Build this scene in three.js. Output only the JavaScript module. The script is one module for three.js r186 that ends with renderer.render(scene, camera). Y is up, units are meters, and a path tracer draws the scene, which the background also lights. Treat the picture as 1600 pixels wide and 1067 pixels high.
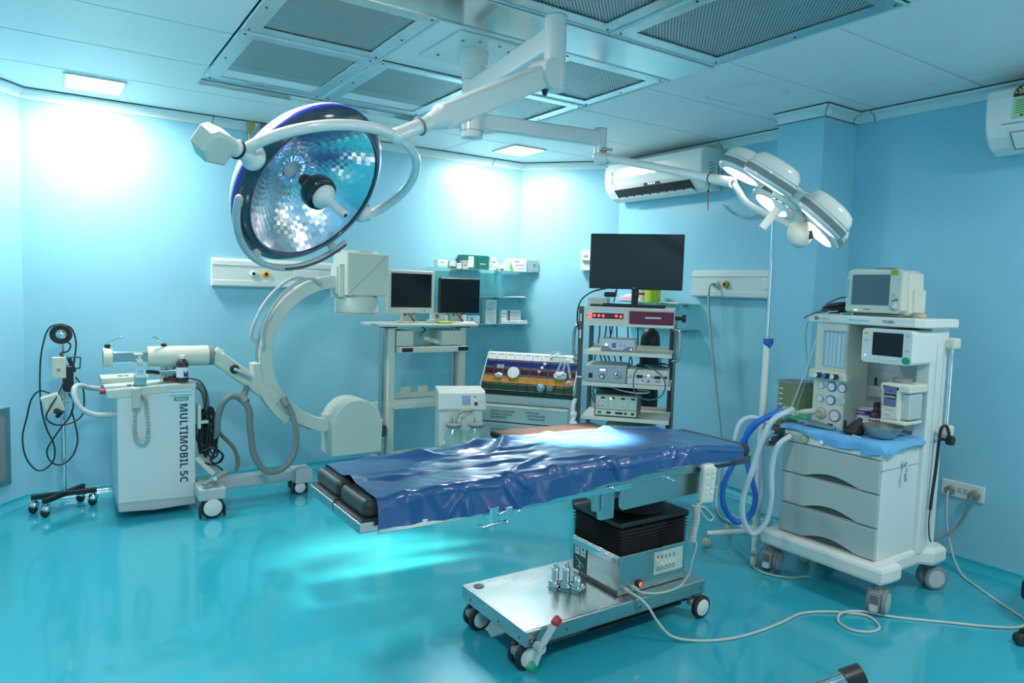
import * as THREE from 'three';
import { RoundedBoxGeometry } from 'three/addons/geometries/RoundedBoxGeometry.js';
import { mergeGeometries } from 'three/addons/utils/BufferGeometryUtils.js';
import { RectAreaLightUniformsLib } from 'three/addons/lights/RectAreaLightUniformsLib.js';

// ---------------------------------------------------------------- camera, exposure, large lights
const scene = new THREE.Scene();
scene.background = new THREE.Color(0x000000);
const camera = new THREE.PerspectiveCamera(52.07, 1600 / 1067, 0.05, 40);
camera.position.set(0, 1.5, 0);
camera.rotation.order = 'YXZ';
camera.rotation.set(-0.07368654, -0.58621398, 0.03017011);
const renderer = new THREE.WebGLRenderer({ antialias: true });
renderer.toneMapping = THREE.LinearToneMapping;
renderer.toneMappingExposure = 1.18;
renderer.shadowMap.enabled = true;
renderer.shadowMap.type = THREE.PCFSoftShadowMap;
RectAreaLightUniformsLib.init();

const PANEL_RADIANCE = 72;                       // ceiling panels
const PANEL_COLOUR = new THREE.Color(1.12, 1.0, 0.92);
const HEAD_CANDELA = 84;                         // each head of the five-head lamp
const HEAD_COLOUR = new THREE.Color(1.0, 0.74, 0.55);
const PANEL_SPOTS = [[0.255, -5.125], [3.365, -5.045], [0.255, -2.6], [0.255, -0.2], [3.3, -0.15]];  // last entry is an unseen panel added as fill for the right side

// ---------------------------------------------------------------- small helpers
const V = (x, y, z) => new THREE.Vector3(x, y, z);
let seed = 20240611;
const rnd = (a = 0, b = 1) => { seed = (seed * 1664525 + 1013904223) >>> 0; return a + (b - a) * seed / 4294967296; };
const taken = {};
function numbered(n) { const k = taken[n] = (taken[n] ?? -1) + 1; return k ? n + '_' + String(k).padStart(3, '0') : n; }
function at(g, p = [0, 0, 0], r = [0, 0, 0], s = [1, 1, 1]) {
  return g.applyMatrix4(new THREE.Matrix4().compose(V(...p), new THREE.Quaternion().setFromEuler(new THREE.Euler(...r)), V(...s)));
}
const PI = Math.PI;
const rb = (w, h, d, r = 0.006, p, q) => { const k = Math.min(r, w / 2.01, h / 2.01, d / 2.01); return at(new RoundedBoxGeometry(w, h, d, 2, k), p, q); };
const bx = (w, h, d, p, q) => at(new THREE.BoxGeometry(w, h, d), p, q);
const lathe = (pts, seg = 32, p, q) => at(new THREE.LatheGeometry(pts.map(a => new THREE.Vector2(a[0], a[1])), seg), p, q);
// cylinder along y, chamfered, centred
function cy(r, h, p, q, rt = r, seg = 28, ch = 0.0015) {
  const c = Math.min(ch, h / 3, r / 2, rt / 2), b = -h / 2, t = h / 2;
  return lathe([[0, b], [r - c, b], [r, b + c], [rt, t - c], [rt - c, t], [0, t]], seg, p, q);
}
const ball = (r, p, s = [1, 1, 1], seg = 20) => at(new THREE.SphereGeometry(r, seg, Math.round(seg * 0.7)), p, [0, 0, 0], s);
const torus = (R, r, p, q, arc = PI * 2, seg = 40) => at(new THREE.TorusGeometry(R, r, 10, seg, arc), p, q);
function tube(pts, r, closed = false, n = 0, rad = 8) {
  const c = new THREE.CatmullRomCurve3(pts.map(a => a.isVector3 ? a : V(...a)), closed, 'centripetal');
  return new THREE.TubeGeometry(c, n || Math.max(8, pts.length * 7), r, rad, closed);
}
const capTube = (pts, r, n) => { const f = a => a.isVector3 ? a.toArray() : a; return [tube(pts, r, false, n), ball(r, f(pts[0]), [1, 1, 1], 10), ball(r, f(pts[pts.length - 1]), [1, 1, 1], 10)]; };
function rod(a, b, r, r2 = r, seg = 16) {            // tapered rod between two points
  const A = V(...a), B = V(...b), d = B.clone().sub(A), g = cy(r, d.length(), undefined, undefined, r2, seg, 0.001);
  return g.applyMatrix4(new THREE.Matrix4().compose(A.add(B).multiplyScalar(0.5), new THREE.Quaternion().setFromUnitVectors(V(0, 1, 0), d.normalize()), V(1, 1, 1)));
}
function bar(a, b, w, h, r = 0.004, up = V(0, 1, 0)) { // rectangular bar, w across, h along up
  const A = V(...a), B = V(...b), d = B.clone().sub(A), L = d.length(); d.normalize();
  const x = up.clone().cross(d).normalize(), y = d.clone().cross(x);
  return rb(w, h, L, r).applyMatrix4(new THREE.Matrix4().makeBasis(x, y, d).setPosition(A.add(B).multiplyScalar(0.5)));
}
function ext(pts, depth, bev = 0.003, p, q, holes = []) { // extruded outline, centred in z
  const s = new THREE.Shape(pts.map(a => new THREE.Vector2(a[0], a[1])));
  for (const h of holes) s.holes.push(new THREE.Path(h.map(a => new THREE.Vector2(a[0], a[1]))));
  const g = new THREE.ExtrudeGeometry(s, { depth: depth - 2 * bev, bevelEnabled: bev > 0, bevelThickness: bev, bevelSize: bev, bevelOffset: -bev, bevelSegments: 2, curveSegments: 12 });
  g.translate(0, 0, -depth / 2 + bev);
  return at(g, p, q);
}
const arcPts = (cx, cyy, r, a0, a1, n = 16) => Array.from({ length: n + 1 }, (_, i) => { const a = a0 + (a1 - a0) * i / n; return [cx + r * Math.cos(a), cyy + r * Math.sin(a)]; });
const rrect = (w, h, r, n = 5) => [...arcPts(w / 2 - r, -h / 2 + r, r, -PI / 2, 0, n), ...arcPts(w / 2 - r, h / 2 - r, r, 0, PI / 2, n), ...arcPts(-w / 2 + r, h / 2 - r, r, PI / 2, PI, n), ...arcPts(-w / 2 + r, -h / 2 + r, r, PI, PI * 1.5, n)];
function merged(geos) {
  const l = [geos].flat(4).map(g => { const h = g.index ? g.toNonIndexed() : g.clone(); for (const k of Object.keys(h.attributes)) if (!['position', 'normal', 'uv'].includes(k)) h.deleteAttribute(k); h.morphAttributes = {}; return h; });
  return l.length === 1 ? l[0] : mergeGeometries(l);
}
function P(parent, name, geos, m, pos, rot, label) {  // a part: ONE named mesh
  const o = new THREE.Mesh(geos.isBufferGeometry ? geos : merged(geos), m);
  o.name = parent.isScene ? numbered(name) : name;
  if (parent.isScene !== true) { const n = parent.children.filter(c => c.userData.base === name).length; o.userData.base = name; o.name = n ? name + '_' + String(n).padStart(3, '0') : name; }
  if (pos) o.position.set(...pos);
  if (rot) o.rotation.set(...rot);
  if (label) o.userData.label = label;
  parent.add(o);
  return o;
}
function thing(name, label, category, p = [0, 0, 0], ry = 0, group) {
  const o = new THREE.Group(); o.name = numbered(name); scene.add(o);
  o.position.set(...p); o.rotation.y = ry; o.userData = { label, category };
  if (group) o.userData.group = group;
  return o;
}
function one(name, label, category, geos, m, p, ry, group) { // a thing that is one mesh
  const o = P(scene, name, geos, m, p);
  if (ry) o.rotation.y = ry;
  o.userData = { label, category }; if (group) o.userData.group = group;
  return o;
}
function struct(name, geos, m, p, parent = scene) { const o = P(parent, name, geos, m, p); if (parent.isScene) o.userData = { kind: 'structure' }; return o; }
// frame: local coordinates of a piece of equipment -> world
const frame = (p, ry) => ({ p, ry, w: (x, y, z) => [p[0] + x * Math.cos(ry) + z * Math.sin(ry), p[1] + y, p[2] - x * Math.sin(ry) + z * Math.cos(ry)] });

// ---------------------------------------------------------------- procedural textures and materials
function noiseTex(n, scale, lo, hi, sx = 1, sy = 1, sd = 1) {   // tileable value noise, grey
  const d = new Uint8Array(n * n * 4);
  const hash = (x, y, w) => { let h = (x * 374761393 + y * 668265263 + w * 974634211 + sd * 1442695) | 0; h = Math.imul(h ^ (h >>> 13), 1274126177); return ((h ^ (h >>> 16)) >>> 0) / 4294967296; };
  const val = (u, v, px, py, w) => { const x0 = Math.floor(u), y0 = Math.floor(v), fx = u - x0, fy = v - y0, s = t => t * t * (3 - 2 * t); const g = (a, b) => hash(((a % px) + px) % px, ((b % py) + py) % py, w); const a = g(x0, y0), b = g(x0 + 1, y0), c = g(x0, y0 + 1), e = g(x0 + 1, y0 + 1); return a + (b - a) * s(fx) + (c - a) * s(fy) + (a - b - c + e) * s(fx) * s(fy); };
  for (let y = 0; y < n; y++) for (let x = 0; x < n; x++) {
    let v = 0, am = 0.5, px = Math.max(1, Math.round(scale * sx)), py = Math.max(1, Math.round(scale * sy));
    for (let o = 0; o < 4; o++) { v += am * val(x / n * px, y / n * py, px, py, o); am *= 0.5; px *= 2; py *= 2; }
    const k = Math.max(0, Math.min(255, Math.round(255 * (lo + (hi - lo) * v / 0.9375))));
    d.set([k, k, k, 255], (y * n + x) * 4);
  }
  const t = new THREE.DataTexture(d, n, n); t.wrapS = t.wrapT = THREE.RepeatWrapping; t.magFilter = THREE.LinearFilter; t.minFilter = THREE.LinearFilter; t.needsUpdate = true;
  return t;
}
const rep = (t, a, b = a) => { const c = t.clone(); c.repeat.set(a, b); c.needsUpdate = true; return c; };
const soft = noiseTex(256, 4, 0.55, 1.0), fine = noiseTex(256, 24, 0, 1, 1, 1, 3);
const C = (r, g, b) => new THREE.Color().setRGB(r, g, b);
const S = (c, rough = 0.5, metal = 0, o = {}) => new THREE.MeshStandardMaterial({ color: c, roughness: rough, metalness: metal, ...o });
const Ph = (c, rough, o = {}) => new THREE.MeshPhysicalMaterial({ color: c, roughness: rough, ...o });
const M = {
  wall: S(C(0.28, 0.64, 0.79), 0.5, 0, { roughnessMap: rep(soft, 2), bumpMap: rep(fine, 3), bumpScale: 0.0006 }),
  floor: Ph(C(0.027, 0.42, 0.54), 0.2, { clearcoat: 0.6, clearcoatRoughness: 0.06, roughnessMap: rep(soft, 3), bumpMap: rep(noiseTex(256, 5, 0, 1, 1, 1, 9), 2), bumpScale: 0.0012 }),
  ceiling: S(C(0.86, 0.87, 0.86), 0.42),
  cornice: S(C(0.68, 0.82, 0.82), 0.5),
  slab: S(C(0.30, 0.32, 0.33), 0.9),
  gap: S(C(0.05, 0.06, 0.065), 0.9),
  steel: S(C(0.50, 0.515, 0.50), 0.34, 1, { roughnessMap: rep(soft, 1) }),
  steelSmooth: S(C(0.66, 0.67, 0.66), 0.14, 1),
  chrome: S(C(0.78, 0.79, 0.79), 0.06, 1),
  galv: S(C(0.60, 0.66, 0.66), 0.32, 1, { roughnessMap: rep(soft, 3) }),
  white: S(C(0.74, 0.80, 0.77), 0.38),
  whiteGloss: Ph(C(0.80, 0.83, 0.80), 0.22, { clearcoat: 0.5, clearcoatRoughness: 0.1 }),
  cream: S(C(0.66, 0.70, 0.60), 0.42),
  beige: S(C(0.62, 0.68, 0.60), 0.45),
  machine: S(C(0.66, 0.76, 0.76), 0.36),
  drawerGrey: S(C(0.42, 0.51, 0.51), 0.42),
  greyLight: S(C(0.48, 0.55, 0.56), 0.45),
  grey: S(C(0.22, 0.26, 0.27), 0.5),
  greyDark: S(C(0.07, 0.085, 0.095), 0.45),
  black: S(C(0.016, 0.018, 0.02), 0.42),
  blackMatte: S(C(0.014, 0.015, 0.017), 0.7),
  rubber: S(C(0.018, 0.02, 0.022), 0.62),
  pad: S(C(0.030, 0.034, 0.036), 0.38, 0, { bumpMap: rep(fine, 6), bumpScale: 0.0004 }),
  armPad: Ph(C(0.005, 0.0035, 0.0035), 0.65, { specularIntensity: 0.35 }),
  screen: Ph(C(0.010, 0.014, 0.018), 0.16, { specularIntensity: 0.7 }),
  screenGrey: Ph(C(0.085, 0.15, 0.18), 0.2),
  vinyl: Ph(C(0.018, 0.088, 0.275), 0.30, { clearcoat: 0.75, clearcoatRoughness: 0.20, side: THREE.DoubleSide, bumpMap: rep(fine, 5), bumpScale: 0.0003 }),
  drape: S(C(0.13, 0.42, 0.74), 0.8, 0, { bumpMap: rep(fine, 10), bumpScale: 0.0006, side: THREE.DoubleSide }),
  glassGreen: Ph(C(0.50, 0.86, 0.80), 0.06, { transmission: 0.75, ior: 1.5, thickness: 0 }),
  glass: Ph(C(0.93, 0.97, 0.96), 0.04, { transmission: 1, ior: 1.45, thickness: 0 }),
  clear: Ph(C(0.85, 0.93, 0.92), 0.12, { transmission: 0.85, ior: 1.4, thickness: 0, side: THREE.DoubleSide }),
  olive: Ph(C(0.42, 0.48, 0.28), 0.15, { transmission: 0.55, ior: 1.4, thickness: 0, side: THREE.DoubleSide }),
  blueHose: S(C(0.01, 0.16, 0.62), 0.38),
  whiteHose: Ph(C(0.62, 0.80, 0.88), 0.35, { transmission: 0.25, thickness: 0 }),
  cordGrey: S(C(0.50, 0.58, 0.54), 0.5),
  hoseGrey: S(C(0.20, 0.24, 0.22), 0.5),
  red: S(C(0.55, 0.03, 0.05), 0.4),
  maroon: S(C(0.16, 0.012, 0.04), 0.35),
  green: S(C(0.0, 0.33, 0.16), 0.4),
  teal: S(C(0.0, 0.28, 0.27), 0.45),
  blueBin: S(C(0.016, 0.018, 0.17), 0.3), maroonBin: S(C(0.055, 0.008, 0.022), 0.3), amberBin: S(C(0.62, 0.27, 0.015), 0.35), greenBin: S(C(0.006, 0.045, 0.03), 0.3),
  blueBand: S(C(0.03, 0.05, 0.55), 0.3),
  brass: S(C(0.62, 0.40, 0.14), 0.35, 0.8),
  brown: Ph(C(0.045, 0.018, 0.012), 0.15, { clearcoat: 0.6 }),
  yellow: S(C(0.75, 0.45, 0.02), 0.45), lime: S(C(0.45, 0.60, 0.03), 0.5),
  purple: S(C(0.18, 0.02, 0.17), 0.4),
  paper: S(C(0.80, 0.85, 0.86), 0.8), pink: S(C(0.75, 0.52, 0.58), 0.8),
  skin: S(C(0.70, 0.40, 0.36), 0.6),
  soapBlue: Ph(C(0.25, 0.72, 0.80), 0.15, { transmission: 0.5, thickness: 0 }),
  knob: S(C(0.48, 0.50, 0.38), 0.5),
  lens: S(C(0.9, 0.85, 0.8), 0.3, 0, { emissive: C(1.0, 0.84, 0.68), emissiveIntensity: 4.5 }),
  panelGlow: S(C(0.9, 0.95, 0.95), 0.5, 0, { emissive: PANEL_COLOUR.clone().lerp(C(1, 1, 1), 0.5), emissiveIntensity: 9 }),
  doorGlow: S(C(0.8, 0.8, 0.78), 0.4, 0, { emissive: C(1.0, 0.93, 0.87), emissiveIntensity: 0.9 }),
  ledRed: S(C(0.5, 0.02, 0.02), 0.4, 0, { emissive: C(1, 0.05, 0.04), emissiveIntensity: 3.2 }),
  ledBlue: S(C(0.3, 0.4, 0.9), 0.4, 0, { emissive: C(0.4, 0.55, 1), emissiveIntensity: 3 }),
  ledWhite: S(C(0.8, 0.8, 0.8), 0.4, 0, { emissive: C(0.8, 0.95, 1), emissiveIntensity: 3 }),
  ledGreen: S(C(0.1, 0.6, 0.2), 0.4, 0, { emissive: C(0.4, 1, 0.55), emissiveIntensity: 1.5 }),
};
const enamel = c => S(c, 0.4);
// printed matter: a thin plate or transparent transfer facing +z
function decal(parent, name, w, h, px, draw, pos, rot, o = {}) {
  const W = Math.max(8, Math.round(w * px)), H = Math.max(8, Math.round(h * px));
  const cv = document.createElement('canvas'); cv.width = W; cv.height = H;
  const g = cv.getContext('2d'); draw(g, W, H);
  const t = new THREE.CanvasTexture(cv); t.colorSpace = THREE.SRGBColorSpace;
  const m = S(C(1, 1, 1), o.rough ?? 0.5, 0, { map: t, transparent: !o.solid });
  return P(parent, name, new THREE.PlaneGeometry(w, h), m, pos, rot, o.label);
}
function txt(g, s, x, y, size, col, font = 'bold', fam = 'sans-serif', align = 'center') {
  g.fillStyle = col; g.font = `${font} ${size}px ${fam}`.trim(); g.textAlign = align; g.textBaseline = 'middle'; g.fillText(s, x, y);
}
const fill = (g, c, x, y, w, h) => { g.fillStyle = c; g.fillRect(x, y, w, h); };
const dot = (g, c, x, y, r) => { g.fillStyle = c; g.beginPath(); g.arc(x, y, r, 0, PI * 2); g.fill(); };
const hospital = (g, W, H) => { fill(g, '#d6eef2', 0, 0, W, H); txt(g, 'RAVI HOSPITAL', W * 0.57, H * 0.54, H * 0.52, '#2f9fb4', 'bold'); dot(g, '#8fc6d2', W * 0.1, H * 0.5, H * 0.22); };

// ================================================================ THE ROOM
const H = 2.69, ZB = -5.56, XR = 4.35, XL = -1.25, ZF = 1.8;
const floorUv = (g, k = 1) => { const p = g.attributes.position, u = g.attributes.uv; for (let i = 0; i < p.count; i++) u.setXY(i, p.getX(i) * k, p.getZ(i) * k); return g; };
struct('floor', floorUv(bx(7, 0.12, 8.4, [1.55, -0.06, -1.9]), 0.5), M.floor);
const WALLS = [ // name, a, b (interior on the right of a -> b when seen from above with -z up)
  ['wall_back', -0.14, ZB, 3.75, ZB], ['wall_corner_right', 3.75, ZB, XR, -4.85], ['wall_right', XR, -4.85, XR, ZF],
  ['wall_front', XR, ZF, XL, ZF], ['wall_left', XL, ZF, XL, -4.09], ['wall_corner_left', XL, -4.09, -0.14, ZB]];
let trimN = 0;
function alongWall(ax, az, bz_x, bz, profile, m, y, e0 = 0, e1 = 0) { // sweep a (depth, height) profile along a wall foot
  const d = V(bz_x - ax, 0, bz - az), L = d.length(); d.normalize();
  const n = V(-d.z, 0, d.x);                                  // into the room
  const g = ext(profile, L + e0 + e1, 0);
  // extrude axis z = n x up
  const z = n.clone().cross(V(0, 1, 0));
  const mid = V((ax + bz_x) / 2, y, (az + bz) / 2).addScaledVector(d, (e1 - e0) / 2);
  return g.applyMatrix4(new THREE.Matrix4().makeBasis(n, V(0, 1, 0), z).setPosition(mid));
}
const coveProfile = [[0, 0], [0.06, 0], [0.06, 0.002], ...arcPts(0.055, 0.05, 0.046, -PI / 2, -PI, 8), [0.006, 0.052], [0, 0.052]];
const corniceProfile = [[0, 0], [0, -0.062], [0.006, -0.062], ...arcPts(0.052, -0.062, 0.044, PI, PI / 2, 8).map(p => [p[0], p[1] + 0.0]), [0.055, -0.012], [0.055, 0]];
const gapShadeProfile = [[0.050, -0.004], [0.0572, -0.004], [0.0572, 0.0035], [0.050, 0.0035]], footProfile = [[0, -0.065], [0.0066, -0.065], [0.0066, -0.061], [0, -0.061]];
for (const [name, ax, az, bX, bZ] of WALLS) {
  const d = V(bX - ax, 0, bZ - az), L = d.length(); d.normalize(); const n = V(-d.z, 0, d.x);
  const g = rb(L + 0.3, 2.96, 0.15, 0.001);
  const uv = g.attributes.uv, pp = g.attributes.position; for (let i = 0; i < pp.count; i++) uv.setXY(i, pp.getX(i) * 0.4, pp.getY(i) * 0.4);
  g.applyMatrix4(new THREE.Matrix4().makeBasis(d, V(0, 1, 0), d.clone().cross(V(0, 1, 0))).setPosition(V((ax + bX) / 2 - n.x * 0.075, 1.42, (az + bZ) / 2 - n.z * 0.075)));
  struct(name, g, M.wall);
  const w = struct('trim_' + (++trimN), alongWall(ax, az, bX, bZ, coveProfile, M.floor, 0), M.floor);
  const c = struct('trim_' + (++trimN), alongWall(ax, az, bX, bZ, corniceProfile, M.cornice, H - 0.003), M.cornice);
  P(c, 'gap_shade_line', alongWall(ax, az, bX, bZ, gapShadeProfile, M.gap, H - 0.003), M.gap);  // dark strip standing in for the shade of the gap above the cornice
  for (let s = 1.15; s < L - 0.2; s += 1.2) P(c, 'joint', alongWall(ax + d.x * s, az + d.z * s, ax + d.x * (s + 0.004), az + d.z * (s + 0.004), corniceProfile.map(p => [p[0] + 0.0015, p[1] - 0.0012]), M.gap, H - 0.003), M.gap);
}
// pillar on the right wall
struct('pillar', rb(0.36, 2.9, 0.33, 0.004, [4.18, 1.42, -2.785]), M.wall);
for (const [a, b, c2, d2] of [[4.0, -2.95, 4.0, -2.62], [4.0, -2.62, XR, -2.62]]) {
  // foot cove and cornice around the pillar
  struct('trim_' + (++trimN), alongWall(a, b, c2, d2, coveProfile, M.floor, 0, 0, a === c2 ? 0.03 : 0), M.floor);
  const pc = struct('trim_' + (++trimN), alongWall(a, b, c2, d2, corniceProfile, M.cornice, H - 0.003, a === c2 ? 0 : 0.052, a === c2 ? 0.052 : 0), M.cornice);
  P(pc, 'gap_shade_line', [alongWall(a, b, c2, d2, gapShadeProfile, M.gap, H - 0.003, a === c2 ? 0 : 0.055, a === c2 ? 0.055 : 0), alongWall(a, b, c2, d2, footProfile, M.gap, H - 0.003)], M.gap);  // dark strips painting gap shade above and below the pillar cornice
  const jx = a === c2 ? [4.0, -2.57] : [4.29, -2.62];
  P(pc, 'joint', a === c2 ? alongWall(3.9985, -2.6215, 4.0015, -2.6185, corniceProfile.map(p => [p[0] * 1.4142 + 0.0015, p[1] - 0.0012]), M.gap, H - 0.003) : alongWall(4.295, -2.62, 4.30, -2.62, corniceProfile.map(p => [p[0] + 0.0015, p[1] - 0.0012]), M.gap, H - 0.003), M.gap);
}
// ceiling: slab above, metal panels below with open joints
const ceiling = struct('ceiling', bx(7, 0.12, 8.4, [1.55, H + 0.32, -1.9]), M.slab);
const rows = [[-5.72, -4.892], [-4.892, -4.522], [-4.522, -4.28], [-4.28, -3.665], [-3.665, -3.055], [-3.055, -2.468], [-2.468, -1.868], [-1.868, -1.268], [-1.268, -0.668], [-0.668, -0.068], [-0.068, 0.532], [0.532, 1.132], [1.132, 1.9]];
const GX0 = 0.768, GX1 = 2.885, GZ0 = -4.522, GZ1 = -1.55;
for (const [z0, z1] of [[-5.72, -4.892], [-4.892, -4.282], [-4.282, -3.665], ...rows.slice(4)]) {
  const inG = z1 > GZ0 + 0.05 && z0 < GZ1 - 0.05;
  const cols = z1 < GZ0 + 0.3 && z1 < -4.2 ? (z0 < -4.8 ? [[-1.4, 1.42], [1.42, 2.87], [2.87, 4.062], [4.062, 4.5]] : [[-1.4, GX0], [2.885, 4.062], [4.062, 4.5]])
    : inG ? [[-1.4, -0.43], [-0.43, GX0], [GX1, 4.062], [4.062, 4.5]] : [[-1.4, -0.43], [-0.43, GX0], [GX0, 1.69], [1.69, GX1], [GX1, 4.062], [4.062, 4.5]];
  for (const [x0, x1] of cols) P(ceiling, 'ceiling_panel', rb(x1 - x0 - 0.009, 0.030, z1 - z0 - 0.009, 0.002, [(x0 + x1) / 2, H + 0.015, (z0 + z1) / 2]), M.ceiling);
}
// narrow infill behind the grille block, front infill
P(ceiling, 'ceiling_panel', rb(GX1 - GX0 - 0.006, 0.014, 0.360, 0.002, [(GX0 + GX1) / 2, H + 0.007, -4.7065]), M.ceiling);
P(ceiling, 'ceiling_panel', rb(0.684, 0.014, 0.704, 0.002, [1.82, H + 0.007, -3.207]), M.ceiling);
P(ceiling, 'ceiling_panel', rb(GX1 - GX0 - 0.005, 0.014, 0.27, 0.002, [(GX0 + GX1) / 2, H + 0.007, -1.41]), M.ceiling);
P(ceiling, 'joint_backing', bx(7, 0.01, 8.4, [1.55, H + 0.24, -1.9]), M.gap);

// perforated supply grilles of the laminar-flow block
function perfTex(n, hole) { const cv = document.createElement('canvas'); cv.width = cv.height = n; const g = cv.getContext('2d'); fill(g, '#fff', 0, 0, n, n); const r = n * hole; for (const [x, y] of [[0.25, 0.25], [0.75, 0.75]]) dot(g, '#000', x * n, y * n, r); const t = new THREE.CanvasTexture(cv); t.wrapS = t.wrapT = THREE.RepeatWrapping; return t; }
const perfMat = S(C(0.46, 0.52, 0.52), 0.4, 0.6, { alphaMap: perfTex(64, 0.185), alphaTest: 0.5, side: THREE.DoubleSide });
function perforated(w, d) { const g = new THREE.PlaneGeometry(w, d); const u = g.attributes.uv, k = 1 / 0.019; for (let i = 0; i < u.count; i++) u.setXY(i, u.getX(i) * w * k, u.getY(i) * d * k); return at(g, [0, 0, 0], [PI / 2, 0, 0]); }
function grille(x0, x1, z0, z1, label, rimW = 0.085) {
  const w = x1 - x0 - 0.003, d = z1 - z0 - 0.003;
  const t = thing('ceiling_grille', label, 'ceiling grille', [(x0 + x1) / 2, H - 0.004, (z0 + z1) / 2]);
  const o = [[-w / 2, -d / 2], [w / 2, -d / 2], [w / 2, d / 2], [-w / 2, d / 2]], iw = w / 2 - rimW, id = d / 2 - rimW;
  P(t, 'frame', ext(o, 0.006, 0.001, [0, 0, 0], [PI / 2, 0, 0], [[[-iw, -id], [-iw, id], [iw, id], [iw, -id]]]), M.galv);
  P(t, 'edge_bead', [bx(0.009, 0.005, d, [-w / 2 + 0.002, -0.005, 0]), bx(0.009, 0.005, d, [w / 2 - 0.002, -0.005, 0]), bx(w, 0.005, 0.009, [0, -0.005, -d / 2 + 0.002]), bx(w, 0.005, 0.009, [0, -0.005, d / 2 - 0.002])], M.cornice);
  P(t, 'perforated_sheet', perforated(2 * iw + 0.01, 2 * id + 0.01), perfMat, [0, 0.006, 0]);
  P(t, 'duct', [bx(w - 0.02, 0.004, d - 0.02, [0, 0.15, 0]), bx(0.004, 0.15, d - 0.03, [-w / 2 + 0.02, 0.078, 0]), bx(0.004, 0.15, d - 0.03, [w / 2 - 0.02, 0.078, 0]), bx(w - 0.03, 0.15, 0.004, [0, 0.078, -d / 2 + 0.02]), bx(w - 0.03, 0.15, 0.004, [0, 0.078, d / 2 - 0.02])], M.greyDark);
  for (const sx of [-1, 1]) for (const sz of [-1, 1]) P(t, 'screw', cy(0.006, 0.004, [sx * (w / 2 - 0.035), -0.004, sz * (d / 2 - 0.035)], undefined, 0.006, 10), M.greyDark);
  for (const sx of [-1, 1]) P(t, 'screw', cy(0.006, 0.004, [sx * (w / 2 - 0.035), -0.004, 0], undefined, 0.006, 10), M.greyDark);
  return t;
}
grille(0.768, 1.475, -4.522, -3.565, 'perforated ceiling grille right above the round lamp, nearest the left end of the back wall');
grille(1.475, 2.165, -4.522, -3.565, 'perforated ceiling grille between the round lamp and the boom column, towards the back wall');
grille(2.165, 2.885, -4.522, -3.565, 'pale perforated ceiling grille behind the boom column, towards the back corner with the drawers');
grille(0.768, 1.475, -3.56, -2.85, 'perforated ceiling grille beside the boom plate, with a polished steel strip along its near edge');
grille(2.165, 2.885, -3.56, -2.85, 'perforated ceiling grille seen behind the elbow of the round lamp arm');
grille(2.165, 2.885, -2.53, -1.55, 'large dark perforated ceiling grille at the near right end of the steel strip');
grille(1.475, 2.16, -2.53, -1.55, 'dark perforated ceiling grille cut by the top of the picture, above the lamp arm elbow');
grille(0.768, 1.47, -2.53, -1.55, 'perforated ceiling grille nearest the left side of the steel strip, mostly out of view');
{
  const t = thing('ceiling_strip', 'polished steel strip across the ceiling between the perforated grilles', 'ceiling panel', [1.8265, H - 0.006, -2.69]);
  P(t, 'sheet', rb(2.11, 0.012, 0.31, 0.003), M.steelSmooth);
  for (const s of [-1, 1]) P(t, 'edge_angle', rb(2.11, 0.01, 0.012, 0.002, [0, -0.006, s * 0.15]), M.galv);
}
// recessed panel lights
function panelLight(x, z, lit, label, w = 0.30, d = 0.345) {
  const t = thing('ceiling_light', label, 'ceiling light', [x, H, z]);
  const o = rrect(w + 0.03, d + 0.03, 0.02), i = rrect(w - 0.005, d - 0.005, 0.018).reverse();
  P(t, 'frame', ext(o, 0.014, 0.003, [0, -0.005, 0], [PI / 2, 0, 0], [i]), M.white);
  P(t, 'diffuser', ext(rrect(w, d, 0.02), 0.006, 0.001, [0, -0.004, 0], [PI / 2, 0, 0]), lit ? M.panelGlow : M.ceiling);
  if (lit) {
    const l = new THREE.RectAreaLight(PANEL_COLOUR, PANEL_RADIANCE, w, d);
    l.position.set(x, H - 0.016, z); l.rotation.x = -PI / 2; l.name = numbered('panel_light_source'); scene.add(l);
  }
}
const lightLabels = ['lit ceiling panel light above the left end of the back wall', 'lit ceiling panel light near the back corner above the glass shelves', 'lit ceiling panel light outside the view, above the left side of the room', 'lit ceiling panel light above the photographer at the left', 'added fill panel light near the right wall, behind the photographer'];
PANEL_SPOTS.forEach(([x, z], i) => panelLight(x, z, true, lightLabels[i]));
panelLight(3.43, -2.77, false, 'unlit square ceiling panel light between the steel strip and the pillar');

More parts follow.
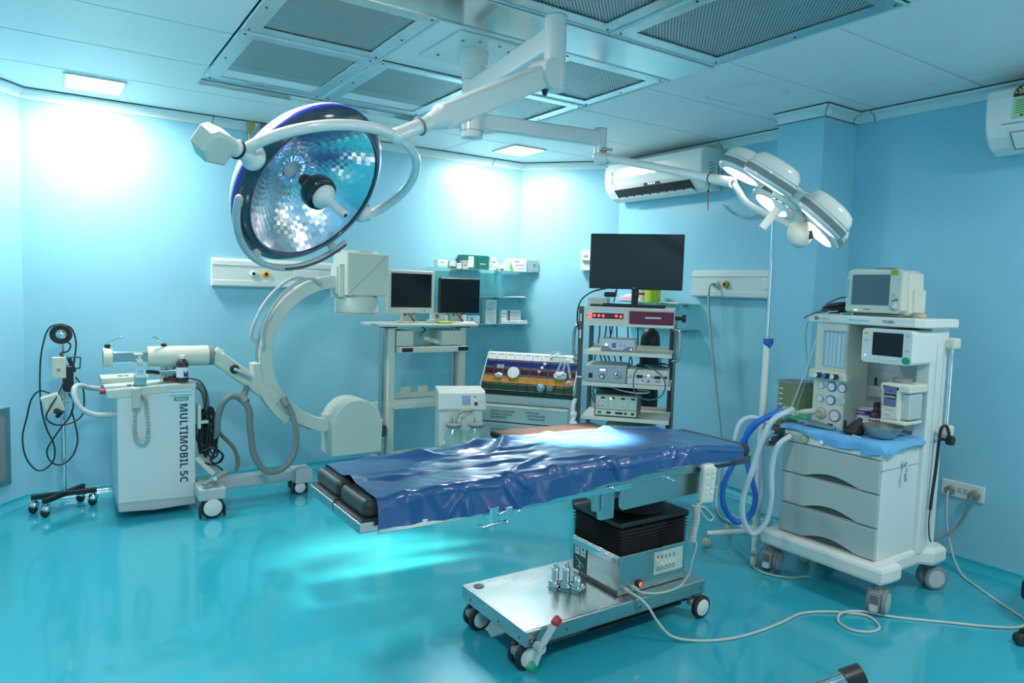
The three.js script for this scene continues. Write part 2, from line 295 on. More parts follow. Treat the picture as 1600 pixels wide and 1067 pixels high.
// lit glazed double door in the wall behind the photographer (its glow shows in the sheet, the dish and the steel)
{
  const dx = 2.55, dw = 1.5, dh = 2.02;
  const d = struct('door_1', [rb(dw + 0.16, 0.08, 0.06, 0.006, [dx, dh + 0.04, ZF - 0.02]), rb(0.08, dh, 0.06, 0.006, [dx - dw / 2 - 0.04, dh / 2, ZF - 0.02]), rb(0.08, dh, 0.06, 0.006, [dx + dw / 2 + 0.04, dh / 2, ZF - 0.02])], M.white);
  for (const s of [-1, 1]) {
    const x = dx + s * dw / 4, lw = dw / 2 - 0.01;
    P(d, 'door_leaf', [rb(lw, 0.30, 0.04, 0.004, [x, 0.15, ZF - 0.02]), rb(lw, 0.12, 0.04, 0.004, [x, dh - 0.06, ZF - 0.02]), rb(lw, 0.10, 0.04, 0.004, [x, 1.0, ZF - 0.02]), rb(0.10, dh, 0.04, 0.004, [x - lw / 2 + 0.05, dh / 2, ZF - 0.02]), rb(0.10, dh, 0.04, 0.004, [x + lw / 2 - 0.05, dh / 2, ZF - 0.02])], M.white);
    for (const [y0, y1] of [[0.30, 0.95], [1.05, 1.90]]) P(d, 'pane', rb(lw - 0.19, y1 - y0, 0.008, 0.002, [x, (y0 + y1) / 2, ZF - 0.02]), M.doorGlow);
    for (const [y0, y1] of [[0.30, 0.95], [1.05, 1.90]]) { const l = new THREE.RectAreaLight(C(1.0, 0.93, 0.87), 0.9, lw - 0.2, y1 - y0 - 0.01); l.position.set(x, (y0 + y1) / 2, ZF - 0.03); l.rotation.y = 0; l.lookAt(x, (y0 + y1) / 2, ZF - 1); l.rotation.set(0, 0, 0); l.name = numbered('door_light_source'); scene.add(l); }
    P(d, 'door_handle', rb(0.02, 0.18, 0.03, 0.006, [dx + s * 0.05, 1.05, ZF - 0.055]), M.steel);
  }
}
// ---------------------------------------------------------------- fixtures on the walls
function gasPanel(w, ry, p, label, hosed) {
  const t = thing('medical_gas_panel', label, 'gas panel', p, ry);
  const prof = [[0, -0.105], [0.05, -0.105], [0.062, -0.095], [0.062, -0.06], [0.056, -0.056], [0.056, 0.05], [0.062, 0.054], [0.058, 0.085], [0.035, 0.105], [0, 0.105]];
  P(t, 'housing', ext(prof.map(a => [a[0], a[1]]), w, 0.002, [0, 0, 0], [0, -PI / 2, 0]), M.machine);
  P(t, 'end_cap', ext(prof, 0.006, 0.001, [w / 2 + 0.003, 0, 0], [0, -PI / 2, 0]), M.white);
  P(t, 'end_cap', ext(prof, 0.006, 0.001, [-w / 2 - 0.003, 0, 0], [0, -PI / 2, 0]), M.white);
  const outlet = (x, ring, lab) => { const o = P(t, 'gas_outlet', [lathe([[0.013, 0], [0.028, 0], [0.028, 0.012], [0.022, 0.02], [0.013, 0.02]], 28, [x, -0.005, 0.056], [PI / 2, 0, 0])], ring, undefined, undefined, lab); P(o, 'socket', cy(0.0135, 0.01, [x, -0.005, 0.062], [PI / 2, 0, 0]), M.black); };
  outlet(-w / 2 + (hosed ? 0.24 : 0.285), M.white, 'white rimmed outlet'); outlet(-w / 2 + (hosed ? 0.335 : 0.375), M.yellow, 'yellow rimmed outlet');
  P(t, 'switch_plate', rb(0.2, 0.075, 0.012, 0.003, [w / 2 - (hosed ? 0.1 : 0.26), 0.0, 0.058]), M.white);
  return t;
}
gasPanel(0.95, 0, [1.482, 1.567, ZB], 'white medical gas panel on the back wall behind the big round lamp', false);
gasPanel(0.86, -PI / 2, [XR, 1.595, -3.455], 'white medical gas panel right of the tall tower screen, a hose plugged in', true);
{ // gas hose
  one('gas_hose', 'cream gas hose hanging from the right wall panel to the floor', 'hose', [tube([[4.285, 1.592, -3.65], [4.262, 1.594, -3.65], [4.24, 1.585, -3.655], [4.232, 1.5, -3.66], [4.235, 1.25, -3.63], [4.235, 1.0, -3.585], [4.23, 0.75, -3.53], [4.22, 0.5, -3.47], [4.17, 0.25, -3.40], [4.05, 0.08, -3.33], [3.9, 0.018, -3.2], [3.75, 0.012, -3.0], [3.85, 0.012, -2.75], [3.95, 0.03, -2.5], [3.9, 0.2, -2.42]], 0.0085, false, 120), cy(0.016, 0.03, [4.275, 1.592, -3.65], [0, 0, PI / 2])], M.cordGrey);
}
function airConditioner(p, w, open, label) {
  const t = thing('air_conditioner', label, 'air conditioner', p, -PI / 2);
  const prof = [[0, -0.155], [0.10, -0.165], [0.165, -0.14], [0.215, -0.09], [0.235, -0.05], [0.245, 0.02], [0.245, 0.10], [0.235, 0.145], [0.21, 0.16], [0, 0.16]];
  P(t, 'body', ext(prof, w, 0.012, [0, 0, 0], [0, -PI / 2, 0]), M.whiteGloss);
  // louvre on the lower bevel, direction between the bevel points
  const mid = [0.155, -0.14], ang = Math.atan2(0.05, 0.065);
  if (open) {
    P(t, 'air_outlet', rb(w * 0.78, 0.006, 0.105, 0.002, [0.0, -0.1155, 0.196], [-0.79, 0, 0]), M.black);
    for (let k = 0; k < 9; k++) P(t, 'vane', rb(0.075, 0.004, 0.012, 0.0015, [-w * 0.34 + k * w * 0.085, -0.138, 0.176], [-0.79, 0, 0]), M.greyLight);
    P(t, 'louvre', rb(w * 0.78, 0.005, 0.05, 0.002, [0, -0.158, 0.155], [-0.5, 0, 0]), M.white);
    P(t, 'display', rb(0.18, 0.02, 0.004, 0.0015, [0.02, -0.063, 0.232], [0.18, 0, 0]), M.black);
    for (let k = 0; k < 3; k++) P(t, 'indicator', rb(0.018, 0.01, 0.003, 0.001, [-0.01 + k * 0.03, -0.063, 0.2345], [0.18, 0, 0]), M.ledWhite);
    decal(t, 'label', 0.06, 0.13, 600, (g, W, h) => { for (let i = 0; i < 6; i++) fill(g, ['#58ae62', '#7cbf7a', '#b9d48a', '#8fc78c', '#6bb57a', '#a8cf9a'][i], W * 0.15, h * (0.05 + i * 0.16), W * (0.45 + 0.08 * (i % 3)), h * 0.09); }, [-w / 2 + 0.11, 0.02, 0.2468]);
    decal(t, 'rating_plate', 0.08, 0.15, 500, (g, W, h) => { for (let i = 0; i < 12; i++) fill(g, '#44606b', W * (0.1 + 0.4 * (i % 2)), h * (0.04 + 0.08 * i), W * 0.35, h * 0.035); }, [w / 2 + 0.0015, -0.02, 0.12], [0, PI / 2, 0]);
    P(t, 'side_slot', rb(0.003, 0.12, 0.008, 0.001, [w / 2 + 0.0008, 0.0, 0.05]), M.greyDark);
  } else {
    const q = [[-w * 0.42, 0], [w * 0.42, 0]];
    P(t, 'louvre', rb(w * 0.82, 0.008, 0.10, 0.002, [0.04, -0.1125, 0.199], [-0.79, 0, 0]), M.whiteGloss);
    P(t, 'louvre_gap', rb(w * 0.83, 0.004, 0.108, 0.001, [0.04, -0.1135, 0.197], [-0.79, 0, 0]), M.black);
    decal(t, 'energy_label', 0.085, 0.17, 900, (g, W, h) => {
      fill(g, '#a9d79a', 0, h * 0.4, W, h * 0.6); g.fillStyle = '#7d1d33'; g.beginPath(); g.arc(W / 2, h * 0.3, W * 0.5, PI, PI * 1.62); g.lineTo(W / 2, h * 0.3); g.fill();
      g.fillStyle = '#b9d5d8'; g.beginPath(); g.arc(W / 2, h * 0.3, W * 0.5, PI * 1.62, PI * 2); g.lineTo(W / 2, h * 0.3); g.fill(); dot(g, '#8fae3c', W * 0.5, h * 0.27, W * 0.22); fill(g, '#14252b', 0, h * 0.3, W, h * 0.07);
      for (let i = 0; i < 3; i++) dot(g, '#f2e6e6', W * (0.13 + 0.17 * i), h * (0.24 - 0.075 * i + 0.01 * i * i), W * 0.05);
      for (let i = 0; i < 6; i++) fill(g, '#55805c', W * 0.15, h * (0.48 + i * 0.07), W * (0.7 - 0.1 * (i % 2)), h * 0.025); fill(g, '#2c4a3c', W * 0.4, h * 0.9, W * 0.18, h * 0.05);
    }, [-w / 2 + 0.17, 0.075, 0.2468]);
    decal(t, 'lettering', 0.1, 0.012, 900, (g, W, h) => fill(g, '#7b98a2', 0, h * 0.3, W, h * 0.4), [-w / 2 + 0.13, -0.032, 0.2452], [0.1, 0, 0]);
  }
  return t;
}
airConditioner([XR, 2.465, -4.235], 1.10, true, 'white split air conditioner with dark open outlet, high up near the back corner');
airConditioner([XR, 2.455, -1.31], 0.92, false, 'white split air conditioner with closed flap and an energy sticker, at the right edge');
// pipes, socket plates, vent
one('copper_pipe', 'thin brass pipe dropping from the cornice behind the big round lamp', 'pipe', [cy(0.008, 1.02, [1.27, 2.17, -5.535]), rb(0.05, 0.06, 0.03, 0.003, [1.27, 2.655, -5.505])], M.brass);
one('wall_pipe', 'grey pipe stub beside the brass pipe under the cornice', 'pipe', [cy(0.010, 0.9, [1.36, 2.2, -5.535]), rb(0.045, 0.06, 0.03, 0.003, [1.36, 2.65, -5.505])], M.grey);
{
  const t = thing('pipe_bracket', 'pale pipe cover with grey pipe in the corner beside the pillar', 'pipe', [4.32, 2.4, -3.03]);
  P(t, 'pipe', cy(0.012, 1.5, [0, -0.55, 0.03]), M.grey); P(t, 'cover', rb(0.05, 0.10, 0.09, 0.012, [-0.01, 0.19, -0.09]), M.cornice);
  P(t, 'strap', rb(0.03, 0.02, 0.05, 0.004, [-0.005, 0.26, 0.03]), M.brass);
}
one('wall_cable', 'grey cable looping under the air conditioner near the corner', 'cable', tube([[4.335, 2.2, -3.66], [4.325, 2.12, -3.55], [4.325, 2.09, -3.4], [4.325, 2.13, -3.25], [4.33, 2.25, -3.15]], 0.006), M.greyLight);
function socketPlate(p, ry, w, h, label, n) {
  const t = thing('socket_plate', label, 'wall socket', p, ry);
  P(t, 'plate', rb(w, h, 0.012, 0.004, [0, 0, 0.006]), M.white);
  for (let k = 0; k < n; k++) { const x = (k - (n - 1) / 2) * w * 0.45; for (const [dx, dy] of [[0, 0.014], [-0.011, -0.01], [0.011, -0.01]]) P(t, 'pin_hole', cy(0.003, 0.002, [x + dx, dy, 0.0125], [PI / 2, 0, 0], 0.003, 10), M.greyDark); }
  return t;
}
socketPlate([2.335, 0.465, ZB], 0, 0.12, 0.088, 'small white socket plate low on the back wall behind the C-arm', 1);
{
  const t = socketPlate([XR, 0.432, -1.835], -PI / 2, 0.225, 0.092, 'long white socket plate on the right wall with two grey plugs', 0);
  P(t, 'rocker_switch', rb(0.018, 0.026, 0.005, 0.001, [-0.012, 0.004, 0.013]), M.greyLight); P(t, 'rocker_switch', rb(0.018, 0.026, 0.005, 0.001, [0.018, 0.002, 0.013]), M.greyLight);
}
{
  const t = thing('switch_box', 'small white switch box on the corner wall beside the tower screen', 'switch', [4.175 - 0.03, 1.79, -5.06 + 0.03], -0.8697);
  P(t, 'box', rb(0.11, 0.19, 0.05, 0.008, [0, 0, 0.0]), M.white); P(t, 'cover', rb(0.09, 0.07, 0.03, 0.008, [0, 0.03, 0.035]), M.white); P(t, 'button', rb(0.03, 0.02, 0.01, 0.003, [-0.01, 0.045, 0.052]), M.greyLight);
}
{ // return-air vent low on the left chamfer wall
  const d = V(0.6026, 0, -0.798), t = thing('wall_vent', 'perforated steel return vent low on the left corner wall', 'vent', [-0.365, 0.41, -5.262], Math.atan2(0.798, 0.6026));
  P(t, 'frame', ext(rrect(0.46, 0.50, 0.006), 0.012, 0.002, [0, 0, 0.006], [0, 0, 0], [[[-0.19, -0.21], [-0.19, 0.21], [0.19, 0.21], [0.19, -0.21]]]), M.steel);
  P(t, 'perforated_sheet', at(perforated(0.39, 0.43), [0, 0, 0.006], [-PI / 2, 0, 0]), perfMat); P(t, 'backing', bx(0.4, 0.44, 0.002, [0, 0, 0.001]), M.gap);
}

// ================================================================ OPERATING TABLE (axis along x)
{
  const t = thing('operating_table', 'steel operating table with black bellows column on a wheeled steel base, blue sheet on top', 'operating table', [2.03, 0, -2.38]);
  const L = (x, y, z) => [x - 2.03, y, z + 2.38];
  // base plate: folded steel tray
  const base = P(t, 'base', [rb(1.02, 0.068, 0.505, 0.008, L(2.03, 0.147, -2.382))], M.steel);
  P(base, 'chassis', [rb(0.9, 0.05, 0.40, 0.004, [0, 0.095, 0])], M.greyDark);
  for (const [x, y] of [[-0.485, 0.14], [-0.3, 0.14], [0.485, 0.14], [0.1, 0.14]]) P(base, 'screw', cy(0.006, 0.004, [x, y, 0.2545], [PI / 2, 0, 0], 0.006, 10), M.grey);
  for (const z of [-0.18, 0.05, 0.2]) P(base, 'screw', cy(0.006, 0.004, [-0.5115, 0.14, z], [0, 0, PI / 2], 0.006, 10), M.grey);
  P(base, 'plug', cy(0.024, 0.004, [-0.455, 0.1825, -0.2], undefined, 0.024, 24), M.grey);
  // twin casters
  const caster = (x, z, twin, label) => {
    const c = P(t, 'caster', [cy(0.022, 0.04, [0, 0.09, 0]), rb(0.09, 0.03, 0.035, 0.01, [-0.01, 0.075, 0])], M.grey, [x, 0, z]);
    for (const s of twin ? [-1, 1] : [1]) {
      const w = P(c, 'wheel', lathe([[0.012, -0.012], [0.046, -0.014], [0.053, -0.009], [0.0535, 0.009], [0.046, 0.014], [0.012, 0.012]], 32, [0, 0.0535, s * 0.026], [PI / 2, 0, 0]), M.rubber);
      P(c, 'wheel_disc', lathe([[0, -0.016], [0.038, -0.0155], [0.041, 0], [0.038, 0.0155], [0, 0.017]], 28, [0, 0.0535, s * 0.026], [PI / 2, 0, 0]), M.white);
    }
  };
  caster(-0.47, 0.18, true); caster(-0.465, -0.19, true); caster(0.485, 0.225, false); caster(0.47, -0.19, true);
  P(t, 'foot_rail', rb(0.55, 0.012, 0.05, 0.004, [0.12, 0.075, 0.19]), M.black);
  // brake pedal, red and green ends
  const pd = P(t, 'brake_pedal', [bar([-0.47, 0.115, 0.285], [-0.395, 0.205, 0.285], 0.02, 0.03, 0.009, V(0, 0, 1)), bar([-0.50, 0.045, 0.287], [-0.465, 0.12, 0.285], 0.02, 0.03, 0.009, V(0, 0, 1)), cy(0.02, 0.04, [-0.465, 0.12, 0.28], [PI / 2, 0, 0])], M.greyLight);
  P(pd, 'pedal_pad', rb(0.042, 0.036, 0.03, 0.012, [-0.392, 0.212, 0.288], [0, 0, 0.7]), M.red, undefined, undefined, 'red pedal pad');
  P(pd, 'pedal_pad', rb(0.042, 0.036, 0.03, 0.012, [-0.506, 0.058, 0.29], [0, 0, 0.7]), M.green, undefined, undefined, 'green pedal pad');
  // column
  const cx = 0.223, cz = 0.03;
  const hs = P(t, 'column_housing', [rb(0.408, 0.175, 0.325, 0.004, [cx, 0.27, cz])], M.steel);
  P(hs, 'cover_plate', rb(0.004, 0.03, 0.31, 0.001, [cx - 0.206, 0.333, cz]), M.steelSmooth);
  P(hs, 'base_strip', rb(0.004, 0.016, 0.26, 0.001, [cx - 0.206, 0.192, cz + 0.02]), M.greyDark);
  decal(hs, 'instruction_plate', 0.095, 0.145, 1500, (g, W, h) => {
    fill(g, '#17494c', 0, 0, W, h); fill(g, '#cfe3e0', W * 0.08, h * 0.06, W * 0.38, h * 0.36); fill(g, '#cfe3e0', W * 0.52, h * 0.06, W * 0.4, h * 0.36);
    dot(g, '#4d7f7c', W * 0.27, h * 0.16, W * 0.07); fill(g, '#5b8886', W * 0.14, h * 0.28, W * 0.26, h * 0.03); dot(g, '#35605f', W * 0.72, h * 0.2, W * 0.08); fill(g, '#35605f', W * 0.6, h * 0.31, W * 0.24, h * 0.03);
    g.strokeStyle = '#cfe3e0'; g.lineWidth = W * 0.035; g.beginPath(); g.moveTo(W * 0.15, h * 0.52); g.lineTo(W * 0.8, h * 0.74); g.stroke(); fill(g, '#cfe3e0', W * 0.46, h * 0.64, W * 0.05, h * 0.16); fill(g, '#cfe3e0', W * 0.3, h * 0.8, W * 0.36, h * 0.025); fill(g, '#dfeceb', 0, h * 0.94, W, h * 0.06);
  }, [cx - 0.2062, 0.265, cz - 0.105], [0, -PI / 2, 0], { solid: true });
  decal(hs, 'control_panel', 0.185, 0.105, 1400, (g, W, h) => {
    fill(g, '#c4d6d0', 0, 0, W, h); for (let i = 0; i < 5; i++) { dot(g, '#5d6d6e', W * (0.14 + i * 0.135), h * 0.78, h * 0.10); dot(g, '#c4d6d0', W * (0.14 + i * 0.135), h * 0.78, h * 0.06); fill(g, '#e8f2ef', W * (0.12 + i * 0.135), h * 0.5, W * 0.05, h * 0.1); fill(g, '#34454a', W * (0.125 + i * 0.135), h * 0.2, W * 0.035, h * 0.16); }
    g.strokeStyle = '#8fa5a2'; g.lineWidth = 2; for (let r = 0; r < 3; r++) g.strokeRect(W * 0.82, h * (0.12 + 0.27 * r), W * 0.13, h * 0.2); fill(g, '#e23a3a', W * 0.1, h * 0.3, W * 0.07, h * 0.09);
  }, [cx + 0.095, 0.288, cz + 0.1635], undefined, { solid: true });
  P(hs, 'indicator', rb(0.014, 0.007, 0.003, 0.001, [cx + 0.028, 0.303, cz + 0.1645]), M.ledRed);
  const btn = P(hs, 'power_button', lathe([[0.009, 0], [0.017, 0], [0.017, 0.008], [0.013, 0.014], [0.010, 0.014]], 24, [cx - 0.086, 0.217, cz + 0.162], [PI / 2, 0, 0]), M.black);
  P(btn, 'button_glow', cy(0.0105, 0.01, [cx - 0.086, 0.217, cz + 0.17], [PI / 2, 0, 0]), M.ledRed);
  for (const x of [cx - 0.165, cx - 0.122]) P(hs, 'cable_gland', [cy(0.011, 0.018, [x, 0.205, cz + 0.17], [PI / 2, 0, 0]), cy(0.007, 0.03, [x, 0.205, cz + 0.18], [PI / 2, 0, 0])], M.greyLight);
  // bellows: eleven folds, tighter below
  const folds = []; let y = 0.358;
  for (let k = 0; k < 11; k++) { const h = 0.0065 + 0.0011 * k, y1 = y + h; folds.push(...[[0.0, y], [0.009 + 0.0006 * k, y + h * 0.55]]); y = y1; }
  const fb = [];
  for (let k = 0; k < folds.length - 1; k++) { const [o0, ya] = folds[k], [o1, yb] = folds[k + 1]; const w = 0.392, d = 0.308; fb.push(at(new THREE.CylinderGeometry(0.5, 0.5, 1, 4, 1, true), [0, 0, 0], [0, PI / 4, 0])); const g = fb.pop(); const p = g.attributes.position; for (let i = 0; i < p.count; i++) { const top = p.getY(i) > 0, e = (top ? o1 : o0) * 2; const sx = Math.sign(p.getX(i)), sz = Math.sign(p.getZ(i)); p.setXYZ(i, cx + sx * (w + e) / 2, top ? yb : ya, cz + sz * (d + e) / 2); } g.computeVertexNormals(); fb.push(g.toNonIndexed()); }
  for (const g of fb) g.computeVertexNormals();
  P(t, 'bellows', fb, M.rubber);
  P(t, 'bellows_top', rb(0.424, 0.022, 0.34, 0.006, [cx, y + 0.006, cz]), M.black);
  P(t, 'pivot_boot', [0, 1, 2, 3, 4, 5].map(k => cy(0.135 - k * 0.009, 0.017, [cx + 0.04, y + 0.024 + k * 0.0165, cz], undefined, 0.125 - k * 0.009)), M.rubber);
  // slide beam and side plates under the top
  P(t, 'slide_beam', rb(0.62, 0.06, 0.30, 0.006, [cx - 0.02, 0.662, cz]), M.black);
  P(t, 'side_plate', ext([[-0.255, -0.062], [-0.24, -0.075], [0.255, -0.062], [0.262, 0.07], [-0.262, 0.085]], 0.012, 0.002, [cx - 0.075 + 0.045, 0.672, 0.262]), M.steel);
  P(t, 'side_plate', ext([[-0.255, -0.075], [0.255, -0.07], [0.262, 0.07], [-0.262, 0.085]], 0.012, 0.002, [cx - 0.03, 0.672, -0.215]), M.steel);
  P(t, 'bracket', [rb(0.07, 0.115, 0.03, 0.004, [cx - 0.355, 0.63, 0.255]), rb(0.10, 0.03, 0.22, 0.003, [cx - 0.36, 0.665, 0.15]), rb(0.03, 0.10, 0.025, 0.004, [cx - 0.405, 0.66, 0.25])], M.steel);
  P(t, 'support_bar', rb(0.16, 0.045, 0.02, 0.003, [cx - 0.24, 0.66, 0.215]), M.cream);
  for (const [x, z] of [[cx - 0.38, 0.285], [cx - 0.06, 0.285], [cx + 0.19, 0.285]]) P(t, 'clamp_lever', [...capTube([[x, 0.715, z - 0.015], [x + 0.01, 0.716, z + 0.012], [x + 0.045, 0.700, z + 0.02]], 0.005), cy(0.013, 0.03, [x, 0.715, z - 0.015], [PI / 2, 0, 0])], M.chrome);
  // top frames: leg section in two halves, seat and back, head
  const leg = (z, dx, dy, lbl) => { const f = P(t, 'leg_section', [rb(0.56, 0.036, 0.246, 0.004, [-0.93 + dx, 0.718 + dy, z])], M.steel, undefined, undefined, lbl); P(f, 'padding', [rb(0.54, 0.064, 0.236, 0.022, [-0.92 + dx, 0.772 + dy, z]), rb(0.55, 0.01, 0.244, 0.002, [-0.925 + dx, 0.740 + dy, z])], M.pad); };
  leg(0.165, 0, 0); leg(-0.092, 0.0, 0.002);
  const bk = P(t, 'back_section', [rb(1.12, 0.034, 0.50, 0.004, [-0.085, 0.727, 0.037])], M.steel); P(bk, 'padding', rb(1.13, 0.075, 0.49, 0.024, [-0.085, 0.783, 0.037]), M.pad);
  const hd = P(t, 'head_section', [rb(0.30, 0.036, 0.42, 0.004, [0.625, 0.723, 0.055]), rb(0.16, 0.014, 0.3, 0.004, [0.52, 0.71, 0.04])], M.greyDark); P(hd, 'padding', [rb(0.30, 0.06, 0.44, 0.026, [0.62, 0.768, 0.05])], M.pad);
  // side rails
  for (const z of [0.287, -0.232]) P(t, 'side_rail', [rb(1.12, 0.026, 0.01, 0.003, [-0.585, 0.703, z]), rb(0.62, 0.026, 0.01, 0.003, [0.30, 0.742, z - 0.01]), ...[-1.0, -0.6, -0.2].map(x => cy(0.008, 0.03, [x, 0.712, z - Math.sign(z) * 0.014], [PI / 2, 0, 0]))], M.steelSmooth);
  // rail clamp with tee handle
  P(t, 'rail_clamp', [rb(0.04, 0.06, 0.035, 0.006, [-0.715, 0.695, 0.305]), cy(0.009, 0.05, [-0.715, 0.665, 0.31]), cy(0.0055, 0.115, [-0.715, 0.662, 0.318], [0, 0.2, PI / 2]), ...[-1, 1].map(s => ball(0.008, [-0.715 + s * 0.055, 0.662, 0.318])), cy(0.006, 0.09, [-0.66, 0.703, 0.315], [0, 0.3, PI / 2 + 0.1]), rb(0.03, 0.035, 0.03, 0.005, [-0.65, 0.70, 0.305]), ball(0.010, [-0.615, 0.697, 0.325])], M.chrome);
  // arm board on the far side
  const ab = P(t, 'arm_board', [rb(0.58, 0.012, 0.13, 0.004, [0.01, 0.792, -0.315], [0, -0.06, 0])], M.greyDark); P(ab, 'padding', rb(0.60, 0.034, 0.145, 0.016, [0.0, 0.815, -0.315], [0, -0.06, 0]), M.armPad);
}
{ // blue vinyl sheet
  const nu = 300, nv = 130, x0 = 0.878, x1 = 2.705;
  const lerp = (a, b, t) => a + (b - a) * t, sm = t => { t = Math.min(1, Math.max(0, t)); return t * t * (3 - 2 * t); };
  const curve = (k, x) => { for (let i = 1; i < k.length; i++) if (x <= k[i][0]) return lerp(k[i - 1][1], k[i][1], sm((x - k[i - 1][0]) / (k[i][0] - k[i - 1][0]))); return k[k.length - 1][1]; };
  const topY = x => curve([[0.8, 0.812], [1.0, 0.813], [1.3, 0.820], [1.5, 0.829], [2.4, 0.831], [2.75, 0.806]], x);
  const bendR = x => 0.030 + 0.012 * Math.sin(x * 7.3) * Math.sin(x * 3.1 + 1);
  const hem = x => curve([[0.87, 0.712], [1.15, 0.704], [1.4, 0.706], [1.65, 0.716], [1.92, 0.740], [2.2, 0.760], [2.4, 0.752], [2.72, 0.742]], x);
  const backZ = x => curve([[0.87, -2.585], [1.0, -2.60], [1.35, -2.63], [1.5, -2.60], [1.7, -2.62], [2.0, -2.61], [2.35, -2.585], [2.72, -2.50]], x);
  // creases: [x, z, length, angle, width, height]
  const cr = [];
  for (let k = 0; k < 26; k++) { const x = rnd(1.0, 2.0), z = rnd(-2.6, -2.12); cr.push([x, z, rnd(0.10, 0.26), rnd(-0.45, 0.3) + (z > -2.3 ? 0.2 : -0.15), rnd(0.016, 0.034), rnd(-0.002, 0.0075)]); }
  for (const a of [[1.20, -2.53, 0.20, 0.35, 0.022, 0.016], [1.28, -2.48, 0.16, 0.7, 0.016, 0.012], [1.52, -2.55, 0.16, -0.5, 0.026, 0.026], [1.62, -2.50, 0.20, -0.9, 0.018, 0.020], [1.75, -2.57, 0.13, 0.2, 0.02, 0.02], [1.05, -2.28, 0.14, 0.02, 0.018, -0.010], [1.02, -2.30, 0.1, 0.1, 0.02, 0.01], [1.45, -2.25, 0.25, 0.12, 0.018, 0.012], [1.55, -2.18, 0.18, -0.5, 0.014, 0.016], [1.78, -2.16, 0.2, 0.2, 0.016, 0.013], [1.5, -2.36, 0.35, 0.1, 0.02, 0.010], [1.65, -2.42, 0.3, -0.12, 0.016, 0.012], [2.2, -2.14, 0.2, 0.05, 0.015, 0.010], [2.28, -2.57, 0.05, 1.3, 0.03, 0.016], [2.5, -2.46, 0.10, 0.9, 0.03, 0.022], [1.95, -2.6, 0.06, 0.5, 0.02, 0.015]]) cr.push(a);
  const side = []; // folds of the hanging edge: [x, lean, width, height]
  for (let k = 0; k < 26; k++) side.push([rnd(0.95, 2.40), rnd(-1.4, 1.4), rnd(0.014, 0.034), rnd(-0.006, 0.014)]);
  for (const a of [[1.36, 0.9, 0.014, 0.016], [1.42, 1.6, 0.02, 0.012], [1.62, 1.2, 0.02, 0.018], [1.80, -0.9, 0.022, 0.016], [1.88, 0.8, 0.018, 0.02], [1.97, -0.4, 0.03, 0.012], [2.12, 0.3, 0.02, 0.010], [2.24, -1.2, 0.016, 0.022], [2.33, -1.7, 0.018, 0.012], [1.15, 0.4, 0.04, 0.006], [1.0, 0, 0.05, 0.004]]) side.push(a);
  const pos = [], uv = [], idx = [];
  for (let i = 0; i <= nu; i++) for (let j = 0; j <= nv; j++) {
    const u = i / nu, v = j / nv;
    let x = lerp(x0, x1, u);
    const zb = backZ(x), zf = -2.108, r = bendR(x), ty = topY(x), hy = hem(x), flap = 0.028, top = zf - zb, bend = r * PI / 2, drop = Math.max(0.02, ty - r - hy), len = flap + top + bend + drop, s = v * len;
    let y, z, ny = 1, nz = 0;
    if (s < flap) { const q = flap - s; y = ty - q * 0.75; z = zb - q * 0.5; ny = 0.8; nz = -0.6; }
    else if (s < flap + top) { z = zb + s - flap; y = ty; }
    else if (s < flap + top + bend) { const a = (s - flap - top) / r; y = ty - r + r * Math.cos(a); z = zf + r * Math.sin(a); ny = Math.cos(a); nz = Math.sin(a); }
    else { const q = s - flap - top - bend; y = ty - r - q; z = zf + r + 0.004 * Math.sin(x * 9) + q * 0.06; ny = 0; nz = 1; }
    let h = 0;
    if (s < flap + top + bend) for (const [a, b, l, t, w, g] of cr) { const dx = x - a, dz = z - b, c = Math.cos(t), sn = Math.sin(t), e = dx * c + dz * sn, f = -dx * sn + dz * c + 0.35 * e * e; const k = e * e / (l * l) * 2 + f * f / (w * w); if (k < 8) h += g * Math.exp(-k); }
    const sd = s - flap - top + 0.03;
    if (sd > 0) { const fade = sm(sd / 0.05); for (const [a, t, w, g] of side) { const e = x - a - t * (sd - 0.06) * 0.6; const k = e * e / (w * w * (1 + 0 * sd)); if (k < 8) h += g * fade * Math.exp(-k) * (0.6 + 0.4 * Math.sin(sd * 26 + a * 40)); } }
    h += 0.0012 * Math.sin(x * 31 + z * 17) + 0.0009 * Math.sin(x * 57 - z * 43);
    if (u < 0.03) { const zz = (z + 2.33) / 0.045; h += (1 - u / 0.03) * 0.018 * Math.exp(-zz * zz); }
    if (x > 2.5 && s > flap) { const q = (x - 2.5) / 0.2; x -= 0.0; y -= 0.012 * q * q * (z < -2.45 ? 0 : 1) * 0; }
    // cut corner at the head end
    pos.push(x + (u > 0.97 ? -0.03 * Math.max(0, 0.35 - v) : 0), y + h * ny, z + h * nz); uv.push(x, s);
  }
  for (let i = 0; i < nu; i++) for (let j = 0; j < nv; j++) { const a = i * (nv + 1) + j, b = a + nv + 1; idx.push(a, a + 1, b, b, a + 1, b + 1); }
  const g = new THREE.BufferGeometry(); g.setAttribute('position', new THREE.Float32BufferAttribute(pos, 3)); g.setAttribute('uv', new THREE.Float32BufferAttribute(uv, 2)); g.setIndex(idx); g.computeVertexNormals();
  const o = new THREE.Mesh(g, M.vinyl); o.name = 'vinyl_sheet'; scene.add(o); o.userData = { label: 'glossy blue vinyl sheet, creased, draped over the operating table', category: 'sheet' };
}
